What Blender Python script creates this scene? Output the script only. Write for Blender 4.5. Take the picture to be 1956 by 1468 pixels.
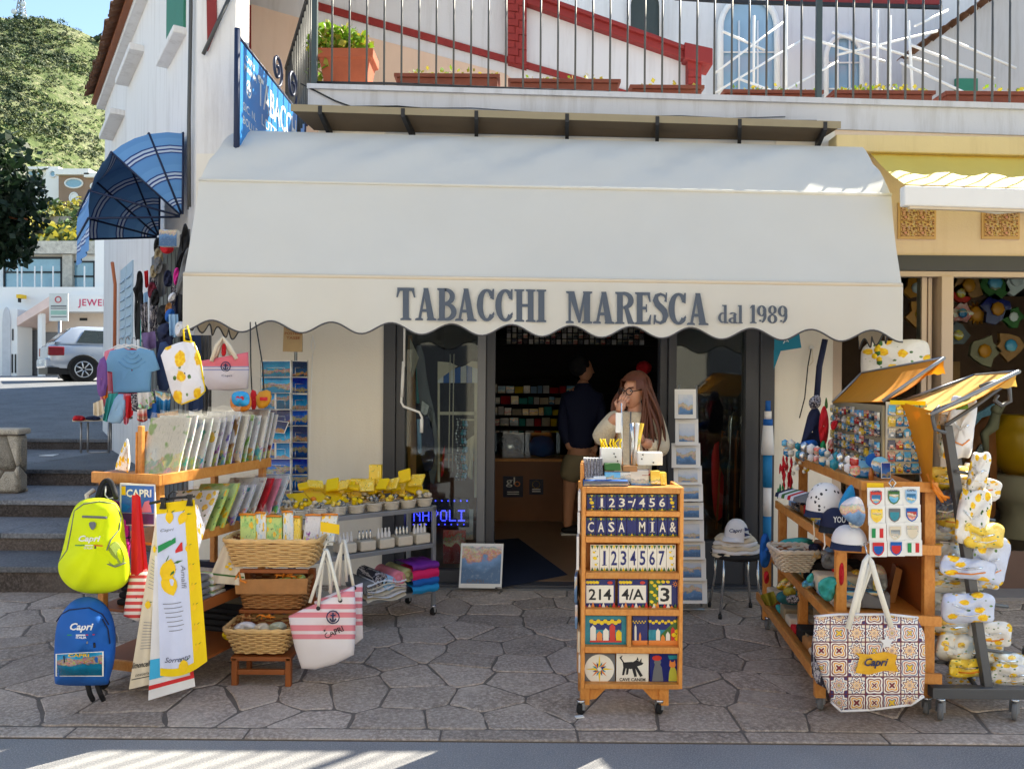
import bpy,bmesh,math,random
from math import sin,cos,pi,radians,sqrt
from mathutils import Vector as Vec,Matrix
R=random.Random(7)
for _o in list(bpy.data.objects):bpy.data.objects.remove(_o)
SC=bpy.context.scene;COL=SC.collection
# camera, sky, sun, exposure
F,CX,CY,CAMH,ROLL=1494.0,978.0,734.0,1.55,radians(0.45)
cr,sr=cos(ROLL),sin(ROLL)
cam=bpy.data.objects.new('camera',bpy.data.cameras.new('camera'));COL.objects.link(cam)
cam.data.sensor_width=36.0;cam.data.lens=36.0*F/1956.0
cam.data.clip_start=0.05;cam.data.clip_end=3000
cam.matrix_world=Matrix(((cr,-sr,0,0),(0,0,-1,0),(sr,cr,0,CAMH),(0,0,0,1)))
SC.camera=cam
SUN_EL,SUN_AZ=radians(44.4),radians(47)
W=bpy.data.worlds.new('World');SC.world=W;W.use_nodes=True
_nt=W.node_tree;_sky=_nt.nodes.new('ShaderNodeTexSky');_sky.sky_type='NISHITA'
_sky.sun_disc=False;_sky.sun_elevation=SUN_EL;_sky.sun_rotation=SUN_AZ
_sky.air_density=1.0;_sky.dust_density=0.3;_sky.ozone_density=2.2
_bg=_nt.nodes['Background'];_bg.inputs['Strength'].default_value=0.11
_nt.links.new(_sky.outputs['Color'],_bg.inputs['Color'])
_sl=bpy.data.lights.new('sun','SUN');_sl.energy=5.0;_sl.angle=radians(0.53);_sl.color=(1.0,0.94,0.85)
sun=bpy.data.objects.new('sun',_sl);COL.objects.link(sun)
_sd=Vec((sin(SUN_AZ)*cos(SUN_EL),cos(SUN_AZ)*cos(SUN_EL),sin(SUN_EL)))
sun.rotation_euler=_sd.to_track_quat('Z','Y').to_euler();sun.location=(10,10,20)
SC.view_settings.view_transform='Standard';SC.view_settings.look='None'
SC.view_settings.exposure=1.7;SC.view_settings.use_white_balance=True;SC.view_settings.white_balance_temperature=7100;SC.view_settings.white_balance_tint=5;SC.view_settings.gamma=1.0;SC.view_settings.use_curve_mapping=False
SC.cycles.max_bounces=8;SC.cycles.diffuse_bounces=5;SC.cycles.glossy_bounces=4;SC.cycles.transmission_bounces=6
SC.cycles.transparent_max_bounces=12;SC.cycles.use_denoising=True;SC.cycles.caustics_reflective=False;SC.cycles.caustics_refractive=False
SC.cycles.sample_clamp_indirect=6.0
# helpers
def P(u,v,Y):
 a=(u-CX)/F;b=-(v-CY)/F
 return Vec(((a*cr-b*sr)*Y,Y,CAMH+(a*sr+b*cr)*Y))
def G(u,v,z=0.0):
 a=(u-CX)/F;b=-(v-CY)/F;k=a*sr+b*cr
 return P(u,v,(z-CAMH)/k)
def S(r,g,b,k=1.0):
 f=lambda c:((c/255+0.055)/1.055)**2.4 if c>10 else c/255/12.92
 return(min(1,f(r)*k),min(1,f(g)*k),min(1,f(b)*k),1)
class NT:
 def __init__(s,name,rough=.6,metal=0.0,spec=.5):
  s.m=bpy.data.materials.new(name);s.m.use_nodes=True;s.t=s.m.node_tree
  s.b=s.t.nodes['Principled BSDF'];s.b.inputs['Roughness'].default_value=rough
  s.b.inputs['Metallic'].default_value=metal;s.b.inputs['Specular IOR Level'].default_value=spec
 def n(s,typ,ins=None,**kw):
  x=s.t.nodes.new('ShaderNode'+typ)
  for k,v in kw.items():setattr(x,k,v)
  for k,v in(ins or{}).items():s.put(x.inputs[k],v)
  return x
 def put(s,sock,v):
  if hasattr(v,'is_output'):s.t.links.new(v,sock)
  else:sock.default_value=v
 def base(s,v):s.put(s.b.inputs['Base Color'],v)
 def co(s,kind='Object',scale=(1,1,1)):
  c=s.n('TexCoord').outputs[kind]
  return s.n('Mapping',{'Vector':c,'Scale':scale}).outputs[0]
 def noise(s,vec,scale=5,detail=3,rough=.55,out='Fac'):
  return s.n('TexNoise',{'Vector':vec,'Scale':scale,'Detail':detail,'Roughness':rough}).outputs[out]
 def ramp(s,fac,stops,mode='LINEAR'):
  r=s.n('ValToRGB',{'Fac':fac});e=r.color_ramp;e.interpolation=mode
  while len(e.elements)<len(stops):e.elements.new(0.5)
  for i,(p,c)in enumerate(stops):e.elements[i].position=p;e.elements[i].color=c
  return r.outputs[0]
 def mix(s,f,a,b,mode='MIX'):
  x=s.n('Mix',data_type='RGBA',blend_type=mode)
  s.put(x.inputs[0],f);s.put(x.inputs[6],a);s.put(x.inputs[7],b);return x.outputs[2]
 def math(s,op,a,b=0.0,c=0.0):
  x=s.n('Math',operation=op);s.put(x.inputs[0],a);s.put(x.inputs[1],b)
  if op in('MULTIPLY_ADD','COMPARE'):s.put(x.inputs[2],c)
  return x.outputs[0]
 def sep(s,vec):
  x=s.n('SeparateXYZ',{0:vec});return x.outputs
 def bump(s,h,strength=.3,dist=.01):
  b=s.n('Bump',{'Strength':strength,'Distance':dist,'Height':h});s.put(s.b.inputs['Normal'],b.outputs[0])
 def rnd(s):return s.n('ObjectInfo').outputs['Random']
_mc={}
def sc(c,k):return(min(1,c[0]*k),min(1,c[1]*k),min(1,c[2]*k),1)
def M(name,c,rough=.65,metal=0.0,var=.12,vs=6,bump=.15,bs=60,bd=.004,spec=.4,trans=0.0,sheen=0.0):
 if name in _mc:return _mc[name]
 t=NT(name,rough,metal,spec);v=t.co()
 n=t.noise(v,vs,4);col=t.mix(n,sc(c,1-var*1.4),sc(c,1+var))
 n2=t.noise(v,vs*6,2);col=t.mix(t.math('MULTIPLY',n2,var*.8),col,sc(c,.72));t.base(col)
 if bump:t.bump(t.noise(v,bs,3),bump,bd)
 if trans:
  d=t.n('BsdfTranslucent',{'Color':col});x=t.n('MixShader',{0:trans,1:t.b.outputs[0],2:d.outputs[0]})
  t.t.links.new(x.outputs[0],t.t.nodes['Material Output'].inputs['Surface'])
 _mc[name]=t.m;return t.m
def glassmat(name,tint=(.85,.9,.9,1),clear=.72,rough=.03):
 if name in _mc:return _mc[name]
 t=NT(name,rough,0,.5);o=t.t.nodes['Material Output']
 tr=t.n('BsdfTransparent',{'Color':tint});gl=t.n('BsdfGlossy',{'Roughness':rough,'Color':(.9,.95,1,1)})
 fr=t.n('Fresnel',{'IOR':1.45});f=t.math('MULTIPLY_ADD',fr.outputs[0],1.1,1-clear-.2)
 x=t.n('MixShader',{0:f,1:tr.outputs[0],2:gl.outputs[0]});t.t.links.new(x.outputs[0],o.inputs['Surface'])
 _mc[name]=t.m;return t.m
_tc={}
def textmesh(body,bold=.0,shear=0.0,space=1.0):
 k=(body,bold,shear,space)
 if k in _tc:return _tc[k]
 cu=bpy.data.curves.new('lettering','FONT');cu.body=body;cu.offset=bold;cu.shear=shear
 cu.resolution_u=2;cu.space_character=space;cu.fill_mode='FRONT'
 ob=bpy.data.objects.new('lettering',cu);COL.objects.link(ob)
 dg=bpy.context.evaluated_depsgraph_get();me=bpy.data.meshes.new_from_object(ob.evaluated_get(dg))
 vs=[(v.co.x,v.co.y)for v in me.vertices];fs=[tuple(p.vertices)for p in me.polygons]
 bpy.data.objects.remove(ob);bpy.data.curves.remove(cu);bpy.data.meshes.remove(me)
 x0=min(v[0]for v in vs);x1=max(v[0]for v in vs);y0=min(v[1]for v in vs);y1=max(v[1]for v in vs)
 _tc[k]=([(x-x0,y-y0)for x,y in vs],fs,x1-x0,y1-y0);return _tc[k]
class MB:
 def __init__(s):s.v=[];s.f=[];s.m=[];s.uv=[];s.sm=[];s.mats=[];s.X=None
 def mi(s,m):
  if m not in s.mats:s.mats.append(m)
  return s.mats.index(m)
 def av(s,p):
  p=Vec(p);s.v.append(s.X@p if s.X is not None else p);return len(s.v)-1
 def idx(s,ids,m,uv=None,smooth=False):
  s.f.append(tuple(ids));s.m.append(s.mi(m));s.sm.append(smooth)
  n=len(ids);s.uv.append(uv or([(0,0),(1,0),(1,1),(0,1)]if n==4 else[(.5+.5*cos(2*pi*i/n),.5+.5*sin(2*pi*i/n))for i in range(n)]))
 def face(s,pts,m,uv=None,smooth=False):s.idx([s.av(p)for p in pts],m,uv,smooth)
 def box(s,x0,x1,y0,y1,z0,z1,m,front=None,top=None):
  a=[s.av((x,y,z))for z in(z0,z1)for y in(y0,y1)for x in(x0,x1)]
  for q,mm in(((0,1,5,4),front or m),((3,2,6,7),m),((2,0,4,6),m),((1,3,7,5),m),((4,5,7,6),top or m),((2,3,1,0),m)):
   s.idx([a[i]for i in q],mm)
  return s
 def obox(s,o,A,B,C,m,front=None):
  o=Vec(o);A=Vec(A);B=Vec(B);C=Vec(C)
  a=[s.av(o+A*i+B*j+C*k)for k in(0,1)for j in(0,1)for i in(0,1)]
  for q,mm in(((0,1,3,2),front or m),((5,4,6,7),m),((4,0,2,6),m),((1,5,7,3),m),((2,3,7,6),m),((4,5,1,0),m)):
   s.idx([a[i]for i in q],mm)
  return s
 def grid(s,rows,m,cu=False,cv=False,smooth=True,flip=False,uvs=(1,1),mf=None):
  nr,nc=len(rows),len(rows[0]);ids=[[s.av(p)for p in r]for r in rows]
  for i in range(nr if cv else nr-1):
   for j in range(nc if cu else nc-1):
    i2,j2=(i+1)%nr,(j+1)%nc
    q=[ids[i][j],ids[i][j2],ids[i2][j2],ids[i2][j]]
    u0,u1,v0,v1=j/(nc-(0 if cu else 1))*uvs[0],(j+1)/(nc-(0 if cu else 1))*uvs[0],i/(nr-1)*uvs[1],(i+1)/(nr-1)*uvs[1]
    uv=[(u0,v0),(u1,v0),(u1,v1),(u0,v1)]
    if flip:q.reverse();uv.reverse()
    s.idx(q,mf(i,j)if mf else m,uv,smooth)
  return s
 def tube(s,pts,r,m,n=6,closed=False,cap=True):
  pts=[Vec(p)for p in pts];k=len(pts);rows=[];up=None
  for i,p in enumerate(pts):
   d=(pts[(i+1)%k]-pts[i-1])if closed else(pts[min(i+1,k-1)]-pts[max(i-1,0)])
   if d.length<1e-9:d=Vec((0,0,1))
   d.normalize()
   if up is None:up=Vec((0,0,1))if abs(d.z)<.9 else Vec((1,0,0))
   a=d.cross(up)
   if a.length<1e-6:a=d.cross(Vec((1,.3,.2)))
   a.normalize();b=a.cross(d);up=b
   rr=r[i]if isinstance(r,(list,tuple))else r
   rows.append([p+(a*cos(2*pi*j/n)+b*sin(2*pi*j/n))*rr for j in range(n)])
  i0=len(s.v);s.grid(rows,m,cu=True,cv=closed)
  if cap and not closed:
   s.idx([i0+j for j in range(n)][::-1],m);s.idx([i0+(k-1)*n+j for j in range(n)],m)
  return s
 def lathe(s,c,prof,m,n=16,axis=None,cap=True):
  c=Vec(c);q=axis.to_track_quat('Z','Y')if axis is not None else None;rows=[]
  for r,z in prof:
   row=[]
   for j in range(n):
    p=Vec((r*cos(2*pi*j/n),r*sin(2*pi*j/n),z));row.append(c+(q@p if q else p))
   rows.append(row)
  i0=len(s.v);s.grid(rows,m,cu=True)
  if cap:
   s.idx([i0+j for j in range(n)][::-1],m);s.idx([i0+(len(prof)-1)*n+j for j in range(n)],m)
  return s
 def ball(s,c,r,m,n=8,sq=(1,1,1)):
  rows=[]
  for i in range(n//2+1):
   t=pi*i/(n//2);rows.append([Vec(c)+Vec((max(1e-4,sin(t))*cos(2*pi*j/n)*r*sq[0],max(1e-4,sin(t))*sin(2*pi*j/n)*r*sq[1],-cos(t)*r*sq[2]))for j in range(n)])
  return s.grid(rows,m,cu=True)
 def prism(s,pts,C,m,side=None,back=True):
  C=Vec(C);a=[s.av(p)for p in pts];b=[s.av(Vec(p)+C)for p in pts];n=len(pts)
  s.idx(a,m)
  if back:s.idx(b[::-1],m)
  for i in range(n):
   j=(i+1)%n;s.idx([a[i],b[i],b[j],a[j]],side or m)
  return s
 def text(s,body,O,A,B,h,m,bold=.0,shear=0.0,w=None,align='C',space=1.0,fn=None):
  vs,fs,tw,th=textmesh(body,bold,shear,space);k=h/th;kx=(w/tw)if w else k
  ox={'L':0,'C':-tw*kx/2,'R':-tw*kx}[align]
  ids=[s.av(fn(ox+x*kx,y*k)if fn else Vec(O)+Vec(A)*(ox+x*kx)+Vec(B)*(y*k))for x,y in vs]
  for f in fs:s.idx([ids[i]for i in f],m)
  return s
def fac(o,pts):
 O,A,B=o;return[O+A*a+B*b for a,b in pts]
T={}
def _link(name,me,parent=None):
 o=bpy.data.objects.new(name,me);COL.objects.link(o)
 if parent is not None:o.parent=parent
 return o
def _props(o,label,cat,group,kind):
 if label:o['label']=label
 if cat:o['category']=cat
 if group:o['group']=group
 if kind:o['kind']=kind
def thing(name,label,cat,loc=(0,0,0),rz=0.0,group=None,kind=None):
 o=_link(name,None);o.location=loc;o.rotation_euler=(0,0,rz);o.empty_display_size=.1
 _props(o,label,cat,group,kind);T[o]=Matrix.Translation(loc)@Matrix.Rotation(rz,4,'Z');return o
def build(name,mb,parent=None,local=False,bevel=0.0,base=None):
 X=T[parent].inverted()if(parent is not None and not local)else Matrix.Identity(4)
 if parent is None and base is not None:X=Matrix.Translation(-Vec(base))
 me=bpy.data.meshes.new(name);me.from_pydata([tuple(X@v)for v in mb.v],[],mb.f)
 for m in mb.mats:me.materials.append(m)
 me.polygons.foreach_set('material_index',mb.m);me.polygons.foreach_set('use_smooth',mb.sm)
 ul=me.uv_layers.new(name='UVMap');ul.data.foreach_set('uv',[c for f in mb.uv for p in f for c in p])
 me.update();o=_link(name,me,parent)
 T[o]=T[parent]if parent is not None else Matrix.Identity(4)
 if base is not None and parent is None:o.location=base;T[o]=Matrix.Translation(base)
 if bevel:
  b=o.modifiers.new('bevel','BEVEL');b.width=bevel;b.segments=2;b.limit_method='ANGLE';b.harden_normals=False
 return o
part=build
def solid(name,mb,label,cat,group=None,bevel=0.0,kind=None):
 xs=[v.x for v in mb.v];ys=[v.y for v in mb.v];zs=[v.z for v in mb.v]
 o=build(name,mb,None,base=((min(xs)+max(xs))/2,(min(ys)+max(ys))/2,min(zs)),bevel=bevel)
 _props(o,label,cat,group,kind);return o
def struct(name,mb,kind='structure'):
 o=build(name,mb);o['kind']=kind;return o
def bez(p0,p1,p2,p3,n=12):
 o=[]
 for i in range(n+1):
  t=i/n;o.append(Vec(p0)*(1-t)**3+Vec(p1)*3*t*(1-t)**2+Vec(p2)*3*t*t*(1-t)+Vec(p3)*t**3)
 return o
def lerp(a,b,t):return a+(b-a)*t
def copytree(o,parent=None):
 c=o.copy();COL.objects.link(c);c.parent=parent;T[c]=T.get(o,Matrix.Identity(4))
 for ch in list(o.children):copytree(ch,c)
 return c
XA,YA,ZA=Vec((1,0,0)),Vec((0,1,0)),Vec((0,0,1))
ORD=['first','second','third','fourth','fifth','sixth','seventh','eighth','ninth','tenth','eleventh','twelfth','thirteenth','fourteenth','fifteenth','sixteenth','seventeenth','eighteenth','nineteenth','twentieth','twenty-first','twenty-second','twenty-third','twenty-fourth','twenty-fifth','twenty-sixth','twenty-seventh','twenty-eighth','twenty-ninth','thirtieth','thirty-first','thirty-second','thirty-third','thirty-fourth','thirty-fifth','thirty-sixth','thirty-seventh','thirty-eighth','thirty-ninth','fortieth','forty-first','forty-second','forty-third','forty-fourth','forty-fifth','forty-sixth']
# materials of the setting
def stone_mat(name,c1,c2,c3,scale=3.0,bump=.5,rnd=.35):
 t=NT(name,.75,0,.35);v=t.co('Object');r=t.rnd()
 w=t.n('Mapping',{'Vector':v,'Location':t.n('CombineXYZ',{0:t.math('MULTIPLY',r,37.0),1:t.math('MULTIPLY',r,91.0),2:r}).outputs[0]}).outputs[0]
 n=t.noise(w,scale,6,.62);col=t.ramp(n,[(.28,c1),(.5,c2),(.74,c3)])
 sp=t.noise(w,scale*22,3,.7);col=t.mix(t.ramp(sp,[(.42,(0,0,0,1)),(.7,(1,1,1,1))]),col,sc(c3,1.25))
 k=t.math('MULTIPLY_ADD',r,rnd*2,1-rnd);kk=t.n('CombineXYZ',{0:k,1:k,2:k}).outputs[0]
 t.base(t.mix(1.0,col,kk,'MULTIPLY'))
 h=t.math('ADD',t.noise(w,scale*5,6,.7),t.math('MULTIPLY',t.noise(w,scale*28,4,.7),.5));t.bump(h,bump,.012);return t.m
m_stone=stone_mat('flagstone',S(122,109,99),S(152,138,127),S(180,166,154),2.4,.8,.17)
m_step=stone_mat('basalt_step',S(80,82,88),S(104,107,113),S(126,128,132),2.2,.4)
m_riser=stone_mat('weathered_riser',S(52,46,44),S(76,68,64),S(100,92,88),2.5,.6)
m_rubble=stone_mat('pale_rubble',S(104,98,88),S(158,150,138),S(188,182,168),5,.7)
m_joint=M('joint_mortar',S(112,103,96),.9,var=.3,vs=14,bump=.6,bs=90)
def asphalt():
 t=NT('asphalt',.85,0,.3);v=t.co();n=t.noise(v,1.1,5,.6);s=t.noise(v,160,2,.7)
 col=t.ramp(n,[(.3,S(112,112,116)),(.7,S(136,136,138))])
 col=t.mix(t.math('MULTIPLY',t.ramp(s,[(.45,(0,0,0,1)),(.7,(1,1,1,1))]),.45),col,S(196,192,188));t.base(col);t.bump(s,.5,.006);return t.m
m_asph=asphalt()
def stucco(name,c,dirt=S(120,108,92),amt=.35,drip=True):
 t=NT(name,.85,0,.25);v=t.co();n=t.noise(v,.9,5,.6)
 col=t.mix(n,sc(c,.9),sc(c,1.06))
 w=t.co('Object',(5,5,.45))if drip else v
 d=t.ramp(t.noise(w,1.6,6,.7),[(.5,(0,0,0,1)),(.78,(1,1,1,1))]);col=t.mix(t.math('MULTIPLY',d,amt),col,dirt);t.base(col)
 t.bump(t.math('ADD',t.noise(v,70,3),t.math('MULTIPLY',t.noise(v,7,3),1.5)),.25,.006);return t.m
m_white=stucco('white_plaster',S(214,214,216),amt=.28)
m_whiteold=stucco('stained_plaster',S(232,230,228),S(150,138,126),.4)
m_cream=stucco('cream_plaster',S(238,232,220),S(190,172,146),.12)
m_band=stucco('balcony_plaster',S(204,206,212),S(126,118,108),.45)
m_peach=stucco('peach_plaster',S(230,210,192),S(180,130,90),.2)
m_peachbounce=stucco('bounce_peach_plaster',S(226,196,172),S(180,140,110),.2)  # peach stands in for orange bounce light on the terrace wall
m_ochre=stucco('ochre_cornice',S(220,200,150),S(150,124,80),.25)
m_red=M('oxblood_paint',S(138,40,38),.55,var=.18,vs=5)
m_redbrick=M('red_painted_brick',S(146,46,42),.7,var=.25,vs=20,bump=.5,bs=80)
m_frame=M('anthracite_aluminium',S(66,68,74),.42,var=.06,bump=.03)
m_framelt=M('grey_aluminium',S(112,114,118),.38,.2,var=.06,bump=.03)
m_canopyu=M('brown_canopy_sheet',S(92,80,66),.6,var=.15)
m_brkt=M('dark_iron',S(44,45,48),.5,.3,var=.1)
m_rail=M('railing_paint',S(84,84,82),.5,.2,var=.15)
m_railpost=M('railing_post_paint',S(66,80,82),.5,.2,var=.15)
m_terra=M('terracotta',S(176,92,62),.85,var=.2,vs=9,bump=.3)
m_terradark=M('brown_plastic_trough',S(132,70,52),.7,var=.25,vs=9)
m_soil=M('soil',S(60,46,34),.95,bump=.6)
m_leafA=M('bright_leaf',S(120,158,40),.5,var=.3,vs=30,bump=0,trans=.35)
m_leafB=M('yellow_leaf',S(170,160,60),.5,var=.3,vs=30,bump=0,trans=.3)
m_leafD=M('dark_leaf',S(38,58,36),.5,var=.4,vs=9,bump=0,trans=.25)
m_canvas=M('ivory_canvas',S(234,232,224),.7,var=.045,vs=2,bump=.08,bs=300,trans=.26)
m_canvasin=M('ivory_canvas_hem',S(214,200,178),.75,var=.05,bump=.08,bs=300)
m_trim=M('slate_trim',S(84,84,88),.7,var=.05)
m_sign_ink=M('slate_lettering',S(82,92,106),.7,var=.02,bump=0)
m_roof=M('old_roof_tile',S(118,86,66),.9,var=.35,vs=9,bump=.5)
m_bluesgn=M('enamel_blue',S(44,134,206),.35,var=.1,vs=3,bump=.02)
m_navyiron=M('navy_ironwork',S(36,48,78),.5,.2,var=.1)
m_wht=M('white_paint',S(232,232,230),.5,var=.03,bump=.03)
m_blk=M('black_plastic',S(24,24,26),.5,var=.1,bump=.05)
m_glass=glassmat('shop_glass',clear=.80)
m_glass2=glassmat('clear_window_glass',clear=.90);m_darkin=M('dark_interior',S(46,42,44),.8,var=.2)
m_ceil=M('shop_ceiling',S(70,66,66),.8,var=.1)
m_floor=M('shop_floor_tile',S(140,112,88),.35,var=.15)
m_rug=M('navy_door_mat',S(22,36,62),.95,var=.15,bump=.5,bs=200)
m_wood=M('honey_pine',S(206,136,62),.5,var=.12,vs=7,bump=.1,bs=40)
m_counter=M('walnut_counter',S(132,84,52),.45,var=.15)
m_galv=M('galvanised_steel',S(150,154,160),.4,.6,var=.1)
m_chrome=M('chromed_wire',S(200,204,208),.25,.9,var=.05,bump=0)
def wood_grain():
 t=NT('honey_wood',.45,0,.4);v=t.co('Object',(1,1,1));r=t.rnd()
 n=t.noise(t.n('Mapping',{'Vector':v,'Scale':(7,7,7)}).outputs[0],2.5,5,.6);g=t.n('TexWave',{'Vector':v,'Scale':14,'Distortion':14,'Detail':3,'Detail Scale':1.2})
 col=t.ramp(t.math('MULTIPLY_ADD',g.outputs['Fac'],.14,t.math('MULTIPLY',n,.86)),[(.2,S(192,118,54)),(.5,S(212,142,70)),(.8,S(224,160,88))])
 k=t.math('MULTIPLY_ADD',r,.25,.85);t.base(t.mix(1,col,t.n('CombineXYZ',{0:k,1:k,2:k}).outputs[0],'MULTIPLY'));t.bump(n,.12,.004);return t.m
m_pine=wood_grain()
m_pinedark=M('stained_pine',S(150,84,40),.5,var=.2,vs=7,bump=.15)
# ground, road, paving
mb=MB();mb.box(-900,900,-60,1500,-.6,-.08,m_joint);struct('ground',mb)
mb=MB();mb.box(-40,40,-40,3.40,-.5,-.006,m_asph);struct('road',mb)
mb=MB();mb.box(-9,9,3.41,6.4,-.4,-.005,m_joint);pave=struct('pavement',mb)
def voronoi(x0,x1,y0,y1,sx,sy,rg):
 pts=[];j=0;y=y0+sy/2
 while y<y1:
  x=x0+(sx*.5 if j%2 else 0)
  while x<x1+sx:
   pts.append((x+rg.uniform(-.46,.46)*sx,y+rg.uniform(-.46,.46)*sy));x+=sx
  y+=sy;j+=1
 cells=[]
 for i,(px,py)in enumerate(pts):
  poly=[(x0,y0),(x1,y0),(x1,y1),(x0,y1)]
  for k,(qx,qy)in enumerate(pts):
   if k==i or(qx-px)**2+(qy-py)**2>(3.2*max(sx,sy))**2:continue
   mx,my,nx,ny=(px+qx)/2,(py+qy)/2,qx-px,qy-py;out=[]
   for a in range(len(poly)):
    p,q=poly[a],poly[(a+1)%len(poly)]
    da=(p[0]-mx)*nx+(p[1]-my)*ny;db=(q[0]-mx)*nx+(q[1]-my)*ny
    if da<=0:out.append(p)
    if da*db<0:t=da/(da-db);out.append((p[0]+(q[0]-p[0])*t,p[1]+(q[1]-p[1])*t))
   poly=out
   if len(poly)<3:break
  if len(poly)>2:cells.append(poly)
 return cells
def slab(poly,z,rg,gap=.0045):
 cx=sum(p[0]for p in poly)/len(poly);cy=sum(p[1]for p in poly)/len(poly);o=[]
 n=len(poly)
 for i in range(n):
  p,q=poly[i],poly[(i+1)%n]
  if(p[0]-q[0])**2+(p[1]-q[1])**2<.002:o.append(((p[0]+q[0])/2,(p[1]+q[1])/2));continue
  for t in(.06,.35,.65,.94):
   jx=rg.uniform(-.0065,.0065)if.1<t<.9 else 0
   o.append((p[0]+(q[0]-p[0])*t+jx,p[1]+(q[1]-p[1])*t+jx))
 def ring(g,zz):
  r=[]
  for x,y in o:
   d=sqrt((x-cx)**2+(y-cy)**2)+1e-6;k=max(.3,(d-g)/d);r.append(Vec((cx+(x-cx)*k,cy+(y-cy)*k,zz)))
  return r
 tx,ty=rg.uniform(-.006,.006),rg.uniform(-.006,.006)
 tl=lambda r:[Vec((p.x,p.y,p.z+(p.x-cx)*tx+(p.y-cy)*ty))for p in r]
 b=MB();rows=[ring(gap,z-.03),tl(ring(gap+.002,z-.004)),tl(ring(gap+.009,z))]
 b.grid(rows,m_stone,cu=True,smooth=True);k=len(o);i0=2*k
 b.idx([i0+j for j in range(k)],m_stone);return b,(cx,cy)
rg=random.Random(11)
for poly in voronoi(-4.3,4.3,3.52,5.99,.345,.25,rg):
 b,c=slab(poly,rg.uniform(-.003,.003),rg);X=Matrix.Translation((-c[0],-c[1],0));b.v=[X@v for v in b.v]
 o=build('paving_stone',b,pave,local=True);o.location=(c[0],c[1],0)
x=-4.7
while x<4.7:
 w=rg.uniform(.5,.95);b=MB();b.box(-w/2+.004,w/2-.004,-.05,.05,-.05,0,m_stone)
 o=build('border_stone',b,pave,local=True,bevel=.008);o.location=(x+w/2,3.462,rg.uniform(-.002,.002));x+=w
 # steps and the street that climbs away
lv=[(5.72,.19),(6.25,.333),(6.97,.486),(7.95,.65),(10.26,.79)]
steps=None
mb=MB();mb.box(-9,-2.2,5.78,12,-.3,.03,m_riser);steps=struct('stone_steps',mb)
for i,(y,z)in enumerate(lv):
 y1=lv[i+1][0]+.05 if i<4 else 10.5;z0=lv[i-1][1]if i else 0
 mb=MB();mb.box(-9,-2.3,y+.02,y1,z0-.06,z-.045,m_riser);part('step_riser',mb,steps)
 x=-9+rg.uniform(0,.4)
 while x<-2.4:
  w=rg.uniform(.7,1.3);x1=min(x+w,-2.3);mb=MB();mb.box(x+.003,x1-.003,y,y1-.004,z-.044,z,m_step)
  part('tread_slab',mb,steps,bevel=.006);x+=w
def sheet(pts,m,th=.1):
 b=MB();b.prism(pts,(0,0,-th),m);return b
mb=sheet([(-14,10.46,.79),(-1.5,10.46,.79),(-1.5,19.6,1.52),(-14,19.6,1.52)],m_step,.2);struct('street',mb)
mb=sheet([(-40,19.6,1.52),(6,19.6,1.52),(6,26.2,1.72),(-40,26.2,1.72)],m_asph,.2);struct('upper_street',mb)
mb=MB();mb.box(-60,-14,6,19.6,-.3,1.2,m_riser);mb.box(-60,60,26.2,60,-.3,1.7,m_riser);struct('terrace_ground',mb)
t=thing('rubble_wall','low rubble stone wall end beside the grey stone steps','wall',(-5.4,7.55,.486))
mb=MB();mb.box(-6.6,-4.66,7.38,7.5,.48,1.04,m_joint);part('wall_core',mb,t)
mb=MB();mb.box(-6.65,-4.62,7.33,7.53,1.04,1.1,m_rubble);part('coping',mb,t,bevel=.02)
rg=random.Random(5)
for x0,x1,front in((-6.6,-4.64,True),(7.36,7.5,False)):
 for poly in voronoi(x0,x1,.49,1.04,.24,.22,rg):
  b=MB();cx=sum(p[0]for p in poly)/len(poly);cy=sum(p[1]for p in poly)/len(poly)
  sh=lambda k,d:[(Vec((cx+(p[0]-cx)*k,7.385-d,cy+(p[1]-cy)*k))if front else Vec((-4.665+d,cx+(p[0]-cx)*k,cy+(p[1]-cy)*k)))for p in poly]
  b.grid([sh(.93,0),sh(.9,.02),sh(.66,.035)],m_rubble,cu=True,flip=not front);n=len(poly);b.idx([2*n+j for j in range(n)],m_rubble);part('stone',b,t)
  # the shop building
WY=6.0
shop=thing('shop_building','cream plastered shop front under a white balcony edge','building',(0,6,0))
mb=MB();mb.box(-2.17,-1.5,WY,WY+.25,0,3.36,m_cream);mb.box(-1.5,-.985,WY,WY+.25,0,3.6,m_cream);part('wall',mb,shop)
mb=MB();mb.box(2.008,2.46,WY,WY+.25,0,3.6,m_cream);part('wall',mb,shop)
mb=MB();mb.box(-.985,2.008,WY+.02,WY+.27,2.46,3.6,m_cream);part('lintel_wall',mb,shop)
def trapbox(a,b,c,d,dep,m):
 b_=MB();b_.prism([P(*a),P(*b),P(*c),P(*d)],(0,dep,0),m);return b_
mb=trapbox((588,214,5.985),(2500,276,5.985),(2500,222,5.985),(588,166,5.985),2.6,m_band);part('balcony_slab',mb,shop)
mb=trapbox((586,168,5.96),(2500,224,5.96),(2500,212,5.96),(586,159,5.96),.35,m_band);part('slab_edge',mb,shop)
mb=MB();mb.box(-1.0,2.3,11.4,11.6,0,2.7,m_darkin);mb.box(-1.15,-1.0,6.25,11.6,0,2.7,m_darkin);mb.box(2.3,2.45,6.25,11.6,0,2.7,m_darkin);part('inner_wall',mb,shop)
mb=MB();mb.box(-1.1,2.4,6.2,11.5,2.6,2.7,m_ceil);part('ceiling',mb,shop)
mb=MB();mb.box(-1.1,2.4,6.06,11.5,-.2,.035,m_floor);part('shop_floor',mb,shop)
mb=MB();mb.box(-.985,2.008,5.93,6.09,-.1,.03,m_frame);part('threshold',mb,shop,bevel=.006)
mb=MB();mb.box(-.985,2.008,5.90,5.93,-.1,.012,m_framelt);part('sill_strip',mb,shop)
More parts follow.
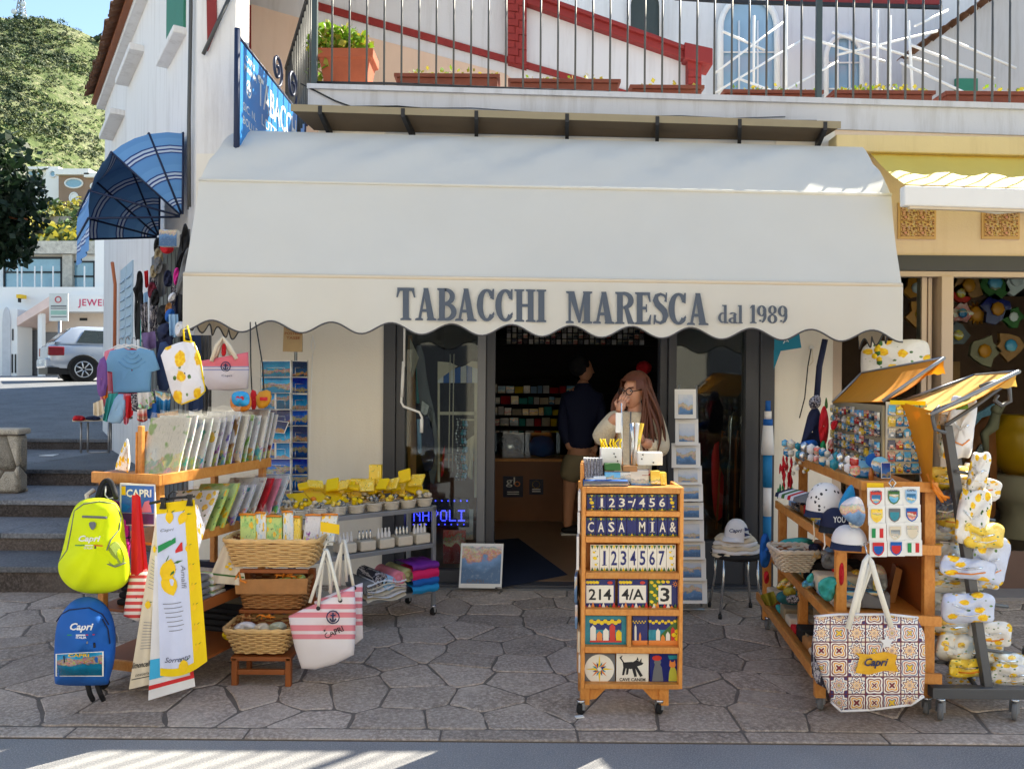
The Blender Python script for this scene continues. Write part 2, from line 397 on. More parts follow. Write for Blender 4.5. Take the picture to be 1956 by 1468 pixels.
fr=thing('shopfront_frame','anthracite metal shopfront with open doorway and two display windows','shopfront',(.5,6,.03))
def fx(u):return(u-CX)/F*WY
def post(u0,u1,y0,y1,m,name='frame_post',z0=.03,z1=2.46):b=MB();b.box(fx(u0),fx(u1),y0,y1,z0,z1,m);return part(name,b,fr,bevel=.004)
post(733,756,5.975,6.1,m_frame);post(756.5,774,6.0,6.1,m_frame);post(912,928,5.99,6.12,m_framelt);post(928.5,946,6.02,6.14,m_frame)
post(1262,1276,6.02,6.14,m_frame);post(1276.5,1292,5.99,6.12,m_frame);post(1424,1450,5.99,6.12,m_frame);post(1450.5,1478,5.975,6.1,m_frame)
post(774,912,6.0,6.1,m_frame,'window_rail',.03,.12);post(1292,1424,6.0,6.1,m_frame,'window_rail',.03,.36);post(756,1450,6.0,6.1,m_frame,'window_rail',2.38,2.46)
for u0,u1,z0 in((774,912,.12),(1292,1424,.36)):
 b=MB();b.box(fx(u0),fx(u1),6.045,6.053,z0,2.38,m_glass);part('glass_pane',b,fr)
mb=MB();mb.prism([G(946,1123,.037),G(1085,1097,.037),G(990,1027,.037),G(946,1030,.037)],(0,0,-.001),m_rug)
mb.v=[v if i<4 else v for i,v in enumerate(mb.v)];solid('door_mat',mb,'dark navy mat on the floor just inside the shop doorway','mat')
# left building
lb=thing('corner_building','tall white plastered building with tiled eaves running back along the side street','building',(-2.44,6,0))
D=Vec((-.5495,.8355,0));NL=Vec((-.8355,-.5495,0));A0=Vec((-2.44,6.0,0))
def L(t,z,o=0.0):p=A0+D*t+NL*o;return Vec((p.x,p.y,z))
mb=MB();mb.prism([L(0,0),L(6.2,0),L(6.2,5.6),L(0,5.6)],-NL*.3,m_whiteold);part('side_wall',mb,lb)
mb=MB();mb.box(-2.435,-2.17,6.0,6.3,0,3.3,m_cream);part('front_wall',mb,lb)
mb=MB();mb.box(-2.435,-2.14,6.0,6.3,3.3,5.8,m_whiteold);part('front_wall',mb,lb)
mb=MB();mb.prism([P(396,98,5.99),P(414,52,5.99),P(413,-30,5.99),P(394,-30,5.99)],(0,.012,0),m_red);part('red_panel',mb,lb)
mb=MB();mb.tube([P(388,104,5.97),P(440,-8,5.97)],.014,m_rail);part('hand_rail',mb,lb)
mb=MB();mb.prism([L(1.2,5.45,.10),L(6.3,5.45,.10),L(6.3,5.56,.10),L(1.2,5.56,.10)],-NL*.3,m_whiteold);part('eaves_board',mb,lb)
mb=MB();mb.prism([L(1.1,5.53,.16),L(6.4,5.53,.16),L(6.4,5.57,.16),L(1.1,5.57,.16)],-NL*.2,m_pinedark);part('eaves_lath',mb,lb)
mb=MB();mb.prism([L(0,5.6,.1),L(6.3,5.6,.1),L(6.3,7.3,-3),L(0,7.3,-3)],(0,0,-.1),m_roof);part('roof_deck',mb,lb)
for i in range(30):
 for k in range(2):
  t0=1.15+i*.17;up=Vec((0,0,1));sl=(-NL*3.1+up*1.75).normalized();b=MB();rows=[]
  for s_ in(0,.42):
   c=L(t0+k*.085,5.60+(.035 if k==0 else.0),.25+R.uniform(-.02,.02))+sl*s_
   rows.append([c+D*(.062*cos(a))+up*(.05*sin(a)*(1 if k==0 else-1))for a in[pi*j/6 for j in range(7)]])
  b.grid(rows,m_roof,flip=(k==1));part('roof_tile',b,lb)
for t0,t1,z0,z1,o in((.40,1.24,4.36,4.42,.10),(2.62,3.8,5.0,5.07,.14),(4.1,5.3,4.75,4.82,.16)):
 b=MB();b.prism([L(t0,z0,o),L(t1,z0,o),L(t1,z1,o),L(t0,z1,o)],-NL*(o+.05),m_whiteold);sl=part('window_sill',b,lb,bevel=.01)
m_green=M('green_shutter',S(46,120,96),.6);m_paleblue=M('pale_blue_shutter',S(170,194,210),.6,var=.08)
b=MB();b.prism([L(.42,4.42,.02),L(1.2,4.42,.02),L(1.2,5.38,.02),L(.42,5.38,.02)],-NL*.06,m_green);part('shutter',b,lb)
for t0,t1,z0,z1 in((3.25,3.72,1.45,2.9),(3.78,4.25,1.45,2.9)):
 b=MB();b.prism([L(t0,z0,.015),L(t1,z0,.015),L(t1,z1,.015),L(t0,z1,.015)],-NL*.05,m_paleblue);sh_=part('shutter',b,lb)
 for k in range(12):
  zz=z0+.06+(z1-z0-.12)*k/12;b=MB();b.prism([L(t0+.05,zz,.03),L(t1-.05,zz,.03),L(t1-.05,zz+.035,.02),L(t0+.05,zz+.035,.02)],-NL*.014,m_paleblue);part('slat',b,sh_)
for k,(o,t0,r)in enumerate(((.03,.06,.012),(.03,.11,.007),(.02,.17,.006))):
 b=MB();b.tube([L(t0,2.9,o),L(t0+.01,3.6,o+.006),L(t0,4.4,o),L(t0+.008,5.5,o)],r,m_rail);part('drain_pipe' if k==0 else 'cable',b,lb)
b=MB();b.tube([L(4.45,1.5,.05),L(4.45,2.75,.05),L(4.3,3.0,.1)],.02,M('copper_pipe',S(190,110,72),.5));part('drain_pipe',b,lb)
rh=thing('shade_block','hidden block added behind the corner building to shade the street','building',(-4,14,0))  # hidden from the camera, added to cast shade on the side street
b=MB();b.prism([(-5.0,11.2,0),(-9.0,20.0,0),(-1.5,20.0,0),(-1.5,11.2,0)],(0,0,7.8),m_whiteold);part('wall',b,rh)
SX=-2.0
sg=thing('tobacconist_sign','blue enamel sign lettered in white, hung in a navy iron frame at the corner','sign',(SX,5.6,3.3))
mb=MB();mb.box(SX,SX+.03,5.62,7.35,3.2,4.0,m_bluesgn);part('panel',mb,sg)
mb=MB();mb.tube([(SX+.015,5.6,3.1),(SX+.015,5.6,4.08)],.022,m_navyiron);mb.tube([(SX+.015,5.6,4.02),(SX+.015,7.4,4.02)],.02,m_navyiron);mb.tube([(SX+.015,7.4,3.1),(SX+.015,7.4,4.05)],.02,m_navyiron);part('frame',mb,sg)
def spiral(c,r,turns,A,B,a0=0,n=26):return[Vec(c)+(Vec(A)*cos(a0+2*pi*turns*i/n)+Vec(B)*sin(a0+2*pi*turns*i/n))*(r*(1-i/n*.85))for i in range(n+1)]
for c,r,a0 in(((SX+.015,6.55,4.17),.14,-pi/2),((SX+.015,7.0,4.2),.17,-pi/2),((SX+.015,7.28,4.0),.2,0)):
 b=MB();b.tube(spiral(c,r,1.6,YA,ZA,a0),.014,m_navyiron,5);part('scroll',b,sg)
b=MB();XO=SX+.032
for s_,y,z,h,w in(('CAPRI',5.82,3.90,.05,.2),('MARINA',5.84,3.83,.045,.27),('TABACCHI',6.56,3.69,.225,1.12),('SIC. N.',5.82,3.53,.06,.28),('BOLLI E',5.84,3.43,.06,.32),('LOTTO',6.35,3.56,.085,.5),('3',6.05,3.86,.06,.05)):
 b.text(s_,(XO,y,z),YA,ZA,h,m_wht,bold=.01,w=w)
part('lettering',b,sg)
b=MB();n=20
b.grid([[(XO,5.8+cos(2*pi*i/n)*r*.9,3.72+sin(2*pi*i/n)*r)for i in range(n)]for r in(.05,.065)],m_wht,cu=True);b.box(XO-.001,XO+.001,5.765,5.835,3.71,3.73,m_wht);b.box(XO-.001,XO+.0015,5.79,5.81,3.68,3.76,m_wht);part('emblem',b,sg)
cn=thing('pent_canopy','narrow brown canopy on dark iron brackets above the white awning','canopy',(.3,5.95,3.45))
fa,fb_=P(556,210,5.78),P(1605,243,5.78);ba,bb=P(600,249,5.99),P(1560,271,5.99);th=Vec((0,0,.035))
mb=MB();mb.prism([fa,fb_,fb_+th,fa+th],(bb-fb_)*1.0,m_canopyu);mb.v[5]=bb.copy();mb.v[4]=ba.copy();mb.v[7]=ba+th;mb.v[6]=bb+th;part('sheet',mb,cn)
mb=MB();mb.prism([fa+Vec((0,-.012,-.012)),fb_+Vec((0,-.012,-.012)),fb_+th+Vec((0,-.012,.004)),fa+th+Vec((0,-.012,.004))],(0,.011,0),M('canopy_edge',S(150,138,112),.5));part('edge_strip',mb,cn)
for u in(612,770,910,1083,1255,1412,1575):
 f=(u-556)/(1605-556);a=fa.lerp(fb_,f);w_=ba.lerp(bb,min(1,max(0,(u+(20 if u<900 else 0)-600)/960)));b=MB()
 a=a+Vec((0,-.016,-.01));w_=w_+Vec((0,0,-.045));hw=Vec((.014,0,0));d=Vec((0,0,.035))
 b.prism([a-hw-d*.6,a+hw-d*.6,a+hw+d*1.2,a-hw+d*1.2],w_-a,m_brkt);part('bracket',b,cn)
 # railing of the terrace
rl=thing('balcony_railing','thin grey metal railing along the terrace above the awning','railing',(.5,6.1,3.8))
def rz(X):a=P(600,163,6.1);b=P(1956,205,6.1);return lerp(a.z,b.z,(X-a.x)/(b.x-a.x))
x0=P(601,100,6.1).x;sp=33.2/F*6.1;X=x0;k=0;proto=None
while X<5.0:
 z=rz(X);b=MB()
 if k%29==0:b.box(X-.021,X+.021,6.08,6.12,z-.02,z+1.05,m_railpost);part('railing_post',b,rl,bevel=.003)
 else:b.tube([(X,6.1,z-.03),(X,6.1,z+1.0)],.0085,m_rail,6);part('baluster',b,rl)
 X+=sp;k+=1
b=MB();b.box(x0,5.0,6.075,6.125,rz(x0)+1.0,rz(x0)+1.03,m_railpost);part('top_rail',b,rl)
b=MB();b.tube([(x0,6.1,rz(x0)+.02),(x0+.6,6.09,rz(x0)+.012),(1.2,6.09,rz(1.2)+.006),(5,6.1,rz(5))],.012,m_brkt,5);part('bottom_rail',b,rl)
e=Vec((-2.32,7.95,0));s0=Vec((x0,6.1,0))
for i in range(1,17):
 p=s0.lerp(e,i/16);b=MB();b.tube([(p.x,p.y,3.76),(p.x,p.y,4.72)],.009,m_rail,6);part('baluster',b,rl)
b=MB();b.tube([(s0.x,s0.y,4.74),(e.x,e.y,4.74)],.02,m_brkt,6);part('top_rail',b,rl)
# terrace behind: ramp wall, brick piers, far house
rw=thing('ramp_wall','white terrace ramp wall with red coping and red brick piers behind the railing','wall',(0,8.4,3.8))
def pl(pts,Y,dep,m,name,par,bevel=0):b=MB();b.prism([P(u,v,Y)for u,v in pts],(0,dep,0),m);return part(name,b,par,bevel=bevel)
pl([(612,260),(1338,260),(1338,110),(1006,-4),(996,-60),(560,-60),(575,40)],8.4,.25,m_white,'wall',rw)
pl([(480,260),(1040,260),(1000,168),(966,141),(608,45),(480,8)],8.385,.014,m_peachbounce,'bounce_peach_wall',rw)  # wall area below the band, bounce light put into its colour
pl([(600,16),(1240,196),(1240,185),(600,2)],8.37,.029,m_redbrick,'coping_band',rw)
pr=pl([(970,120),(1006,130),(1006,-40),(970,-40)],8.32,.078,m_redbrick,'brick_pier',rw)
for j in range(11):
 for q in range(2):
  a=970 if q==0 else(991.5 if j%2 else 984.5);b2=((990 if j%2 else 983)if q==0 else 1006)
  v0=118-j*14+(a-970)*.2;pl([(a,v0),(b2,v0+2),(b2,v0-11),(a,v0-13)],8.305,.014,m_redbrick,'brick',pr,.003)
pl([(1006,6),(1350,127),(1350,108),(1006,-14)],8.3,.16,m_red,'coping',rw,.01)
pl([(1006,-12),(1352,109),(1352,101),(1006,-21)],8.26,.22,m_red,'coping',rw,.01)
pr=pl([(1314,260),(1340,260),(1340,110),(1314,104)],8.28,.2,m_redbrick,'brick_pier',rw)
for j in range(9):v0=258-j*14;pl([(1315,v0),(1339,v0+1),(1339,v0-11),(1315,v0-12)],8.268,.012,m_redbrick,'brick',pr,.003)
pl([(1308,112),(1362,124),(1362,92),(1308,80)],8.24,.3,m_red,'pier_cap',rw,.01)
rw2=thing('entrance_wall','white terrace wall with a tall dark red panel behind the blue corner sign','wall',(-2.2,9.4,3.8))
pl([(430,260),(700,260),(700,-60),(430,-60)],9.4,.2,m_white,'wall',rw2)
pl([(446,122),(484,112),(497,15),(448,2)],9.37,.028,m_red,'red_panel',rw2)
fh=thing('arched_house','white house with tall arched glass openings rising behind the terrace','building',(3,12.4,3.8))
pl([(985,300),(2400,300),(2400,-90),(985,-90)],12.5,.3,m_white,'wall',fh)
m_skyglass=M('blue_window_glass',S(150,182,204),.12,.0,var=.3,vs=.7,bump=0,spec=.8);m_dkgreen=M('dark_green_door',S(58,66,64),.5)
def arch(u0,u1,v0,vs_,Y,dep,m,fm,par,name='arched_window',fw=6):
 uc,r=(u0+u1)/2,(u1-u0)/2;k=14
 pts=[(u0,v0),(u1,v0)]+[(uc+r*cos(pi*i/k),vs_-r*1.15*sin(pi*i/k))for i in range(k+1)]
 f=pl(pts,Y,dep,m,name,par);b=MB();o=[P(u,v,Y-.05)for u,v in pts[1:]+[pts[0]]]
 b.tube(o,fw/F*Y/2,fm,6);part('frame',b,f);return f
a1=arch(1202,1262,70,12,12.46,.03,m_dkgreen,m_white,fh)
a2=arch(1376,1484,230,55,12.46,.03,m_skyglass,m_wht,fh,fw=12)
a3=arch(1578,1646,210,108,12.46,.03,m_skyglass,m_wht,fh,fw=10)
for(u0,u1,v0,v1,a)in((1376,1484,100,180,a2),(1578,1646,120,170,a3)):
 for q in(.33,.66):
  b=MB();uu=lerp(u0,u1,q);b.tube([P(uu,220,12.42),P(uu,v0-60,12.42)],.018,m_wht,5);part('glazing_bar',b,a)
 for v in(v0,v1):b=MB();b.tube([P(u0,v,12.42),P(u1,v,12.42)],.015,m_wht,5);part('glazing_bar',b,a)
pl([(1466,5),(1795,8),(1795,-30),(1466,-30)],11.2,.06,m_red,'flower_balcony',fh)
pl([(1290,-2),(1420,6),(1800,16),(1800,10),(1420,0),(1290,-8)],11.1,.05,m_brkt,'balcony_edge',fh)
gw=thing('gabled_house','grey plastered gable with a tiled roof edge at the end of the terrace','building',(7,11,3.8))
pl([(1742,300),(2300,300),(2300,-60),(1975,-60),(1742,105)],11.3,.3,stucco('grey_plaster',S(186,184,184),amt=.3),'wall',gw)
for i in range(13):
 f=i/12;u,v=lerp(1744,1962,f),lerp(99,-52,f);b=MB();c=P(u,v,11.2);q=7/F*11.2
 b.grid([[c+Vec((q*1.25*cos(a),yy,q*sin(a)))for a in[pi*j/5 for j in range(6)]]for yy in(-.1,.35)],m_roof);part('roof_tile',b,gw)
pl([(1826,178),(1868,178),(1868,150),(1826,150)],11.25,.04,m_green,'window_shutter',gw)
pg=thing('white_pergola','white painted tube frame of an outdoor stair in front of the arched house','frame',(3.3,10,3.8))
for seg in(((1365,140),(1500,40)),((1365,178),(1540,72)),((1440,205),(1600,118)),((1365,198),(1660,300)),((1440,30),(1440,230)),((1502,10),(1502,250)),((1676,20),(1676,250)),((1700,30),(1700,250)),((1735,40),(1748,250)),((1748,50),(1810,20)),((1590,62),(1800,128)),((1600,105),(1790,60)),((1800,70),(1940,130)),((1380,60),(1460,96)),((1535,70),(1690,118)),((1410,150),(1600,222)),((1720,120),(1956,230)),((1740,86),(1900,150))):
 b=MB();b.tube([P(seg[0][0],seg[0][1],10.2),P(seg[1][0],seg[1][1],10.6)],.017,m_wht,6);part('tube',b,pg)
def foliage(b,c,rx,ry,rz_,n,s,m,rg,m2=None,up=.5):
 for _ in range(n):
  while True:
   q=Vec((rg.uniform(-1,1),rg.uniform(-1,1),rg.uniform(-1,1)))
   if.12<q.length<1:break
  p=Vec(c)+Vec((q.x*rx,q.y*ry,q.z*rz_));a=Vec((rg.gauss(0,1),rg.gauss(0,1),rg.gauss(0,1)+up)).normalized();e=a.cross(Vec((rg.gauss(0,1),rg.gauss(0,1),rg.gauss(0,1)))).normalized()
  ss=s*rg.uniform(.6,1.3);f=a*ss;e=e*ss*.45
  b.face([p-f*.1,p+f*.45+e,p+f,p+f*.45-e],m2 if(m2 and rg.random()<.35)else m)
rg=random.Random(21)
pot=thing('terracotta_pot','big flared terracotta pot holding a bright green bush at the railing corner','plant pot',P(660,165,6.4))
b=MB();c=P(664,168,6.45)
rows=[[c+Vec((sx*w,sy*w*.6,z))for sx,sy in((-1,-1),(1,-1),(1,1),(-1,1))]for w,z in((.17,0),(.205,.19),(.23,.20),(.235,.27),(.20,.272))]
b.grid(rows,m_terra,cu=True,smooth=False);part('pot',b,pot,bevel=.006)
b=MB();b.face(rows[-1],m_soil);part('soil',b,pot)
b=MB();foliage(b,c+Vec((-.06,0,.36)),.26,.17,.15,420,.06,m_leafA,rg,m_leafB);foliage(b,c+Vec((-.2,0,.2)),.14,.15,.24,200,.06,m_leafA,rg,m_leafB);part('foliage',b,pot)
for i,(u0,u1,v0,v1,lab)in enumerate(((752,955,170,139,'brown trough planter with yellow sprouts beside the big terracotta pot'),(970,1186,180,149,'brown trough planter standing between the two red brick piers'),(1203,1346,186,161,'short faded pink trough planter in front of the lower red brick pier'),(1382,1574,192,170,'brown trough planter below the white tube frame, next to the railing post'),(1592,1788,194,171,'brown trough planter with the densest yellow green sprouts'),(1806,2010,200,173,'brown trough planter in front of the grey gable'))):
 a,bb2=P(u0,v0+6,6.3),P(u1,v0+6,6.3);z1=P(u0,v1,6.3).z;w=bb2.x-a.x
 t=thing('trough_planter',lab,'planter',(a.x+w/2,6.4,a.z),group='trough planters along the terrace railing');b=MB()
 z0=a.z;b.obox((a.x+.02,6.32,z0),(w-.04,0,0),(0,0,z1-z0-.03),(0,.16,0),m_terradark);b.obox((a.x,6.30,z1-.03),(w,0,0),(0,0,.03),(0,.2,0),m_terradark);part('trough',b,t,bevel=.004)
 b=MB();foliage(b,(a.x+w*.5,6.4,z1+.02),w*.48,.08,.05,[60,40,16,46,150,24][i],.035,m_leafB,rg,m_leafA,1.5);part('sprouts',b,t)
 # neighbour shop on the right
nb=thing('neighbour_shop','peach fronted neighbouring shop with a beige window frame and dark beam','building',(4,6,0))
mb=trapbox((1598,288,5.85),(2500,310,5.85),(2500,268,5.85),(1598,256,5.85),.4,m_ochre);part('cornice',mb,nb,bevel=.01)
mb=MB();mb.box(2.46,6,6.0,6.25,2.56,3.6,m_peach);part('wall',mb,nb)
mb=MB();mb.box(2.46,6,5.97,6.2,2.445,2.56,m_frame);part('beam',mb,nb)
m_beige=M('beige_frame',S(196,176,158),.5,var=.06)
b=MB();b.box(2.46,6,5.98,6.08,2.40,2.44,m_beige);part('window_frame',b,nb)
for x0,x1,y0 in((3.27,3.36,5.96),(3.15,3.19,6.02),(3.205,3.235,6.03),(2.46,2.53,6.0)):b=MB();b.box(x0,x1,y0,6.1,0,2.40,m_beige);part('window_frame',b,nb,bevel=.004)
for x0,x1 in((2.53,3.15),(3.36,6.0)):b=MB();b.box(x0,x1,6.04,6.048,.3,2.40,m_glass2);part('glass_pane',b,nb)
m_brownin=M('brown_back_wall',S(116,84,66),.8,var=.2)
mb=MB();mb.box(2.46,6.2,8.6,8.8,0,3,m_brownin);mb.box(6.0,6.2,5.9,8.6,0,3.6,m_peach);mb.box(2.46,2.52,6.3,8.8,0,3,m_darkin);mb.box(2.46,6,6.25,8.8,2.56,2.66,m_ceil);part('inner_wall',mb,nb)
mb=MB();mb.box(2.46,6,6.0,8.8,-.1,.3,M('window_bed',S(112,88,78),.7));part('window_bed',mb,nb)
mb=MB();mb.box(2.46,6,5.72,5.99,-.1,.02,M('marble_sill',S(150,146,146),.5));part('door_sill',mb,nb)
m_print=None
def tilepanel():
 t=NT('painted_scene_tile',.4);v=t.co('UV');n=t.noise(v,7,4,.6);w=t.n('TexVoronoi',{'Vector':v,'Scale':6}).outputs['Color']
 col=t.ramp(n,[(.40,S(110,60,40)),(.47,S(206,166,116)),(.6,S(216,180,130)),(.66,S(80,56,50))],'CONSTANT');col=t.mix(t.ramp(n,[(.5,(0,0,0,1)),(.56,(.55,.55,.55,1))]),col,t.mix(.5,w,S(190,120,60)));t.base(col);return t.m
m_tp=tilepanel();m_tpe=M('tile_edge',S(214,176,126),.5)
for x,lab in((1752,'painted ceramic wall panel of figures at a table, nearer the ivory awning'),(1912,'painted ceramic wall panel of a stall, farther from the ivory awning')):
 t=thing('painted_ceramic',lab,'wall panel',P(x,455,5.99),group='painted panels on the peach wall');c=P(x,422,5.985);q=36/F*6
 b=MB();b.box(c.x-q,c.x+q,5.985,5.999,c.z-q*.95,c.z+q*.95,m_tpe);part('border',b,t)
 for i in range(2):
  for j in range(2):b=MB();s_=q*.9;b.box(c.x-s_+i*s_+.002,c.x-s_+(i+1)*s_-.002,5.979,5.9845,c.z-s_*.92+j*s_*.92+.002,c.z-s_*.92+(j+1)*s_*.92-.002,m_tpe,front=m_tp);part('tile',b,t)
aw2=thing('yellow_awning','half open yellow awning with a white front bar over the neighbouring shop','awning',(4,5.9,3.2))
m_yel=M('yellow_canvas',S(255,232,120),.65,var=.05,bump=.1,bs=200,trans=.5)
b=MB();a,c,d,e=P(1662,292,5.92),P(2400,312,5.92),P(2400,372,5.15),P(1728,352,5.15)
b.grid([[a.lerp(c,i/30)+(e.lerp(d,i/30)-a.lerp(c,i/30))*j/6+Vec((0,0,.012*sin(i*1.7)*sin(pi*j/6)-.02*sin(pi*j/6)))for i in range(31)]for j in range(7)],m_yel,flip=True);part('canvas',b,aw2)
b=MB();b.prism([P(1728,392,5.12),P(2400,412,5.12),P(2400,372,5.12),P(1728,354,5.12)],(0,.07,0),m_wht);part('front_bar',b,aw2,bevel=.01)
b=MB();b.prism([P(1738,398,5.135),P(2400,418,5.135),P(2400,411,5.135),P(1738,391,5.135)],(0,.03,0),m_canvasin);part('gutter',b,aw2)
b=MB();b.tube([P(1850,396,5.5),P(1905,404,5.75),P(1990,398,5.95)],.022,m_wht);part('folding_arm',b,aw2)
# the big ivory awning
aw=thing('ivory_awning','large ivory awning with scalloped valance lettered in slate grey','awning',(.25,5.9,3.4))
WL,WR=P(452,249,5.85),P(1648,281,5.85);RL,RR=P(381,344,5.33),P(1702,373,5.33);LL,LR=P(352,524,5.0),P(1722,545,5.0)
def awn(f,s):
 w,r,l=WL.lerp(WR,f),RL.lerp(RR,f),LL.lerp(LR,f)
 if s<=1:p=w.lerp(r,s);p=p+Vec((0,0,.035*sin(pi*s)+(.020*sin(f*23+s*3)+.013*sin(f*57+s*9)+.010*sin(f*113-s*14)*cos(f*9)+.010*sin(f*31-s*7)*s)*sin(pi*s)))
 else:p=r.lerp(l,s-1)+Vec((0,(.014+.006*sin(f*19+s*2)+.004*sin(f*47-s*5))*sin(pi*(s-1)),0))
 return p
b=MB();ss=[0,.12,.25,.38,.5,.62,.75,.88,.96,1.0];b.grid([[awn(i/90,s)for i in range(91)]for s in ss],m_canvas,flip=True);part('upper_canvas',b,aw)
b=MB();b.grid([[awn(i/60,s)+Vec((0,-.004,-.004))for i in range(61)]for s in(1.0,1.04,1.2,1.4,1.6,1.8,1.96,2.0)],m_canvas,flip=True);part('front_canvas',b,aw)
b=MB();b.tube([awn(i/30,1.0)+Vec((0,-.006,.002))for i in range(31)],.011,m_canvas,8);part('ridge_bar',b,aw)
b=MB();b.tube([awn(i/30,2.0)+Vec((0,-.004,0))for i in range(31)],.016,m_canvasin,8);part('front_bar',b,aw)
NS=12
def valance(top_fn,drop,ns,amp,m,off,n=16,edge=.012,ph=0.0):
 rows=[[],[],[]]
 for i in range(ns*n+1):
  f=i/(ns*n);p=top_fn(f);z=drop+amp*cos(2*pi*(i/n+ph));y=.010*sin(f*37)+.006*sin(f*90)
  rows[0].append(p+Vec((0,off,0)));rows[1].append(p+Vec((0,off+y*.5,-z*.5)));rows[2].append(p+Vec((0,off+y,-z)))
 return rows
rows=valance(lambda f:awn(f,2.0)+Vec((0,-.02,-.012)),.315,NS,-.036,m_canvas,0,ph=.52)
b=MB();b.grid(rows[::-1],m_canvas);part('valance',b,aw)
b=MB();b.tube([p+Vec((0,-.001,0))for p in rows[2]],.0055,m_trim,5);part('valance_trim',b,aw)
for f,Lb,ns in((0.0,'a',5),(1.0,'b',5)):
 prof=[awn(f,s)for s in ss]+[awn(f,s)for s in(1.2,1.4,1.6,1.8,2.0)];b=MB()
 wall=Vec((prof[0].x,5.9,0));rows=[]
 for p in prof:rows.append([p+Vec((0,0,-.002)),Vec((p.x+(.0),lerp(p.y,5.92,.5),p.z)),Vec((prof[0].x,5.92,p.z))])
 b.grid(rows,m_canvas,flip=(f==0));part('side_curtain',b,aw)
 tp=lambda q:awn(f,2.0).lerp(Vec((prof[0].x,5.92,awn(f,2.0).z-.02)),q)+Vec((0,0,.0))
 rws=[[],[]];n=12
 for i in range(ns*n+1):
  q=i/(ns*n);p=tp(q);rws[0].append(p);rws[1].append(p+Vec((.012*sin(q*20),0,-.315+.034*cos(2*pi*i/n))))
 b=MB();b.grid(rws[::-1],m_canvasin,flip=(f==0));part('side_valance',b,aw);b=MB();b.tube(rws[1],.0055,m_trim,5);part('valance_trim',b,aw)
for f in(.06,.94):
 b=MB();p=awn(f,2.0);b.tube([p+Vec((0,.02,.0)),Vec((p.x,5.45,p.z-.12)),Vec((p.x,5.97,p.z+.2))],.014,m_wht);part('folding_arm',b,aw)
ck=thing('awning_crank','white awning crank rod hanging with its bent handle in front of the dark window frame','crank',P(772,830,5.75))
b=MB();b.tube([P(773,560,5.7),P(772,700,5.7)],.0085,m_wht);b.tube([P(768,735,5.7),P(766.5,768,5.7),P(771,776,5.7),P(801,787,5.7),P(806,797,5.7),P(805,808,5.7)],.0085,m_wht,8);part('rod',b,ck)
b=MB();b.tube([P(770.5,690,5.7),P(769,728,5.7),P(767.5,758,5.7)],[.010,.012,.011],m_wht,8);b.tube([P(805.5,800,5.7),P(805,826,5.7)],.0125,m_wht,8);part('grip',b,ck)
LETW={'T':.62,'A':.70,'B':.60,'C':.60,'H':.72,'I':.34,'M':.90,'R':.64,'E':.56,'S':.54,' ':.42,'d':.40,'a':.38,'l':.22,'1':.3,'9':.4,'8':.4}
def ribbon(pts,ws):
 o=[]
 for i in range(len(pts)-1):
  p,q=pts[i],pts[i+1];d=(q[0]-p[0],q[1]-p[1])
  a=pts[max(0,i-1)];e=pts[min(len(pts)-1,i+2)]
  def nrm(x,y):l=sqrt(x*x+y*y)+1e-9;return(-y/l,x/l)
  n0=nrm(q[0]-a[0],q[1]-a[1]);n1=nrm(e[0]-p[0],e[1]-p[1]);w0,w1=ws[i]/2,ws[i+1]/2
  o.append([(p[0]-n0[0]*w0,p[1]-n0[1]*w0),(q[0]-n1[0]*w1,q[1]-n1[1]*w1),(q[0]+n1[0]*w1,q[1]+n1[1]*w1),(p[0]+n0[0]*w0,p[1]+n0[1]*w0)])
 return o
def arcp(cx,cy,rx,ry,a0,a1,thick,thin,n=14):
 ps,ws=[],[]
 for i in range(n+1):
  a=radians(lerp(a0,a1,i/n));ps.append((cx+rx*cos(a),cy+ry*sin(a)));ws.append(lerp(thin,thick,abs(cos(a))**1.3))
 return ribbon(ps,ws)
def bx(x0,x1,y0,y1):return[[(x0,y0),(x1,y0),(x1,y1),(x0,y1)]]
def ser(xc,y,w,h=.075,up=1):return[[(xc-w,y),(xc+w,y),(xc+w,y+h*up*.6),(xc+w*.55,y+h*up),(xc-w*.55,y+h*up),(xc-w,y+h*up*.6)]]
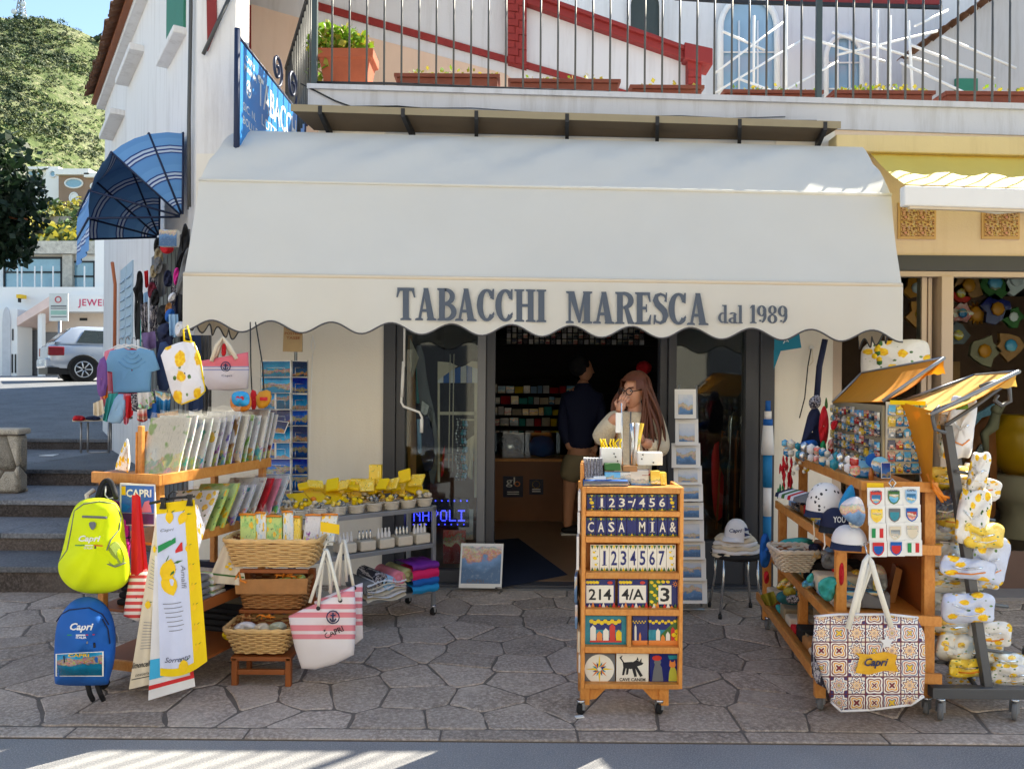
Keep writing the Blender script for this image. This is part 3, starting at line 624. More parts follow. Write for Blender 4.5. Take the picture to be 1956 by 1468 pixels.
def glyph(c):
 K,k=.20,.085
 if c=='T':return bx(.21,.41,0,1)+ser(.31,0,.18)+bx(.03,.59,.90,1)+[[(.03,.90),(.12,.90),(.05,.70),(.0,.70)]]+[[(.50,.90),(.59,.90),(.62,.70),(.57,.70)]]
 if c=='I':return bx(.07,.27,0,1)+ser(.17,0,.16)+ser(.17,1,.16,up=-1)
 if c=='H':return bx(.08,.27,0,1)+bx(.45,.64,0,1)+bx(.27,.45,.46,.55)+ser(.175,0,.16)+ser(.175,1,.16,up=-1)+ser(.545,0,.16)+ser(.545,1,.16,up=-1)
 if c=='A':return[[(.09,.04),(.18,.04),(.36,.98),(.28,.98)]]+[[(.40,.0),(.62,.0),(.42,1),(.26,1)]]+bx(.17,.46,.26,.35)+ser(.12,0,.13)+ser(.53,0,.16)
 if c=='M':return bx(.10,.18,0,1)+[[(.08,1),(.29,1),(.50,.12),(.42,.02)]]+[[(.40,.02),(.48,.02),(.68,1),(.60,1)]]+bx(.60,.80,0,1)+ser(.14,0,.13)+ser(.70,0,.17)+ser(.15,1,.13,up=-1)+ser(.72,1,.15,up=-1)
 if c=='B':return bx(.07,.26,0,1)+ser(.14,0,.13)+ser(.14,1,.13,up=-1)+arcp(.26,.745,.24,.21,90,-90,.17,.085)+arcp(.28,.275,.27,.235,90,-90,.18,.085)+bx(.24,.28,.46,.55)+bx(.24,.30,0,.085)+bx(.24,.30,.915,1)
 if c=='R':return bx(.07,.26,0,1)+ser(.16,0,.15)+ser(.14,1,.13,up=-1)+arcp(.27,.735,.25,.225,90,-90,.18,.09)+bx(.24,.29,.91,1)+[[(.30,.50),(.44,.50),(.62,.0),(.42,.0)]]+ser(.55,0,.09)
 if c=='E':return bx(.07,.26,0,1)+ser(.14,0,.13)+ser(.14,1,.13,up=-1)+bx(.2,.52,0,.09)+bx(.2,.50,.91,1)+bx(.2,.40,.46,.55)+[[(.42,.09),(.52,.09),(.54,.30),(.50,.30)]]+[[(.41,.91),(.50,.91),(.52,.70),(.48,.70)]]+[[(.36,.38),(.40,.38),(.40,.63),(.36,.63)]]
 if c=='C':return arcp(.32,.5,.225,.455,42,318,.20,.085,22)+[[(.42,.72),(.55,.66),(.56,1.0),(.51,1.0)]]+[[(.46,.20),(.55,.30),(.57,.22),(.50,.12)]]
 if c=='S':return ribbon([(.46,.80),(.40,.91),(.28,.955),(.15,.90),(.12,.76),(.18,.63),(.29,.53),(.40,.42),(.44,.27),(.39,.11),(.27,.045),(.14,.09),(.08,.20)],[.05,.075,.085,.13,.19,.2,.21,.2,.19,.13,.085,.075,.05])+[[(.40,.72),(.48,.70),(.49,1.0),(.45,1.0)]]+[[(.05,0),(.09,0),(.14,.30),(.06,.30)]]
 if c=='d':return bx(.24,.35,0,1)+arcp(.20,.30,.13,.26,90,270,.11,.05)+bx(.18,.26,.03,.09)+bx(.18,.26,.51,.57)+ser(.33,0,.08)+ser(.25,1,.08,up=-1)
 if c=='a':return bx(.21,.32,0,.5)+arcp(.19,.46,.11,.11,160,0,.09,.06)+arcp(.18,.16,.11,.13,90,270,.1,.05)+bx(.17,.24,.25,.31)+bx(.17,.24,.01,.07)+ser(.31,0,.07)
 if c=='l':return bx(.05,.16,0,1)+ser(.105,0,.09)+ser(.07,1,.07,up=-1)
 if c=='1':return bx(.10,.22,0,1)+ser(.16,0,.13)+[[(.02,.80),(.10,.86),(.16,1),(.10,1)]]
 if c=='8':return arcp(.19,.25,.13,.22,0,360,.12,.06,20)+arcp(.19,.74,.11,.21,0,360,.11,.06,20)
 if c=='9':return arcp(.18,.68,.125,.27,0,360,.12,.06,20)+arcp(.14,.45,.17,.41,-75,40,.11,.06)+[[(.08,.1),(.17,.1),(.17,.19),(.08,.19)]]
 return[]
def slabtext(b,s,u0,u1,v1,v0,m):
 tot=sum(LETW[c]for c in s);x=0;kk=0
 for c in s:
  for poly in glyph(c):
   kk+=1;pts=[]
   for gx,gy in poly:
    u=lerp(u0,u1,(x+gx)/tot);v=v1-(v1-v0)*gy+(u-u0)*.0145
    p=P(u,v,4.965-.00006*(kk%30));pts.append(p)
   area=sum((pts[i].x-pts[0].x)*(pts[(i+1)%len(pts)].z-pts[0].z)-(pts[(i+1)%len(pts)].x-pts[0].x)*(pts[i].z-pts[0].z)for i in range(len(pts)))
   b.face(pts if area>0 else pts[::-1],m)
  x+=LETW[c]
b=MB();slabtext(b,'TABACCHI',757,1044,611,549,m_sign_ink);slabtext(b,'MARESCA',1080,1354,617,556,m_sign_ink)
slabtext(b,'dal',1371,1420,617,582,m_sign_ink);slabtext(b,'1989',1431,1506,617,582,m_sign_ink);part('lettering',b,aw)
# hillside
def hz(x,y):
 t=min(1,max(0,(y-70)/190));base=14+112*t+(y-260)*.12*(1 if y>260 else 0)
 k=1/(1+math.exp((x+95)/22));k2=1+max(0,-x-170)*.0016
 return(base*k*k2 if base>0 else 0)+3*sin(x*.045+y*.03)*t+1.6*sin(x*.13-y*.09)*t
def grassmat():
 t=NT('hill_grass',.9,0,.2);v=t.co();n=t.noise(v,.09,6,.7);n2=t.noise(v,.6,5,.75)
 col=t.ramp(n,[(.32,S(66,82,46)),(.48,S(98,112,66)),(.62,S(120,126,92))]);col=t.mix(t.ramp(n2,[(.52,(0,0,0,1)),(.75,(1,1,1,1))]),col,S(178,168,138));t.base(col);t.bump(n2,1,1.0);return t.m
b=MB();b.grid([[(x,y,hz(x,y))for x in[-330+i*7 for i in range(66)]]for y in[62+j*7 for j in range(40)]],grassmat(),flip=False);struct('hill',b)
m_sh=[M('scrub_dark',S(54,70,44),.8,var=.4,vs=.8,bump=0),M('scrub_olive',S(104,114,64),.8,var=.4,vs=.8,bump=0),M('scrub_grey',S(130,134,104),.8,var=.35,vs=.8,bump=0),M('scrub_green',S(72,98,50),.8,var=.4,vs=.8,bump=0)]
rg=random.Random(3);b=MB()
def shrub(b,c,r,n,m,leaf,sq=.75):
 for _ in range(n):
  q=Vec((rg.gauss(0,1),rg.gauss(0,1),rg.gauss(0,1))).normalized();q=Vec((q.x,q.y,abs(q.z)*1.1-.15));k=rg.uniform(.55,1.05)
  k*=1+.25*sin(q.x*5+c[0])*sin(q.y*6+c[1])
  p=Vec(c)+Vec((q.x*r*k,q.y*r*k,q.z*r*k*sq));a=(q+Vec((rg.gauss(0,.5),rg.gauss(0,.5),rg.gauss(0,.5)))).normalized();e=a.cross(Vec((rg.gauss(0,1),rg.gauss(0,1),rg.gauss(0,1)))).normalized();f=a.cross(e)
  s=leaf*rg.uniform(.6,1.4);b.face([p-e*s-f*s*.6,p+e*s-f*s*.5,p+e*s*.7+f*s*.7,p-e*s*.6+f*s*.6],m)
for _ in range(4600):
 y=70+190*rg.random()**.8;u=rg.uniform(-70,330);x=(u-CX)/F*y;z=hz(x,y)
 dens=sin(x*.11+y*.05)+sin(y*.13-x*.06)+rg.uniform(-1.1,1.1)
 if y<100 and abs(u-110)<110:continue
 if dens<.15:r=rg.uniform(.35,.8);n=10
 else:r=rg.uniform(.7,1.9);n=36
 m=m_sh[0]if dens>1.0 else m_sh[rg.choice([1,1,2,3,0])];shrub(b,(x,y,z+r*.1),r,n,m,(.14+.07*r))
o=struct('hillside_scrub',b,'stuff');o['label']='olive and dark green scrub covering the hillside'
def lone(name,lab,u,v,Y,r,h,umbrella):
 c=P(u,v,Y);t=thing(name,lab,'tree',(c.x,c.y,c.z-h));b=MB();b.tube([c-Vec((0,0,h+2)),c-Vec((.1,0,h*.4)),c],[.35,.22,.15],m_sh[0],6)
 for k in range(4):a=k*1.6;b.tube([c-Vec((0,0,h*.3)),c+Vec((cos(a)*r*.6,sin(a)*r*.6,.1))],.1,m_sh[0],5)
 part('trunk',b,t);b=MB();shrub(b,c,r,130,m_sh[0],.7,.35 if umbrella else.7);part('crown',b,t)
lone('pine_tree','lone umbrella pine standing on the hill crest',203,82,262,4.6,5,True)
lone('hill_tree','round dark tree on the hill top beside the mast',52,58,255,6.0,4,False)
ms=thing('antenna_mast','lattice antenna mast with dishes on the hill top against the blue sky','mast',P(40,60,262));b=MB();c=P(40,60,262)
for dx,dy in((-1,-1),(1,-1),(1,1),(-1,1)):b.tube([c+Vec((dx*2,dy*2,-3)),c+Vec((dx*.4,dy*.4,12)),c+Vec((dx*.15,dy*.15,20))],.22,m_galv,4)
for k in range(9):
 z=-1+k*1.6;w=lerp(2,.4,(z+3)/15);w2=lerp(2,.4,(z+4.6)/15)
 for q in range(4):
  d=[(-1,-1),(1,-1),(1,1),(-1,1)];p0,p1=d[q],d[(q+1)%4];b.tube([c+Vec((p0[0]*w,p0[1]*w,z)),c+Vec((p1[0]*w2,p1[1]*w2,z+1.6))],.13,m_galv,4)
part('lattice',b,ms)
for k,(dx,z)in enumerate(((-1.6,6),(1.5,8.5),(-1.4,10.5),(-2.6,3.5),(1.9,4.5))):b=MB();b.lathe(c+Vec((dx,-1,z)),[(.1,0),(.9,.3),(.9,.4),(.1,.42)],m_wht,10,axis=Vec((0,-1,0)));part('dish',b,ms)
# villas on the slope
def vbox(par,name,u0,u1,v0,v1,Y,dep,m,bevel=0):b=MB();b.prism([P(u0,v1,Y),P(u1,v1,Y),P(u1,v0,Y),P(u0,v0,Y)],(0,dep,0),m);return part(name,b,par,bevel=bevel)
def oval(par,name,u,v,ru,rv,Y,m,rim,half=False):
 n=16;pts=[(u+ru*cos(2*pi*i/n),v-rv*sin(2*pi*i/n))for i in range(n)]
 if half:pts=[(u+ru*cos(pi*i/10),v-rv*sin(pi*i/10))for i in range(11)]
 b=MB();b.prism([P(a,c,Y-.05)for a,c in pts],(0,.1,0),m);w=part(name,b,par);b=MB();b.tube([P(a,c,Y-.08)for a,c in pts],3/F*Y*.55,rim,5,closed=True);part('frame',b,w)
m_vst=M('brown_stone_facade',S(150,124,104),.85,var=.2,vs=1.2,bump=.4,bs=6);m_vgl=M('grey_window_glass',S(120,160,176),.15,var=.15,bump=0,spec=.8);m_sunw=M('sunlit_whitewash',S(240,238,234),.8,var=.05,vs=.5)
vl=thing('white_villa','white villa with rounded arched windows half hidden behind the dark tree','building',P(75,385,84))
vbox(vl,'wall',20,88,322,400,84,7,m_sunw);vbox(vl,'tower',88,112,318,400,83.6,7,m_sunw);vbox(vl,'roof',18,90,318,323,83.5,8,m_sunw)
oval(vl,'window',63,341,17,16,84,m_vgl,m_wht,True);oval(vl,'window',35,341,9,14,84,m_vgl,m_wht,True);oval(vl,'window',60,372,15,12,84,m_vgl,m_wht,True);oval(vl,'window',101,332,6,6,83.6,m_vgl,m_wht)
v2=thing('stone_villa','brown stone villa with two white rimmed oval windows on the slope','building',P(155,385,82))
vbox(v2,'wall',112,215,336,392,82,8,m_vst);vbox(v2,'roof',104,170,322,333,81.5,9,m_sunw);vbox(v2,'roof',160,220,330,338,81.5,9,m_sunw)
oval(v2,'window',141,350,17,9,82,m_vgl,m_wht);oval(v2,'window',182,356,9,7,82,m_vgl,m_wht);oval(v2,'window',141,378,8,10,82,m_wht,m_wht);oval(v2,'window',178,380,8,9,82,m_wht,m_wht)
b=MB()
for k in range(5):
 v=395+k*18;Y=78-k*8;b.prism([P(60,v+14,Y),P(330,v+16,Y),P(330,v,Y),P(60,v,Y)],(0,12,0),m_rubble)
w=struct('garden_terraces',b);b=MB();rg=random.Random(8)
for k in range(5):
 for q in range(34):Y=77.5-k*8;c=P(rg.uniform(60,300),394+k*18+rg.uniform(-4,8),Y+rg.uniform(-.8,2));shrub(b,c,rg.uniform(.4,1.1),16,m_leafB if rg.random()<.3 else m_sh[rg.choice([3,1,3])],.22)
o=struct('terrace_plants',b,'stuff');o['label']='green and yellow plants on the garden terraces'
# jewellery shop building up the side street
jb=thing('jewellery_building','white building across the upper street with long blue windows and a pink lettered shop sign','building',P(100,725,26))
Yj=26;vbox(jb,'wall',-260,330,590,745,Yj+.6,6,M('beige_wall',S(214,200,186),.8,var=.06));vbox(jb,'parapet',-260,330,548,596,Yj+.1,6,m_sunw);vbox(jb,'upper_wall',-260,330,470,552,Yj+1.2,5,m_sunw)  # lower wall is plain beige
vbox(jb,'window_band',8,116,492,548,Yj+1.15,.05,m_vgl);vbox(jb,'window_band',140,178,500,549,Yj+1.15,.05,m_vgl)
for u0,u1,v0,v1 in((8,117,490,494),(8,117,518,521),(115,119,490,550),(139,141,498,550),(140,179,498,501),(140,179,526,529),(178,181,498,550),(6,9,490,550)):vbox(jb,'window_frame',u0,u1,v0,v1,Yj+1.1,.06,m_blk)
for u in(32,40,65,78,100,160):vbox(jb,'rail_post',u,u+1.6,508,552,Yj+.3,.04,m_wht)
vbox(jb,'cornice',-260,330,460,484,Yj+.9,6,m_rubble);pw=vbox(jb,'stone_pier',119,138,486,552,Yj+1.0,.3,m_rubble)
vbox(jb,'side_tower',181,300,455,560,Yj+.4,5,m_sunw)
fs=vbox(jb,'sign_board',128,330,563,595,Yj-.1,.25,m_wht);b=MB();p=P(149,588,Yj-.112)
b.text('JEWELLERY',p,XA,ZA,17/F*Yj,M('pink_lettering',S(206,50,100),.5,bump=0),bold=.012,align='L',space=1.1);part('lettering',b,fs)
sh=vbox(jb,'roller_shutter',44,75,630,723,Yj+.52,.08,m_framelt);sh2=vbox(jb,'roller_shutter',82,110,634,723,Yj+.52,.08,m_framelt)
for k in range(15):vbox(sh,'slat',44.3,74.7,631+k*6.1,636.2+k*6.1,Yj+.49,.028,m_framelt)
vbox(jb,'pillar',72,80,598,730,Yj-.5,.2,m_wht)
b=MB();b.prism([P(32,622,Yj-.6),P(94,585,Yj-.6),P(94,566,Yj-.6),P(32,606,Yj-.6)],(0,1.2,0),M('pink_fascia',S(232,206,196),.7));part('gable_fascia',b,jb)
vbox(jb,'vent_grille',152,166,607,612,Yj+.57,.03,m_blk)
vbox(jb,'arch_wall',-60,33,590,735,Yj-.4,.8,m_sunw);n=10;pts=[(4,728),(20,728)]+[(12+8*cos(pi*i/n),620-34*sin(pi*i/n))for i in range(n+1)]
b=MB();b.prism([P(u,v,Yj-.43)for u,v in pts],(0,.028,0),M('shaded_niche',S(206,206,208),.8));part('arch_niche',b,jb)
for u0,v0,v1 in((23,628,650),(22,676,712),(28,676,712)):vbox(jb,'slot',u0,u0+2.4,v0,v1,Yj-.42,.018,m_blk)
lp=thing('yellow_lamp','small yellow lamp on the white parapet up the side street','lamp',P(35,572,Yj-.2));vbox(lp,'housing',31,40,562,569,Yj-.3,.3,M('yellow_plastic',S(236,190,40),.5));vbox(lp,'stem',34,37,569,577,Yj-.2,.1,m_blk)
ts=thing('street_sign','white street sign board with a red ring symbol on a pole','sign',P(112,725,22.6));Ys=22.6
b=MB();b.tube([P(114,730,Ys+.06),P(114,600,Ys+.06)],.05,m_galv,8);part('pole',b,ts);bd=vbox(ts,'board',94,130,560,613,Ys,.03,M('sign_white',S(214,218,214),.5,bump=0))
b=MB();c=P(111,572,Ys-.01);r=6.5/F*Ys;n=20;b.grid([[c+Vec((cos(2*pi*i/n)*q,0,sin(2*pi*i/n)*q))for i in range(n)]for q in(r*.68,r)],M('sign_red',S(200,70,80),.5,bump=0),cu=True,flip=True);part('ring',b,bd)
for k,(v0,v1,g)in enumerate(((583,586,0),(588,590,0),(593,601,1),(604,606,0))):vbox(bd,'print_line',97,127,v0,v1,Ys-.006,.004,M('sign_green',S(150,190,176),.5,bump=0)if g else m_framelt)
# silver hatchback
car=thing('parked_car','silver hatchback parked up the side street in front of the shutter, seen from its rear','car',(-12.1,20.2,1.53),radians(38))
def carpaint():
 t=NT('silver_paint',.25,.35,.6);t.b.inputs['Coat Weight'].default_value=.6;t.base(S(176,184,196));return t.m
m_car=carpaint();m_tyre=M('tyre_rubber',S(26,26,28),.85,var=.1);m_cargl=M('car_glass',S(40,48,50),.08,bump=0,spec=.9);m_tail=M('tail_lamp',S(140,30,40),.2,bump=0);m_rim=M('alloy_rim',S(190,194,200),.3,.7,bump=0)
def loft(secs,m,b):
 rows=[]
 for x,pr_ in secs:rows.append([Vec((x,-y,z))for y,z in pr_]+[Vec((x,y,z))for y,z in reversed(pr_)])
 b.grid(rows,m,cu=False);b.idx([b.av(p)for p in rows[0]][::-1],m);b.idx([b.av(p)for p in rows[-1]],m)
b=MB()
def bodysec(x,zt,w,zb=.24):return(x,[(w*.90,zb),(w,zb+.12),(w*1.0,.58),(w*.985,zt-.08),(w*.93,zt),(w*.4,zt+.02)])
loft([bodysec(0,.86,.74,.36),bodysec(.05,.92,.80,.30),bodysec(.25,.97,.85),bodysec(.9,.98,.865),bodysec(2.0,.97,.87),bodysec(2.9,.94,.865),bodysec(3.5,.86,.84),bodysec(3.95,.74,.78),bodysec(4.15,.62,.68,.34)],m_car,b);part('body',b,car,local=True)
b=MB()
def cabsec(x,zt,w,wt):return(x,[(w,.95),(w*.99,1.0),(wt+.02,zt-.05),(wt*.92,zt),(wt*.4,zt+.015)])
loft([cabsec(.14,1.0,.80,.78),cabsec(.30,1.17,.82,.70),cabsec(.55,1.38,.83,.64),cabsec(.75,1.43,.83,.62),cabsec(1.9,1.44,.83,.63),cabsec(2.3,1.38,.82,.64),cabsec(3.05,.99,.80,.78)],m_car,b);part('roof',b,car,local=True)
for x0,x1,x2,x3,nm in((.62,1.35,1.22,.84,'rear_side_window'),(1.43,2.42,2.12,1.34,'door_window')):
 for s in(-1,1):
  b=MB();q=[(x0,s*.842,1.0),(x1 if nm[0]=='r' else x1,s*.842,1.0),(x2+(.12 if nm[0]=='r' else 0),s*.70,1.33),(x3-(.02),s*.70,1.33)]
  q=q if s<0 else q[::-1];b.prism(q,(0,-s*.02,0),m_cargl);part(nm,b,car,local=True)
b=MB();b.prism([(.135,.66,1.03),(.135,-.66,1.03),(.50,-.56,1.36),(.50,.56,1.36)],(.03,0,0),m_cargl);part('rear_window',b,car,local=True)
b=MB();b.box(-.07,.16,-.80,.80,.34,.60,m_car);part('bumper',b,car,local=True,bevel=.05)
b=MB();b.box(-.02,4.1,-.84,.84,.19,.36,m_blk);part('underbody',b,car,local=True)
for s in(-1,1):
 b=MB();b.obox((-.012,s*.84-.13 if s>0 else-.86,.66),(.36,0,0),(0,0,.22),(0,.13,0),m_tail);part('tail_lamp',b,car,local=True,bevel=.02)
b=MB();b.box(-.075,-.068,-.26,.26,.46,.57,m_wht);part('number_plate',b,car,local=True)
for x in(.78,3.3):
 for s in(-1,1):
  w=thing('wheel',None,None);w.parent=car;T[w]=T[car];ax=Vec((0,s,0));b=MB();b.lathe((x,s*.70,.32),[(.20,0),(.31,.0),(.325,.04),(.325,.14),(.30,.17),(.21,.17)],m_tyre,24,axis=ax);part('tyre',b,w,local=True)
  b=MB();b.lathe((x,s*.72,.32),[(.21,.10),(.21,.155),(.19,.155),(.19,.06)],m_rim,24,axis=ax,cap=False);b.lathe((x,s*.72,.32),[(.045,.05),(.045,.14)],m_rim,10,axis=ax)
  for k in range(7):a=2*pi*k/7;q=Vec((cos(a),0,sin(a)));r_=Vec((-sin(a),0,cos(a)));c=Vec((x,s*.86,.32));b.tube([c+q*.03,c+q*.2],.021,m_rim,5)
  b.lathe((x,s*.71,.32),[(.01,.02),(.2,.02)],m_blk,16,axis=ax);part('rim',b,w,local=True)
  b=MB();c=Vec((x,s*.868,.32));b.tube([c+Vec((.36*cos(pi*i/12),0,.36*sin(pi*i/12)))for i in range(13)],.02,m_blk,5);b.prism([c+Vec((.35*cos(2*pi*i/20),-s*.006,.35*sin(2*pi*i/20)))for i in range(20)][::(-1 if s<0 else 1)],(0,s*.004,0),m_blk);part('wheel_arch',b,car,local=True)
  # dark tree overhanging the street
tr=thing('street_tree','dark evergreen tree leaning over the side street in front of the white villa','tree',(-12.3,15.0,1.0));b=MB();rg=random.Random(17)
b.tube([(-12.3,15,.8),(-12.2,15,3),(-11.8,15,4.6),(-11,15,5.6)],[.24,.2,.16,.1],m_pinedark,8)
for e in((-9.2,14.8,4.6),(-9.8,15.6,5.6),(-10.4,14.2,6.3),(-12.4,15,6.6)):b.tube([(-12.1,15,3.4),(-11.0,15,4.8),e],[.1,.07,.02],m_pinedark,6)
part('trunk',b,tr);b=MB()
for c,r,n in(((-10.0,15,4.95),1.0,1500),((-10.4,15.1,5.5),1.25,1500),((-11.8,15.2,6.2),1.5,1300),((-9.75,14.9,4.2),.62,650),((-10.6,15.0,4.35),.85,900),((-11.4,15,4.8),1.2,900)):foliage(b,c,r,r*.9,r*.85,n,.15,m_leafD,rg,None,.0)
part('crown',b,tr)
lh=thing('bounce_house','unseen house added beyond the stone steps to bounce light','building',(-9,3,0));b=MB();b.box(-13,-8.6,-2,8.0,-.1,4.5,M('grey_lilac_house',S(170,172,182),.85));part('wall',b,lh)  # out of view, added to bounce sunlight onto the side wall
# unseen row of houses added across the road to bounce warm light
ob=thing('opposite_bounce_row','unseen cream houses added across the road for bounce light','building',(0,-7,0));b=MB();b.box(-26,26,-12,-7,-.1,9.5,M('bounce_cream_house',S(184,174,158),.85,var=.06));part('wall',b,ob)
for k in range(14):
 b=MB();x=-24+k*3.6;b.box(x,x+1.3,-7.005,-6.94,.9 if k%3 else.0,2.5,m_frame);part('window' if k%3 else 'door',b,ob);b=MB();b.box(x,x+1.1,-7.005,-6.94,4.2,5.8,m_paleblue);part('window',b,ob)
 # printed materials
def uvmat(name,rough=.5,coat=0.0):
 t=NT(name,rough,0,.4);t.b.inputs['Coat Weight'].default_value=coat;t.b.inputs['Coat Roughness'].default_value=.15
 v=t.co('UV');r=t.rnd();w=t.n('Mapping',{'Vector':v,'Location':t.n('CombineXYZ',{0:t.math('MULTIPLY',r,53.0),1:t.math('MULTIPLY',r,17.0),2:t.math('MULTIPLY',r,31.0)}).outputs[0]}).outputs[0]
 return t,v,r,w
def picmat(name,sky,land,sea,rough=.25,speck=.6,coat=.4,border=None):
 t,v,r,w=uvmat(name,rough,coat);x,y,z=t.sep(v)
 n=t.noise(w,2.2,5,.6);n2=t.noise(w,9,5,.75);yy=t.math('ADD',y,t.math('MULTIPLY_ADD',n,.9,-.45));yy=t.math('ADD',yy,t.math('MULTIPLY_ADD',r,.8,-.42))
 col=t.ramp(yy,[(.0,sc(sea,.55)),(.28,sea),(.33,land[0]),(.45,land[1]),(.56,land[2]),(.60,sky[0]),(1.0,sky[1])])
 band=t.ramp(yy,[(.30,(0,0,0,1)),(.34,(1,1,1,1)),(.56,(1,1,1,1)),(.6,(.12,.12,.12,1))])
 wc=t.n('TexVoronoi',{'Vector':w,'Scale':26}).outputs['Color'];col=t.mix(t.math('MULTIPLY',band,speck*.6),col,t.mix(.4,wc,land[3]))
 col=t.mix(t.ramp(n2,[(.55,(0,0,0,1)),(.8,(.5,.5,.5,1))]),col,sc(sky[1],.9))
 if border:
  e=t.math('MINIMUM',t.math('MINIMUM',x,t.math('SUBTRACT',1.0,x)),t.math('MINIMUM',y,t.math('SUBTRACT',1.0,y)));hs=t.n('HueSaturation',{'Hue':t.math('MULTIPLY_ADD',t.math('FRACT',t.math('MULTIPLY',r,9.7)),.07,.465),'Saturation':1.15,'Value':t.math('MULTIPLY_ADD',t.math('FRACT',t.math('MULTIPLY',r,5.3)),.7,.6),'Color':col}).outputs[0];col=t.mix(t.math('LESS_THAN',e,border[0]),hs,border[1])
 t.base(col);return t.m
WHT=S(236,234,230)
m_card=picmat('postcard_print',(S(70,136,196),S(24,76,150)),(S(40,60,40),S(140,110,72),S(66,76,60),S(226,190,160)),S(14,96,150),coat=.1,border=(.03,WHT))
m_card2=picmat('night_postcard_print',(S(40,70,130),S(20,40,90)),(S(40,40,40),S(160,110,50),S(40,50,60),S(240,190,110)),S(20,60,110),coat=.1,border=(.03,WHT))
m_wc=picmat('watercolour_print',(S(176,196,224),S(216,222,230)),(S(150,140,120),S(206,180,150),S(170,170,140),S(232,196,170)),S(96,140,190),.6,coat=0)
m_wc2=picmat('pale_watercolour_print',(S(226,214,214),S(206,214,226)),(S(210,120,90),S(216,196,160),S(150,170,200),S(240,220,180)),S(120,160,206),.6,coat=0)
m_magA=picmat('blue_magnet_print',(S(110,190,220),S(60,160,210)),(S(230,230,220),S(210,170,120),S(60,120,90),S(240,220,160)),S(30,130,190),.2)
m_magB=picmat('dark_magnet_print',(S(80,90,110),S(50,60,90)),(S(90,80,70),S(190,170,140),S(50,60,50),S(230,190,120)),S(40,60,80),.2)
m_magC=picmat('yellow_magnet_print',(S(240,214,90),S(236,190,40)),(S(240,236,210),S(220,150,40),S(90,140,60),S(250,230,120)),S(250,210,60),.2)
m_magD=picmat('red_magnet_print',(S(216,70,60),S(230,220,210)),(S(240,236,210),S(200,50,40),S(70,120,60),S(250,230,190)),S(190,40,40),.2)
m_magE=picmat('cream_magnet_print',(S(226,220,206),S(200,196,186)),(S(180,160,130),S(206,190,160),S(120,120,110),S(240,236,226)),S(160,170,176),.25)
def lemonmat(name,base,scale=4.0,coat=0.0,rough=.7,trans=0.0,dens=.36,blue=None):
 t,v,r,w=uvmat(name,rough,coat);vo=t.n('TexVoronoi',{'Vector':w,'Scale':scale});d=vo.outputs['Distance'];n=t.noise(w,scale*2.5,3);dd=t.math('ADD',d,t.math('MULTIPLY_ADD',n,.3,-.15))
 col=t.mix(t.ramp(t.noise(w,scale*.9,2),[(.56,(0,0,0,1)),(.6,(1,1,1,1))]),base,blue or sc(base,.93))
 l=t.n('TexVoronoi',{'Vector':w,'Scale':scale*1.9}).outputs['Distance'];gl=t.ramp(t.math('ADD',l,t.math('MULTIPLY_ADD',n,.35,-.17)),[(.17,(1,1,1,1)),(.22,(0,0,0,1))])
 col=t.mix(gl,col,t.ramp(n,[(.4,S(60,96,50)),(.6,S(120,160,90))]));yl=t.ramp(dd,[(dens-.05,(1,1,1,1)),(dens,(0,0,0,1))]);yc=t.ramp(t.noise(w,scale*5,3),[(.4,S(236,176,30)),(.6,S(250,212,50))])
 t.base(t.mix(yl,col,yc));t.bump(t.noise(t.co(),26,4),.5,.012)
 if coat:t.b.inputs['Coat Roughness'].default_value=.2
 return t.m
m_lem=lemonmat('lemon_cotton',S(232,230,228));m_lemblue=lemonmat('lemon_sky_cotton',S(206,214,236),3.0,blue=S(190,204,240));m_lemfilm=lemonmat('lemon_print_in_film',S(226,226,220),3.2,.9,.35,blue=S(196,214,226));m_lemgreen=lemonmat('green_lemon_print',S(190,214,120),3.5,.6,.4,blue=S(150,200,110))
m_lemyel=lemonmat('yellow_lemon_print',S(244,206,60),3.5,.6,.4,blue=S(250,226,120),dens=.2)
def towelmat():
 t,v,r,w=uvmat('souvenir_towel_print',.45,.5);x,y,z=t.sep(v);n=t.noise(w,5,4,.6);n2=t.n('TexVoronoi',{'Vector':w,'Scale':5});hue=t.n('HueSaturation',{'Hue':r,'Saturation':1.1,'Value':.9,'Color':S(214,70,50)}).outputs[0]
 base=t.mix(t.math('FRACT',t.math('MULTIPLY',r,7.3)),S(222,222,232),S(214,208,196));m1=t.ramp(t.math('ADD',y,t.math('MULTIPLY_ADD',n,.7,-.35)),[(.26,(1,1,1,1)),(.30,(0,0,0,1))])
 c2=t.mix(.45,n2.outputs['Color'],t.mix(t.math('GREATER_THAN',n,.5),S(240,200,60),hue));col=t.mix(m1,base,c2);sp=t.ramp(t.noise(w,3.5,2),[(.58,(0,0,0,1)),(.66,(1,1,1,1))]);col=t.mix(sp,col,t.mix(.5,hue,S(40,50,40)))
 ln=t.ramp(t.noise(t.n('Mapping',{'Vector':w,'Scale':(26,3,1)}).outputs[0],3,2),[(.62,(0,0,0,1)),(.66,(.5,.5,.5,1))]);t.base(t.mix(ln,col,S(90,90,110)));t.bump(t.noise(t.co(),30,4),.6,.01);return t.m
m_towel=towelmat()
def stripemat(name,stops,rough=.75,scale=1.0,axis=1,blur='CONSTANT'):
 t,v,r,w=uvmat(name,rough);c=t.sep(v)[axis];f=t.math('FRACT',t.math('MULTIPLY',c,scale));t.base(t.ramp(f,stops,blur));t.bump(t.noise(t.co(),300,2),.3,.002);return t.m
def cloth_(name,c,**k):return M(name,c,.8,var=.10,vs=5,bump=.25,bs=260,bd=.002,**k)
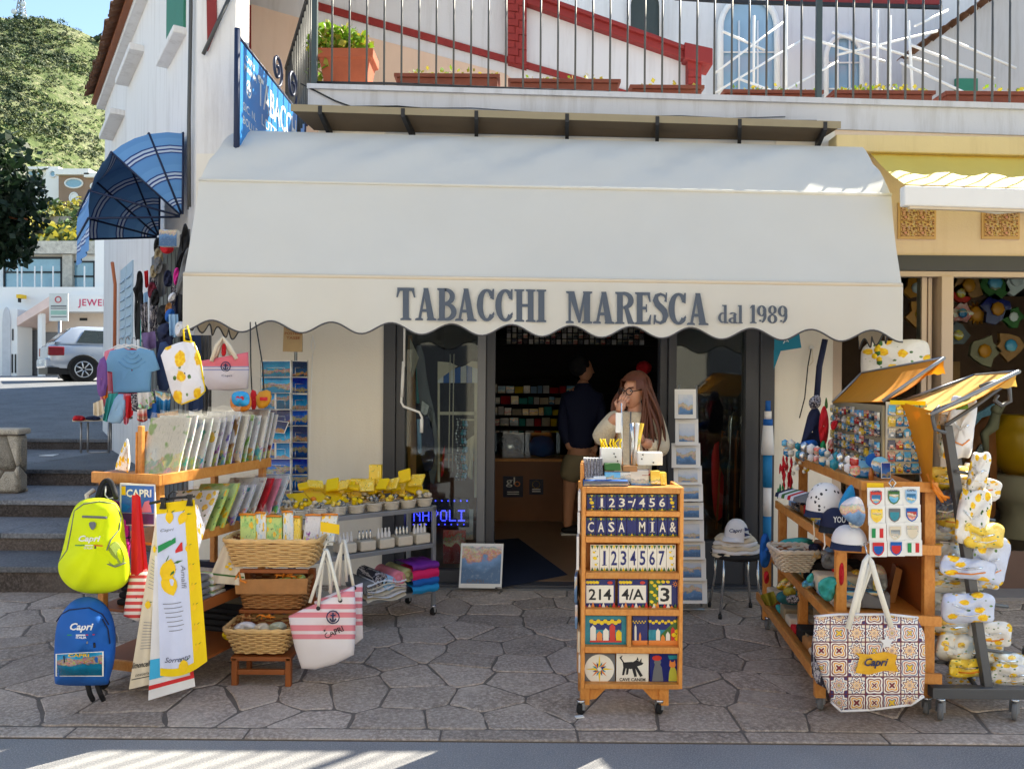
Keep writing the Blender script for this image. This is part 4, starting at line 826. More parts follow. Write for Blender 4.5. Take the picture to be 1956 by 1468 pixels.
m_neon=cloth_('neon_yellow_nylon',S(214,232,16));m_bluebag=cloth_('royal_blue_nylon',S(16,92,176));m_pinkbag=cloth_('magenta_nylon',S(216,40,150));m_redcl=cloth_('red_cotton',S(200,26,40));m_navycl=cloth_('navy_cotton',S(26,34,66));m_blkcl=cloth_('black_cotton',S(26,26,30))
m_denim=cloth_('pale_blue_jersey',S(110,160,200));m_teal=cloth_('teal_cotton',S(60,170,165));m_pinkcl=cloth_('pink_cotton',S(224,130,150));m_crmcl=cloth_('cream_cotton',S(220,208,186));m_khaki=cloth_('khaki_cotton',S(150,138,112));m_whtcl=cloth_('white_cotton',S(226,226,230));m_ltblue=cloth_('light_blue_cotton',S(150,190,226));m_rope=M('cotton_rope',S(230,226,214),.85,var=.08,bump=.5,bs=200);m_grycl=cloth_('grey_cotton',S(110,112,116))
m_yelcl=cloth_('yellow_cotton',S(238,204,24));m_yelpl=M('yellow_label',S(242,200,20),.4,var=.08,bump=0);m_org=M('orange_ribbon',S(232,136,40),.5,bump=0)
m_film=glassmat('clear_film',(1,1,1,1),.74,.12);m_wickA=M('pale_wicker',S(222,184,126),.6,var=.2,vs=20);m_wickB=M('brown_wicker',S(176,124,74),.6,var=.25,vs=20);m_wickW=M('white_wicker',S(210,200,184),.65,var=.15,vs=20)
m_ink=M('black_print',S(36,36,40),.6,bump=0);m_inkn=M('navy_print',S(44,50,90),.6,bump=0);m_inkg=M('grey_print',S(120,124,140),.6,bump=0);m_flagg=M('flag_green',S(20,140,80),.6,bump=0);m_flagr=M('flag_red',S(206,40,46),.6,bump=0);m_lemon=M('lemon_yellow_print',S(246,200,26),.6,var=.15,vs=30,bump=0);m_leafp=M('leaf_green_print',S(60,110,50),.6,var=.2,vs=30,bump=0)
# soft shapes
class Puff:
 def __init__(s,pts,Y,D,Db=None,c=None,p=2.4,ty=0.0):
  s.pts=pts;s.Y=Y;s.D=D;s.Db=D*.4 if Db is None else Db;s.c=c or(sum(q[0]for q in pts)/len(pts),sum(q[1]for q in pts)/len(pts));s.p=p;s.ty=ty
  s.ang=sorted((math.atan2(v-s.c[1],u-s.c[0]),math.hypot(u-s.c[0],v-s.c[1]))for u,v in pts)
 def y(s,u,v):
  a=math.atan2(v-s.c[1],u-s.c[0]);r=math.hypot(u-s.c[0],v-s.c[1]);n=len(s.ang)
  for i in range(n):
   a0,r0=s.ang[i];a1,r1=s.ang[(i+1)%n]
   if i==n-1:a1+=2*pi
   aa=a if a>=s.ang[0][0]else a+2*pi
   if a0<=aa<=a1+1e-9:R0=lerp(r0,r1,(aa-a0)/max(1e-9,a1-a0));break
  else:R0=s.ang[0][1]
  k=min(1,r/R0);return s.Y-s.D*max(0,1-k**s.p)**(1/s.p)+s.ty*(u-s.c[0])+s.rip(u,v)*(k<.99)
 wr=0
 def rip(s,u,v):k1,k2,k3=s.K;return s.wr*(sin((u*.23+v*.11)*k3+k1)+.7*sin((u*.17-v*.31)*k3+k2)+.5*sin((u*.5+v*.37)*k3+k1*2))
 def pt(s,u,v,off=.003):return P(u,v,s.y(u,v)-off)
 def make(s,b,m,back=None,wr=None):
  s.wr=min(.012,s.D*.16)if wr is None else wr;s.K=s.pts[0][0]*.7,s.pts[0][1]*.9,40/max(12,max(q[0]for q in s.pts)-min(q[0]for q in s.pts))
  us=[q[0]for q in s.pts];vs=[q[1]for q in s.pts];u0,u1,v0,v1=min(us),max(us),min(vs),max(vs);n=len(s.pts)
  def ring(k,D):return[(s.c[0]+(u-s.c[0])*k,s.c[1]+(v-s.c[1])*k,D*max(0,1-k**s.p)**(1/s.p))for u,v in s.pts]
  for D,mm,sg_ in((s.D,m,1),(-s.Db,back or m,-1)):
   ks=(1,.985,.95,.88,.75,.55,.3,.03)if sg_>0 else(1,.95,.8,.05);R_=[ring(k,D)for k in ks];ids=[[b.av(P(u,v,s.Y-d+s.ty*(u-s.c[0])+(s.rip(u,v)if d>0 else 0)))for u,v,d in r]for r in R_]
   for i in range(len(ks)-1):
    for j in range(n):
     q=[(i,j),(i,(j+1)%n),(i+1,(j+1)%n),(i+1,j)]
     if sg_>0:q=q[::-1]
     b.idx([ids[a][c]for a,c in q],mm,[((R_[a][c][0]-u0)/(u1-u0),1-(R_[a][c][1]-v0)/(v1-v0))for a,c in q],True)
  return s
 def text(s,b,body,u,v,h,m,shear=0.0,bold=0.0,w=None,ang=0.0,align='C',off=.004):
  ca,sa=cos(ang),sin(ang);b.text(body,None,None,None,h,m,bold,shear,w,align,fn=lambda x,y:s.pt(u+x*ca+y*sa,v-y*ca+x*sa,off));return b
 def patch(s,b,q,m,off=.004,n=8):
  g=lambda f,h:(lerp(lerp(q[0][0],q[1][0],f),lerp(q[3][0],q[2][0],f),h),lerp(lerp(q[0][1],q[1][1],f),lerp(q[3][1],q[2][1],f),h))
  b.grid([[s.pt(*g(i/n,1-j/n),off)for i in range(n+1)]for j in range(n+1)],m);return s
 def poly(s,b,pts,m,off=.0025):b.face([s.pt(u,v,off)for u,v in pts][::-1],m);return b
 def line(s,b,pts,r,m,off=.002,n=5):
  q=[]
  for i in range(len(pts)-1):
   for k in range(4):q.append((lerp(pts[i][0],pts[i+1][0],k/4),lerp(pts[i][1],pts[i+1][1],k/4)))
  b.tube([s.pt(u,v,off)for u,v in q+[pts[-1]]],r,m,n);return b
def smooth(pts,n=3):
 for _ in range(n if n<4 else 3):
  o=[]
  for i in range(len(pts)):p,q=pts[i],pts[(i+1)%len(pts)];o+=[(p[0]*.75+q[0]*.25,p[1]*.75+q[1]*.25),(p[0]*.25+q[0]*.75,p[1]*.25+q[1]*.75)]
  pts=o
 return pts
def ell(u,v,ru,rv,n=14,a=0.0):return[(u+ru*cos(2*pi*i/n)*cos(a)-rv*sin(2*pi*i/n)*sin(a),v+ru*cos(2*pi*i/n)*sin(a)+rv*sin(2*pi*i/n)*cos(a))for i in range(n)]
class Cloth:
 def __init__(s,tl,tr,br,bl,Y,amp=.012,k=3.0,ph=0.0,Yr=None,sag=0.0):s.q=(tl,tr,br,bl);s.Y=Y;s.amp=amp;s.k=k;s.ph=ph;s.Yr=Y if Yr is None else Yr;s.sag=sag
 def px(s,f,g):
  tl,tr,br,bl=s.q;return(lerp(lerp(tl[0],tr[0],f),lerp(bl[0],br[0],f),g),lerp(lerp(tl[1],tr[1],f),lerp(bl[1],br[1],f),g)+s.sag*sin(pi*f)*g)
 def pt(s,f,g,off=0.0):u,v=s.px(f,g);return P(u,v,lerp(s.Y,s.Yr,f)-off+s.amp*(.35+.65*g)*sin(2*pi*s.k*f+s.ph+g*.9))
 def make(s,b,m,nu=18,nv=10,th=.003):
  b.grid([[s.pt(i/nu,1-j/nv)for i in range(nu+1)]for j in range(nv+1)],m);b.grid([[s.pt(i/nu,1-j/nv,-th)for i in range(nu+1)]for j in range(nv+1)],m,flip=True);return s
 def poly(s,b,pts,m,off=.002):b.face([s.pt(f,g,off)for f,g in pts][::-1],m)
 def band(s,b,f0,f1,g0,g1,m,off=.0015,n=10):
  nu=max(2,int(n*abs(f1-f0))+2);nv=max(2,int(n*abs(g1-g0))+2);b.grid([[s.pt(lerp(f0,f1,i/nu),lerp(g1,g0,j/nv),off)for i in range(nu+1)]for j in range(nv+1)],m)
 def text(s,b,body,f,g,h,m,w=None,shear=0.0,bold=0.0,vert=False,asp=1.0,align='C'):
  b.text(body,None,None,None,h,m,bold,shear,w,align,fn=(lambda x,y:s.pt(f+y*asp,g+x,.003))if vert else(lambda x,y:s.pt(f+x,g-y*asp,.003)))
def lemon_motif(ob,b,f,g,rf,rg_=0,a=0.0):
 (x0,y0),(x1,y1),(x2,y2),(x3,y3)=ob.q;asp=math.hypot(x1-x0,y1-y0)/math.hypot(x3-x0,y3-y0)
 rot=lambda x,y,k:(f+x*cos(k)-y*sin(k),g+(x*sin(k)+y*cos(k))*asp)
 ob.poly(b,[rot(rf*.85*cos(t),rf*1.15*sin(t)+(.25*rf if abs(sin(t))>.99 else 0)*sin(t),a)for t in[2*pi*i/12 for i in range(12)]],m_lemon,.003)
 for k in(-.9,.5):ob.poly(b,[rot(rf*(.1+.9*t)*cos(k)+w*rf*sin(k),-rf*1.0-rf*(.9*t)*sin(.9)+w*rf*.5,a+k*.6)for t,w in((0,0),(.4,.22),(1,0),(.4,-.22))],m_leafp,.0026)
 # the wooden display stand on the left
R0=Vec((-1.72,3.83,0));AX=Vec((.276,.961,0));BX=Vec((-.961,.276,0))
def Q(a,bb,z):p=R0+AX*a+BX*bb;return Vec((p.x,p.y,z))
st=thing('display_stand','honey wood display stand packed with bagged tea towels, nearest the stone steps','display stand',Q(.45,.18,0))
def obar(par,name,a0,a1,b0,b1,z0,z1,m,Qf=Q,bevel=.004):b=MB();o=Qf(a0,b1,z0);b.obox(o,Qf(a0,b0,z0)-o,(0,0,z1-z0),Qf(a1,b1,z0)-o,m);return part(name,b,par,bevel=bevel)
obar(st,'shelf',-.02,.91,-.015,.37,1.06,1.075,m_pine);obar(st,'shelf_rail',-.02,.91,-.03,-.012,1.045,1.10,m_pine);obar(st,'shelf_rail',-.042,-.02,-.03,.375,1.045,1.10,m_pine);obar(st,'shelf',0,.9,-.05,.37,.745,.76,m_pine);obar(st,'shelf_rail',-.01,.91,-.07,-.05,.735,.785,m_pine)
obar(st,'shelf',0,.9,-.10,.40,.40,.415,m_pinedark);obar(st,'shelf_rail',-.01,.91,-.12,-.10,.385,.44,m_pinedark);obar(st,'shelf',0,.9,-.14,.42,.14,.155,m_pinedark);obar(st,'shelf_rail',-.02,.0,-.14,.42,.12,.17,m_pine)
for a,c in((0,0),(0,.335),(.87,0),(.87,.335)):obar(st,'post',a,a+.035,c,c+.035,.07,1.06,m_pine)
obar(st,'post',.01,.035,.12,.145,1.075,1.33,m_pine);obar(st,'post',.86,.885,.12,.145,1.075,1.33,m_pine);obar(st,'back_panel',.01,.89,.150,.158,1.075,1.30,m_pine)
def caster(par,c,r=.03,m=None):
 c=Vec(c);w=part('caster',MB().lathe(c+Vec((0,0,r*2+.004)),[(.02,0),(.02,.012)],m_chrome,8),par);b=MB();ax=Vec((.8,-.6,0)).normalized()
 b.lathe(c+Vec((0,0,r))-ax*.011,[(r*.5,0),(r,.002),(r,.02),(r*.5,.022)],m or m_tyre,14,axis=ax);part('wheel',b,w);b=MB()
 for s in(-1,1):b.obox(c+Vec((0,0,r*.8))+ax*(s*.014)-Vec((.008,0,0)),(.016,0,0),(0,0,r*1.3),(0,.003,0),m_galv)
 part('fork',b,w)
for a,c in((.02,.02),(.02,.35),(.88,.02),(.88,.35)):caster(st,Q(a,c,0))
def bagtowel(o,A,B,C,lab,grp,m,film=True):
 t=thing('tea_towel',lab,'tea towel',o+A*.5,group=grp);b=MB();n=5
 f=lambda i,j,k:o+A*(i/n)+B*(j/n)+C*(k+.5*sin(pi*i/n)*(1-k*1.2)+.55*sin(j*1.1+i*.7)*.5)
 b.grid([[f(i,j,0)for i in range(n+1)]for j in range(n+1)],m);b.grid([[f(i,j,1)for i in range(n+1)]for j in range(n+1)],m,flip=True)
 for i0,j0,di,dj in((0,0,0,1),(n,0,0,1),(0,n,1,0),(0,0,1,0)):
  for k in range(n):p=(i0+di*k,j0+dj*k);q=(p[0]+di,p[1]+dj);b.face([f(*p,0),f(*q,0),f(*q,1),f(*p,1)],m)
 part('cloth',b,t)
 if film:
  b=MB();b.grid([[f(i,j,-.5)+B*(.10 if j==n else 0)*(1+.25*sin(i*4.1))for i in range(n+1)]for j in range(n+1)],m_film);part('sleeve',b,t)
looks=['red flower','plain white script','black oval','orange blossom','lemon border','green leaf','red and gold','brown figure','black and white','poppy red','tan striped','coral','grey pattern','navy stripe']
for i in range(14):
 a=.02+i*.062;o=Q(a,.145,1.09);up=Vec((0,0,.285))+AX*.09;wd=Vec((.985,.17,0))*.185
 bagtowel(o-AX*.0,wd*R.uniform(.95,1.08),up*R.uniform(.92,1.05),AX*.012,f'bagged tea towel, {looks[i]} print, {ORD[i]} from the front, top shelf','tea towels on the top shelf of the left stand',m_lem if i in(4,)else m_towel)
for i in range(9):
 a=.12+i*.085;o=Q(a,.09,.775);up=Vec((0,0,.215))+AX*.13;wd=Vec((.985,.17,0))*.155
 bagtowel(o,wd*1.25,up*R.uniform(.9,1.05),AX*.018,f'bagged kitchen cloth, {["lemon", "olive green", "bright green", "black line", "grey", "white", "red apron", "pink", "blue"][i]} print, {ORD[i]} from the front, second shelf','kitchen cloths on the second shelf of the left stand',[m_lem,m_lemgreen,m_lemgreen,m_towel,m_towel,m_towel,m_redcl,m_pinkcl,m_towel][i])
for i in range(7):
 b=MB();a=.06+i*.12;o=Q(a,.30,.415 if i<4 else.155);pf=[m_blkcl,m_grycl,m_towel,m_navycl,m_blkcl,m_khaki,m_grycl][i]
 for k in range(4):b.obox(o+Vec((R.uniform(-.01,.01),0,k*.035)),Q(a,-.08,0)-Q(a,.30,0),(0,0,.03),AX*.11,pf)
 solid('folded_shirt',b,f'pile of folded {["black", "grey", "printed", "navy", "charcoal", "khaki", "dark grey"][i]} shirts on the {"third" if i < 4 else "lowest"} shelf of the stand','folded shirts','folded shirts on the low shelves',bevel=.01)
bp=Puff([(222,905),(245,860),(250,905)],4.0,.02);b=MB();Puff(smooth([(212,912),(238,840),(247,835),(250,912)],2),4.05,.03).make(b,m_lem);solid('tea_towel',b,'lemon cloth leaning outside the post at the stone steps end of the wooden stand','tea towel')
b=MB();Puff(smooth([(180,912),(196,898),(240,896),(248,912)],2),3.95,.03).make(b,m_film,m_whtcl);solid('folded_cloth',b,'pale folded cloth lying flat on the outer corner of the wooden stand','cloth')
# rucksacks, calendar, red tote on the stand end
def rucksack(name,lab,out,Y,D,m,seam,parts):
 t=thing(name,lab,'backpack',P(out.c[0],max(p[1]for p in out.pts),Y));b=MB();out.make(b,m);part('body',b,t);parts(t,out);return t
def neon(t,q):
 b=MB();q.line(b,[(112,1073),(128,1050),(136,1010),(142,975),(160,962),(190,957),(220,962),(231,985),(228,1010),(212,1030),(204,1050)],.003,m_grycl);part('piping',b,t)
 b=MB();q.line(b,[(158,986),(204,988)],.006,m_grycl);part('zip_pocket',b,t);b=MB();q.poly(b,smooth([(170,996),(183,996),(183,1006),(176,1013),(170,1004)],1),m_grycl,.004);part('emblem',b,t)
 b=MB();q.text(b,'Capri',171,1037,15,m_wht,.3,.03,42);q.poly(b,[(143,1040),(161,1040),(161,1042),(143,1042)],m_flagg,.004);q.poly(b,[(162,1040),(178,1040),(178,1042),(162,1042)],m_wht,.004);q.poly(b,[(179,1040),(196,1041),(196,1043),(179,1042)],m_flagr,.004);q.text(b,'ITALIA',169,1048,4,m_wht,0,.02,17);part('lettering',b,t)
 b=MB();q.poly(b,smooth([(203,1076),(206,1050),(216,1032),(228,1036),(236,1058),(240,1074),(220,1082)],2),M('pocket_mesh',S(150,168,70),.8,bump=.5,bs=400),.004);q.line(b,[(204,1076),(220,1082),(240,1074)],.003,m_grycl,.005);part('mesh_pocket',b,t)
 b=MB();b.tube(bez(P(186,950,3.72),P(196,905,3.78),P(214,905,3.78),P(222,952,3.72)),.012,m_blkcl,6);part('grab_handle',b,t)
rucksack('backpack','neon yellow backpack with white script hanging highest on the stand by the steps',Puff(smooth([(108,1083),(120,1050),(133,985),(150,955),(188,948),(222,956),(236,985),(240,1035),(251,1090),(242,1118),(205,1134),(150,1132),(120,1112)],3),3.72,.15,.06),3.7,.2,m_neon,None,neon)
def blue(t,q):
 b=MB();q.line(b,[(108,1186),(118,1172),(132,1164),(170,1160),(195,1172),(208,1192)],.003,m_navycl);q.line(b,[(196,1182),(206,1200),(210,1228)],.003,m_navycl);part('zip',b,t)
 b=MB();q.text(b,'Capri',156,1207,18,m_wht,.3,.03,45);q.poly(b,[(128,1211),(144,1211),(144,1213),(128,1213)],m_flagg,.004);q.poly(b,[(145,1211),(163,1211),(163,1213),(145,1213)],m_wht,.004);q.poly(b,[(164,1211),(181,1210),(181,1212),(164,1213)],m_flagr,.004);q.text(b,'ITALIA',155,1219,5,m_wht,0,.03,20);part('lettering',b,t)
 b=MB();q.patch(b,[(104,1246),(200,1240),(200,1294),(104,1294)],m_bluebag,.004);q.patch(b,[(106,1248),(198,1243),(198,1291),(106,1291)],m_card,.007);part('front_pocket',b,t)
 b=MB();q.text(b,'CAPRI',150,1254,6,m_yelpl,0,.03,40,off=.0095);part('pocket_print',b,t);b=MB();q.line(b,[(122,1252),(123,1264)],.003,m_blk,.02);q.line(b,[(180,1227),(181,1236)],.005,m_blk);part('zip_pull',b,t)
 b=MB();b.tube([P(166,1300,3.68),P(172,1325,3.68),P(178,1337,3.7)],.012,m_blkcl,5);b.tube([P(184,1300,3.68),P(190,1320,3.68),P(198,1337,3.7)],.012,m_blkcl,5);part('strap',b,t)
rucksack('backpack','royal blue backpack with white script and a printed front pocket, low under the neon one',Puff(smooth([(103,1300),(104,1200),(120,1165),(145,1140),(185,1138),(212,1165),(222,1205),(220,1260),(208,1300),(206,1309),(108,1309)],3),3.70,.14,.08),3.7,.2,m_bluebag,None,blue)
def pink(t,q):
 b=MB();q.line(b,[(222,958),(238,972),(246,1000),(247,1040)],.003,m_navycl);part('piping',b,t);b=MB();q.line(b,[(232,1028),(249,1026)],.004,m_navycl);part('zip',b,t)
rucksack('backpack','magenta backpack mostly hidden behind the neon yellow one',Puff(smooth([(190,1080),(190,955),(225,953),(244,975),(250,1020),(248,1080),(240,1095)],3),3.84,.07,.02),3.8,.1,m_pinkbag,None,pink)
b=MB();Puff(smooth([(186,955),(196,918),(208,916),(222,958)],2),3.82,.04).make(b,m_blkcl);b.tube([P(202,928,3.77),P(201,945,3.765),P(207,952,3.765),P(220,949,3.77)],.0035,m_wht,5);solid('cap',b,'black cap with a white piped edge hanging between the neon backpack and the stand rail','cap')
b=MB();b.tube([P(170,968,3.8),P(166,945,3.82),P(180,935,3.85)],.012,m_crmcl,6);solid('bag_strap',b,'cream bag strap looped over the outer post of the wooden stand','strap')
t=thing('wall_calendar','blue and gold Capri wall calendar hung on the end of the wooden stand','calendar',P(264,1000,3.78));Yc=3.78
b=MB();b.prism([P(229,1003,Yc),P(298,1004,Yc),P(296,925,Yc),P(229,922,Yc)],(0,.006,0),WHT and m_wht);part('sheet',b,t)
b=MB();f=lambda pts,m,dy=.002:b.face([P(u,v,Yc-dy)for u,v in pts],m)
f([(232,978),(294,980),(294,928),(232,926)],M('calendar_blue',S(50,104,190),.4,var=.2,vs=12,bump=0));f([(232,1001),(294,1001),(294,981),(232,979)],M('calendar_violet',S(90,60,110),.4,var=.4,vs=30,bump=0));f([(232,945),(240,945),(240,928),(232,928)],m_lemon,.003);f([(232,960),(250,966),(240,976),(232,976)],M('calendar_sky',S(20,120,200),.4,bump=0),.003);f([(268,978),(290,978),(285,955),(276,958)],m_pinkcl,.003)
b.text('CAPRI',P(265,949,Yc-.004),XA,ZA,15/F*Yc,m_wht,bold=.03,w=48/F*Yc);part('print',b,t)
t=thing('beach_tote','red handled tote with a red and white striped body hanging beside the calendar','tote bag',P(262,1180,3.7));q=Puff([(248,1093),(280,1085),(284,1100),(276,1180),(262,1186),(236,1176),(236,1170)],3.72,.04)
b=MB();q.make(b,stripemat('red_white_stripes',[(0,S(226,214,208)),(.5,S(206,70,70))],scale=8));part('body',b,t);b=MB();c=Cloth((252,945),(264,945),(274,1098),(250,1098),3.70,.004,1.2);c.make(b,m_redcl);c=Cloth((258,940),(268,948),(284,1098),(270,1098),3.72,.004,1.2);c.make(b,m_redcl);part('strap',b,t)
# towels on the clip hanger
t=thing('clip_hanger','black clip hanger holding the hanging souvenir towels','hanger',P(330,950,3.62));b=MB();b.tube([P(286,961,3.63),P(330,951,3.63),P(372,947,3.63)],.007,m_blk);b.tube([P(322,953,3.63),P(322,945,3.63),P(330,938,3.63),P(340,940,3.63)],.004,m_blk,5);part('bar',b,t)
for u,v in((310,958),(361,952)):
 b=MB();b.prism([P(u-6,v+14,3.605),P(u+6,v+14,3.605),P(u+3,v+2,3.60),P(u+5,v-8,3.605),P(u-5,v-8,3.605),P(u-3,v+2,3.60)],(0,.02,0),m_blk);part('clip',b,t)
tw=thing('souvenir_towel','long white souvenir towel with yellow lemon border on the clip hanger','towel',P(335,1285,3.6));c=Cloth((298,962),(372,953),(396,1262),(306,1290),3.62,.010,1.6,.5,sag=12)
b=MB();c.make(b,m_lemblue if False else cloth_('ice_white_cotton',S(206,214,242)),20,18);part('cloth',b,tw)
b=MB();c.band(b,.72,1.0,0,1,m_yelcl,n=24);c.band(b,0,.72,0,.06,m_yelcl);c.band(b,.0,.72,.955,1,m_yelcl);part('yellow_border',b,tw)
b=MB()
for f,g,rf,r2,a in((.33,.085,.12,.028,0),(.66,.10,.13,.035,.5),(.24,.39,.22,.055,.3),(.26,.47,.22,.05,-.3),(.74,.28,.07,.03,.2),(.78,.40,.07,.03,.2),(.80,.52,.07,.03,.2),(.80,.64,.07,.03,.2),(.80,.76,.07,.03,.2),(.80,.88,.07,.03,.2),(.5,.95,.12,.02,0)):lemon_motif(c,b,f,g,rf,r2,a)
c.poly(b,[(.02,.245),(.46,.205),(.46,.235),(.36,.245),(.02,.285)],m_flagg);c.poly(b,[(.44,.28),(.58,.24),(.62,.24),(.62,.29),(.44,.295)],m_flagr);c.text(b,'Capri',.26,.17,.022,m_inkg,w=.34,shear=.3,vert=False);c.text(b,'Amalfi',.55,.44,.11,m_inkg,w=.14,shear=.3,vert=True,asp=1);c.text(b,'Sorrento',.38,.92,.03,m_inkn,w=.55,shear=.4)
for k in range(7):c.band(b,.1+.02*k,.52+.02*(k%3),.58+.026*k,.584+.026*k,m_inkg,.002)
part('print',b,tw)
c=Cloth((300,975),(312,1000),(292,1305),(246,1316),3.66,.008,1.2);tw=thing('souvenir_towel','cream limoncello towel printed with lines of text, behind the lemon bordered one','towel',P(270,1316,3.66));b=MB();c.make(b,m_crmcl);part('cloth',b,tw);b=MB()
for k in range(9):c.band(b,.2,.85,.26+.02*k,.263+.02*k,m_inkg,.002)
for k in range(10):c.band(b,.25,.9,.62+.017*k,.623+.017*k,m_inkg,.002)
lemon_motif(c,b,.3,.2,.18,.03);lemon_motif(c,b,.35,.52,.22,.03);c.text(b,'limoncello',.45,.885,.035,m_ink,w=.95,shear=.3,bold=.02);c.text(b,'costiera',.5,.935,.018,m_ink,w=.6);c.band(b,.05,.95,.945,.95,m_ink,.002);part('print',b,tw)
c=Cloth((296,1060),(345,1080),(373,1310),(283,1337),3.645,.006,1.4);tw=thing('souvenir_towel','white towel with red and sky blue bands at its hem, lowest of the hanging towels','towel',P(330,1337,3.64));b=MB();c.make(b,m_whtcl);part('cloth',b,tw);b=MB();c.band(b,0,1,.90,.93,m_flagr);c.band(b,0,.6,.72,.86,M('sky_print',S(60,176,226),.7,bump=0));c.band(b,.92,1,.6,.93,m_flagr);part('print',b,tw)
b=MB();c=Cloth((366,960),(378,965),(392,1010),(376,1060),3.66,.004,1);c.make(b,m_lem);solid('souvenir_towel',b,'white lemon sprig towel corner showing behind the yellow bordered towel','towel')
b=MB();c=Cloth((432,1028),(458,1040),(470,1118),(396,1112),4.1,.012,2.2);c.make(b,m_crmcl);c.band(b,0.02,.98,.78,.82,m_leafp)
for f,g in((.42,.6),(.5,.52),(.55,.64)):lemon_motif(c,b,f,g,.08,.06)
solid('kitchen_towel',b,'cream kitchen towel with a lemon sprig draped over the end of the wide basket','towel')
# blue striped dutch hood on the side wall
m_hood=stripemat('blue_striped_canvas',[(0,S(96,150,208)),(.42,S(40,70,140)),(.47,S(190,206,226)),(.54,S(36,66,136)),(.60,S(180,200,224)),(.68,S(36,66,136)),(.73,S(104,158,214))],.8,3.2,1)
hd=thing('dutch_hood','blue striped dutch hood awning fanned out from the side wall over the hanging clothes','awning',L(1,2.84));rr=.66
def HP(t,a,r=rr,z=2.86):a=radians(a);return L(t,z+r*sin(a),.04+r*cos(a))
t0,t1=.28,1.35;AN=[90,80,68,58,48,40,30,20,10,0,-8]
b=MB();b.grid([[HP(lerp(t0,t1,j/8),a,rr-.02*sin(pi*j/8))for j in range(9)]for a in AN],m_hood,flip=False,uvs=(1,1.1));part('canvas',b,hd)
for tt,lim,nm in((t0,40,'near'),(t1,-8,'far')):
 b=MB();rows=[[HP(tt,a,rr*k)for a in[x for x in AN if x>=lim]]for k in(.03,.25,.5,.75,1.0)];b.grid(rows,m_hood,flip=(nm=='far'),uvs=(1,1));part('side_gore',b,hd)
b=MB();b.grid([[HP(lerp(t0,t1,j/8),-8)+Vec((0,0,-k*.24))+NL*(.015*sin(j*2)*k)for j in range(9)]for k in(1,0)],m_hood,uvs=(1,.3));part('skirt',b,hd)
for a in(90,68,40,10,-8):
 b=MB();b.tube([HP(t0,a,.02),HP(t0,a,rr+.006),HP(t1,a,rr+.006),HP(t1,a,.02)],.009,m_navyiron,5);part('rib',b,hd)
 # goods hanging along the side wall
dk=thing('side_door','dark grey shutter door behind the clothes hanging on the side wall','door',L(.9,0));b=MB();b.prism([L(.18,0,.02),L(1.9,0,.02),L(1.9,2.75,.02),L(.18,2.75,.02)],-NL*.05,m_grycl);part('leaf',b,dk)
for k in range(9):b=MB();tt=.25+k*.18;b.prism([L(tt,.1,.035),L(tt+.14,.1,.035),L(tt+.14,2.65,.035),L(tt,2.65,.035)],-NL*.014,M('door_slat',S(92,96,100),.6));part('slat',b,dk)
def hang(name,lab,cat,pts,Y,D,m,sm=2,grp=None,back=None):
 b=MB()
 if len(pts)==4 and cat in('clothing','scarf','shawl','skirt','t-shirt','blouse','dress','cloth','board'):Cloth(*pts,Y,min(.018,D*.5),1.3+(pts[0][0]*7%10)/6,pts[0][1],None,4).make(b,m,14,8,.012)
 else:Puff(smooth(pts,sm),Y,D,p=4 if cat in('bag','packet','jacket','purse')else 2.4).make(b,m,back,min(.014,D*.3)if cat in('jacket','dress','scarf','bag','packet','apron')else None)
 return solid(name,b,lab,cat,grp)
m_bw=uvmat('monochrome_scarf_print',.7);m_bw[0].base(m_bw[0].ramp(m_bw[0].noise(m_bw[3],9,4,.7),[(.45,S(40,40,56)),(.52,S(190,186,190)),(.6,S(90,84,110))],'CONSTANT'));m_bw=m_bw[0].m
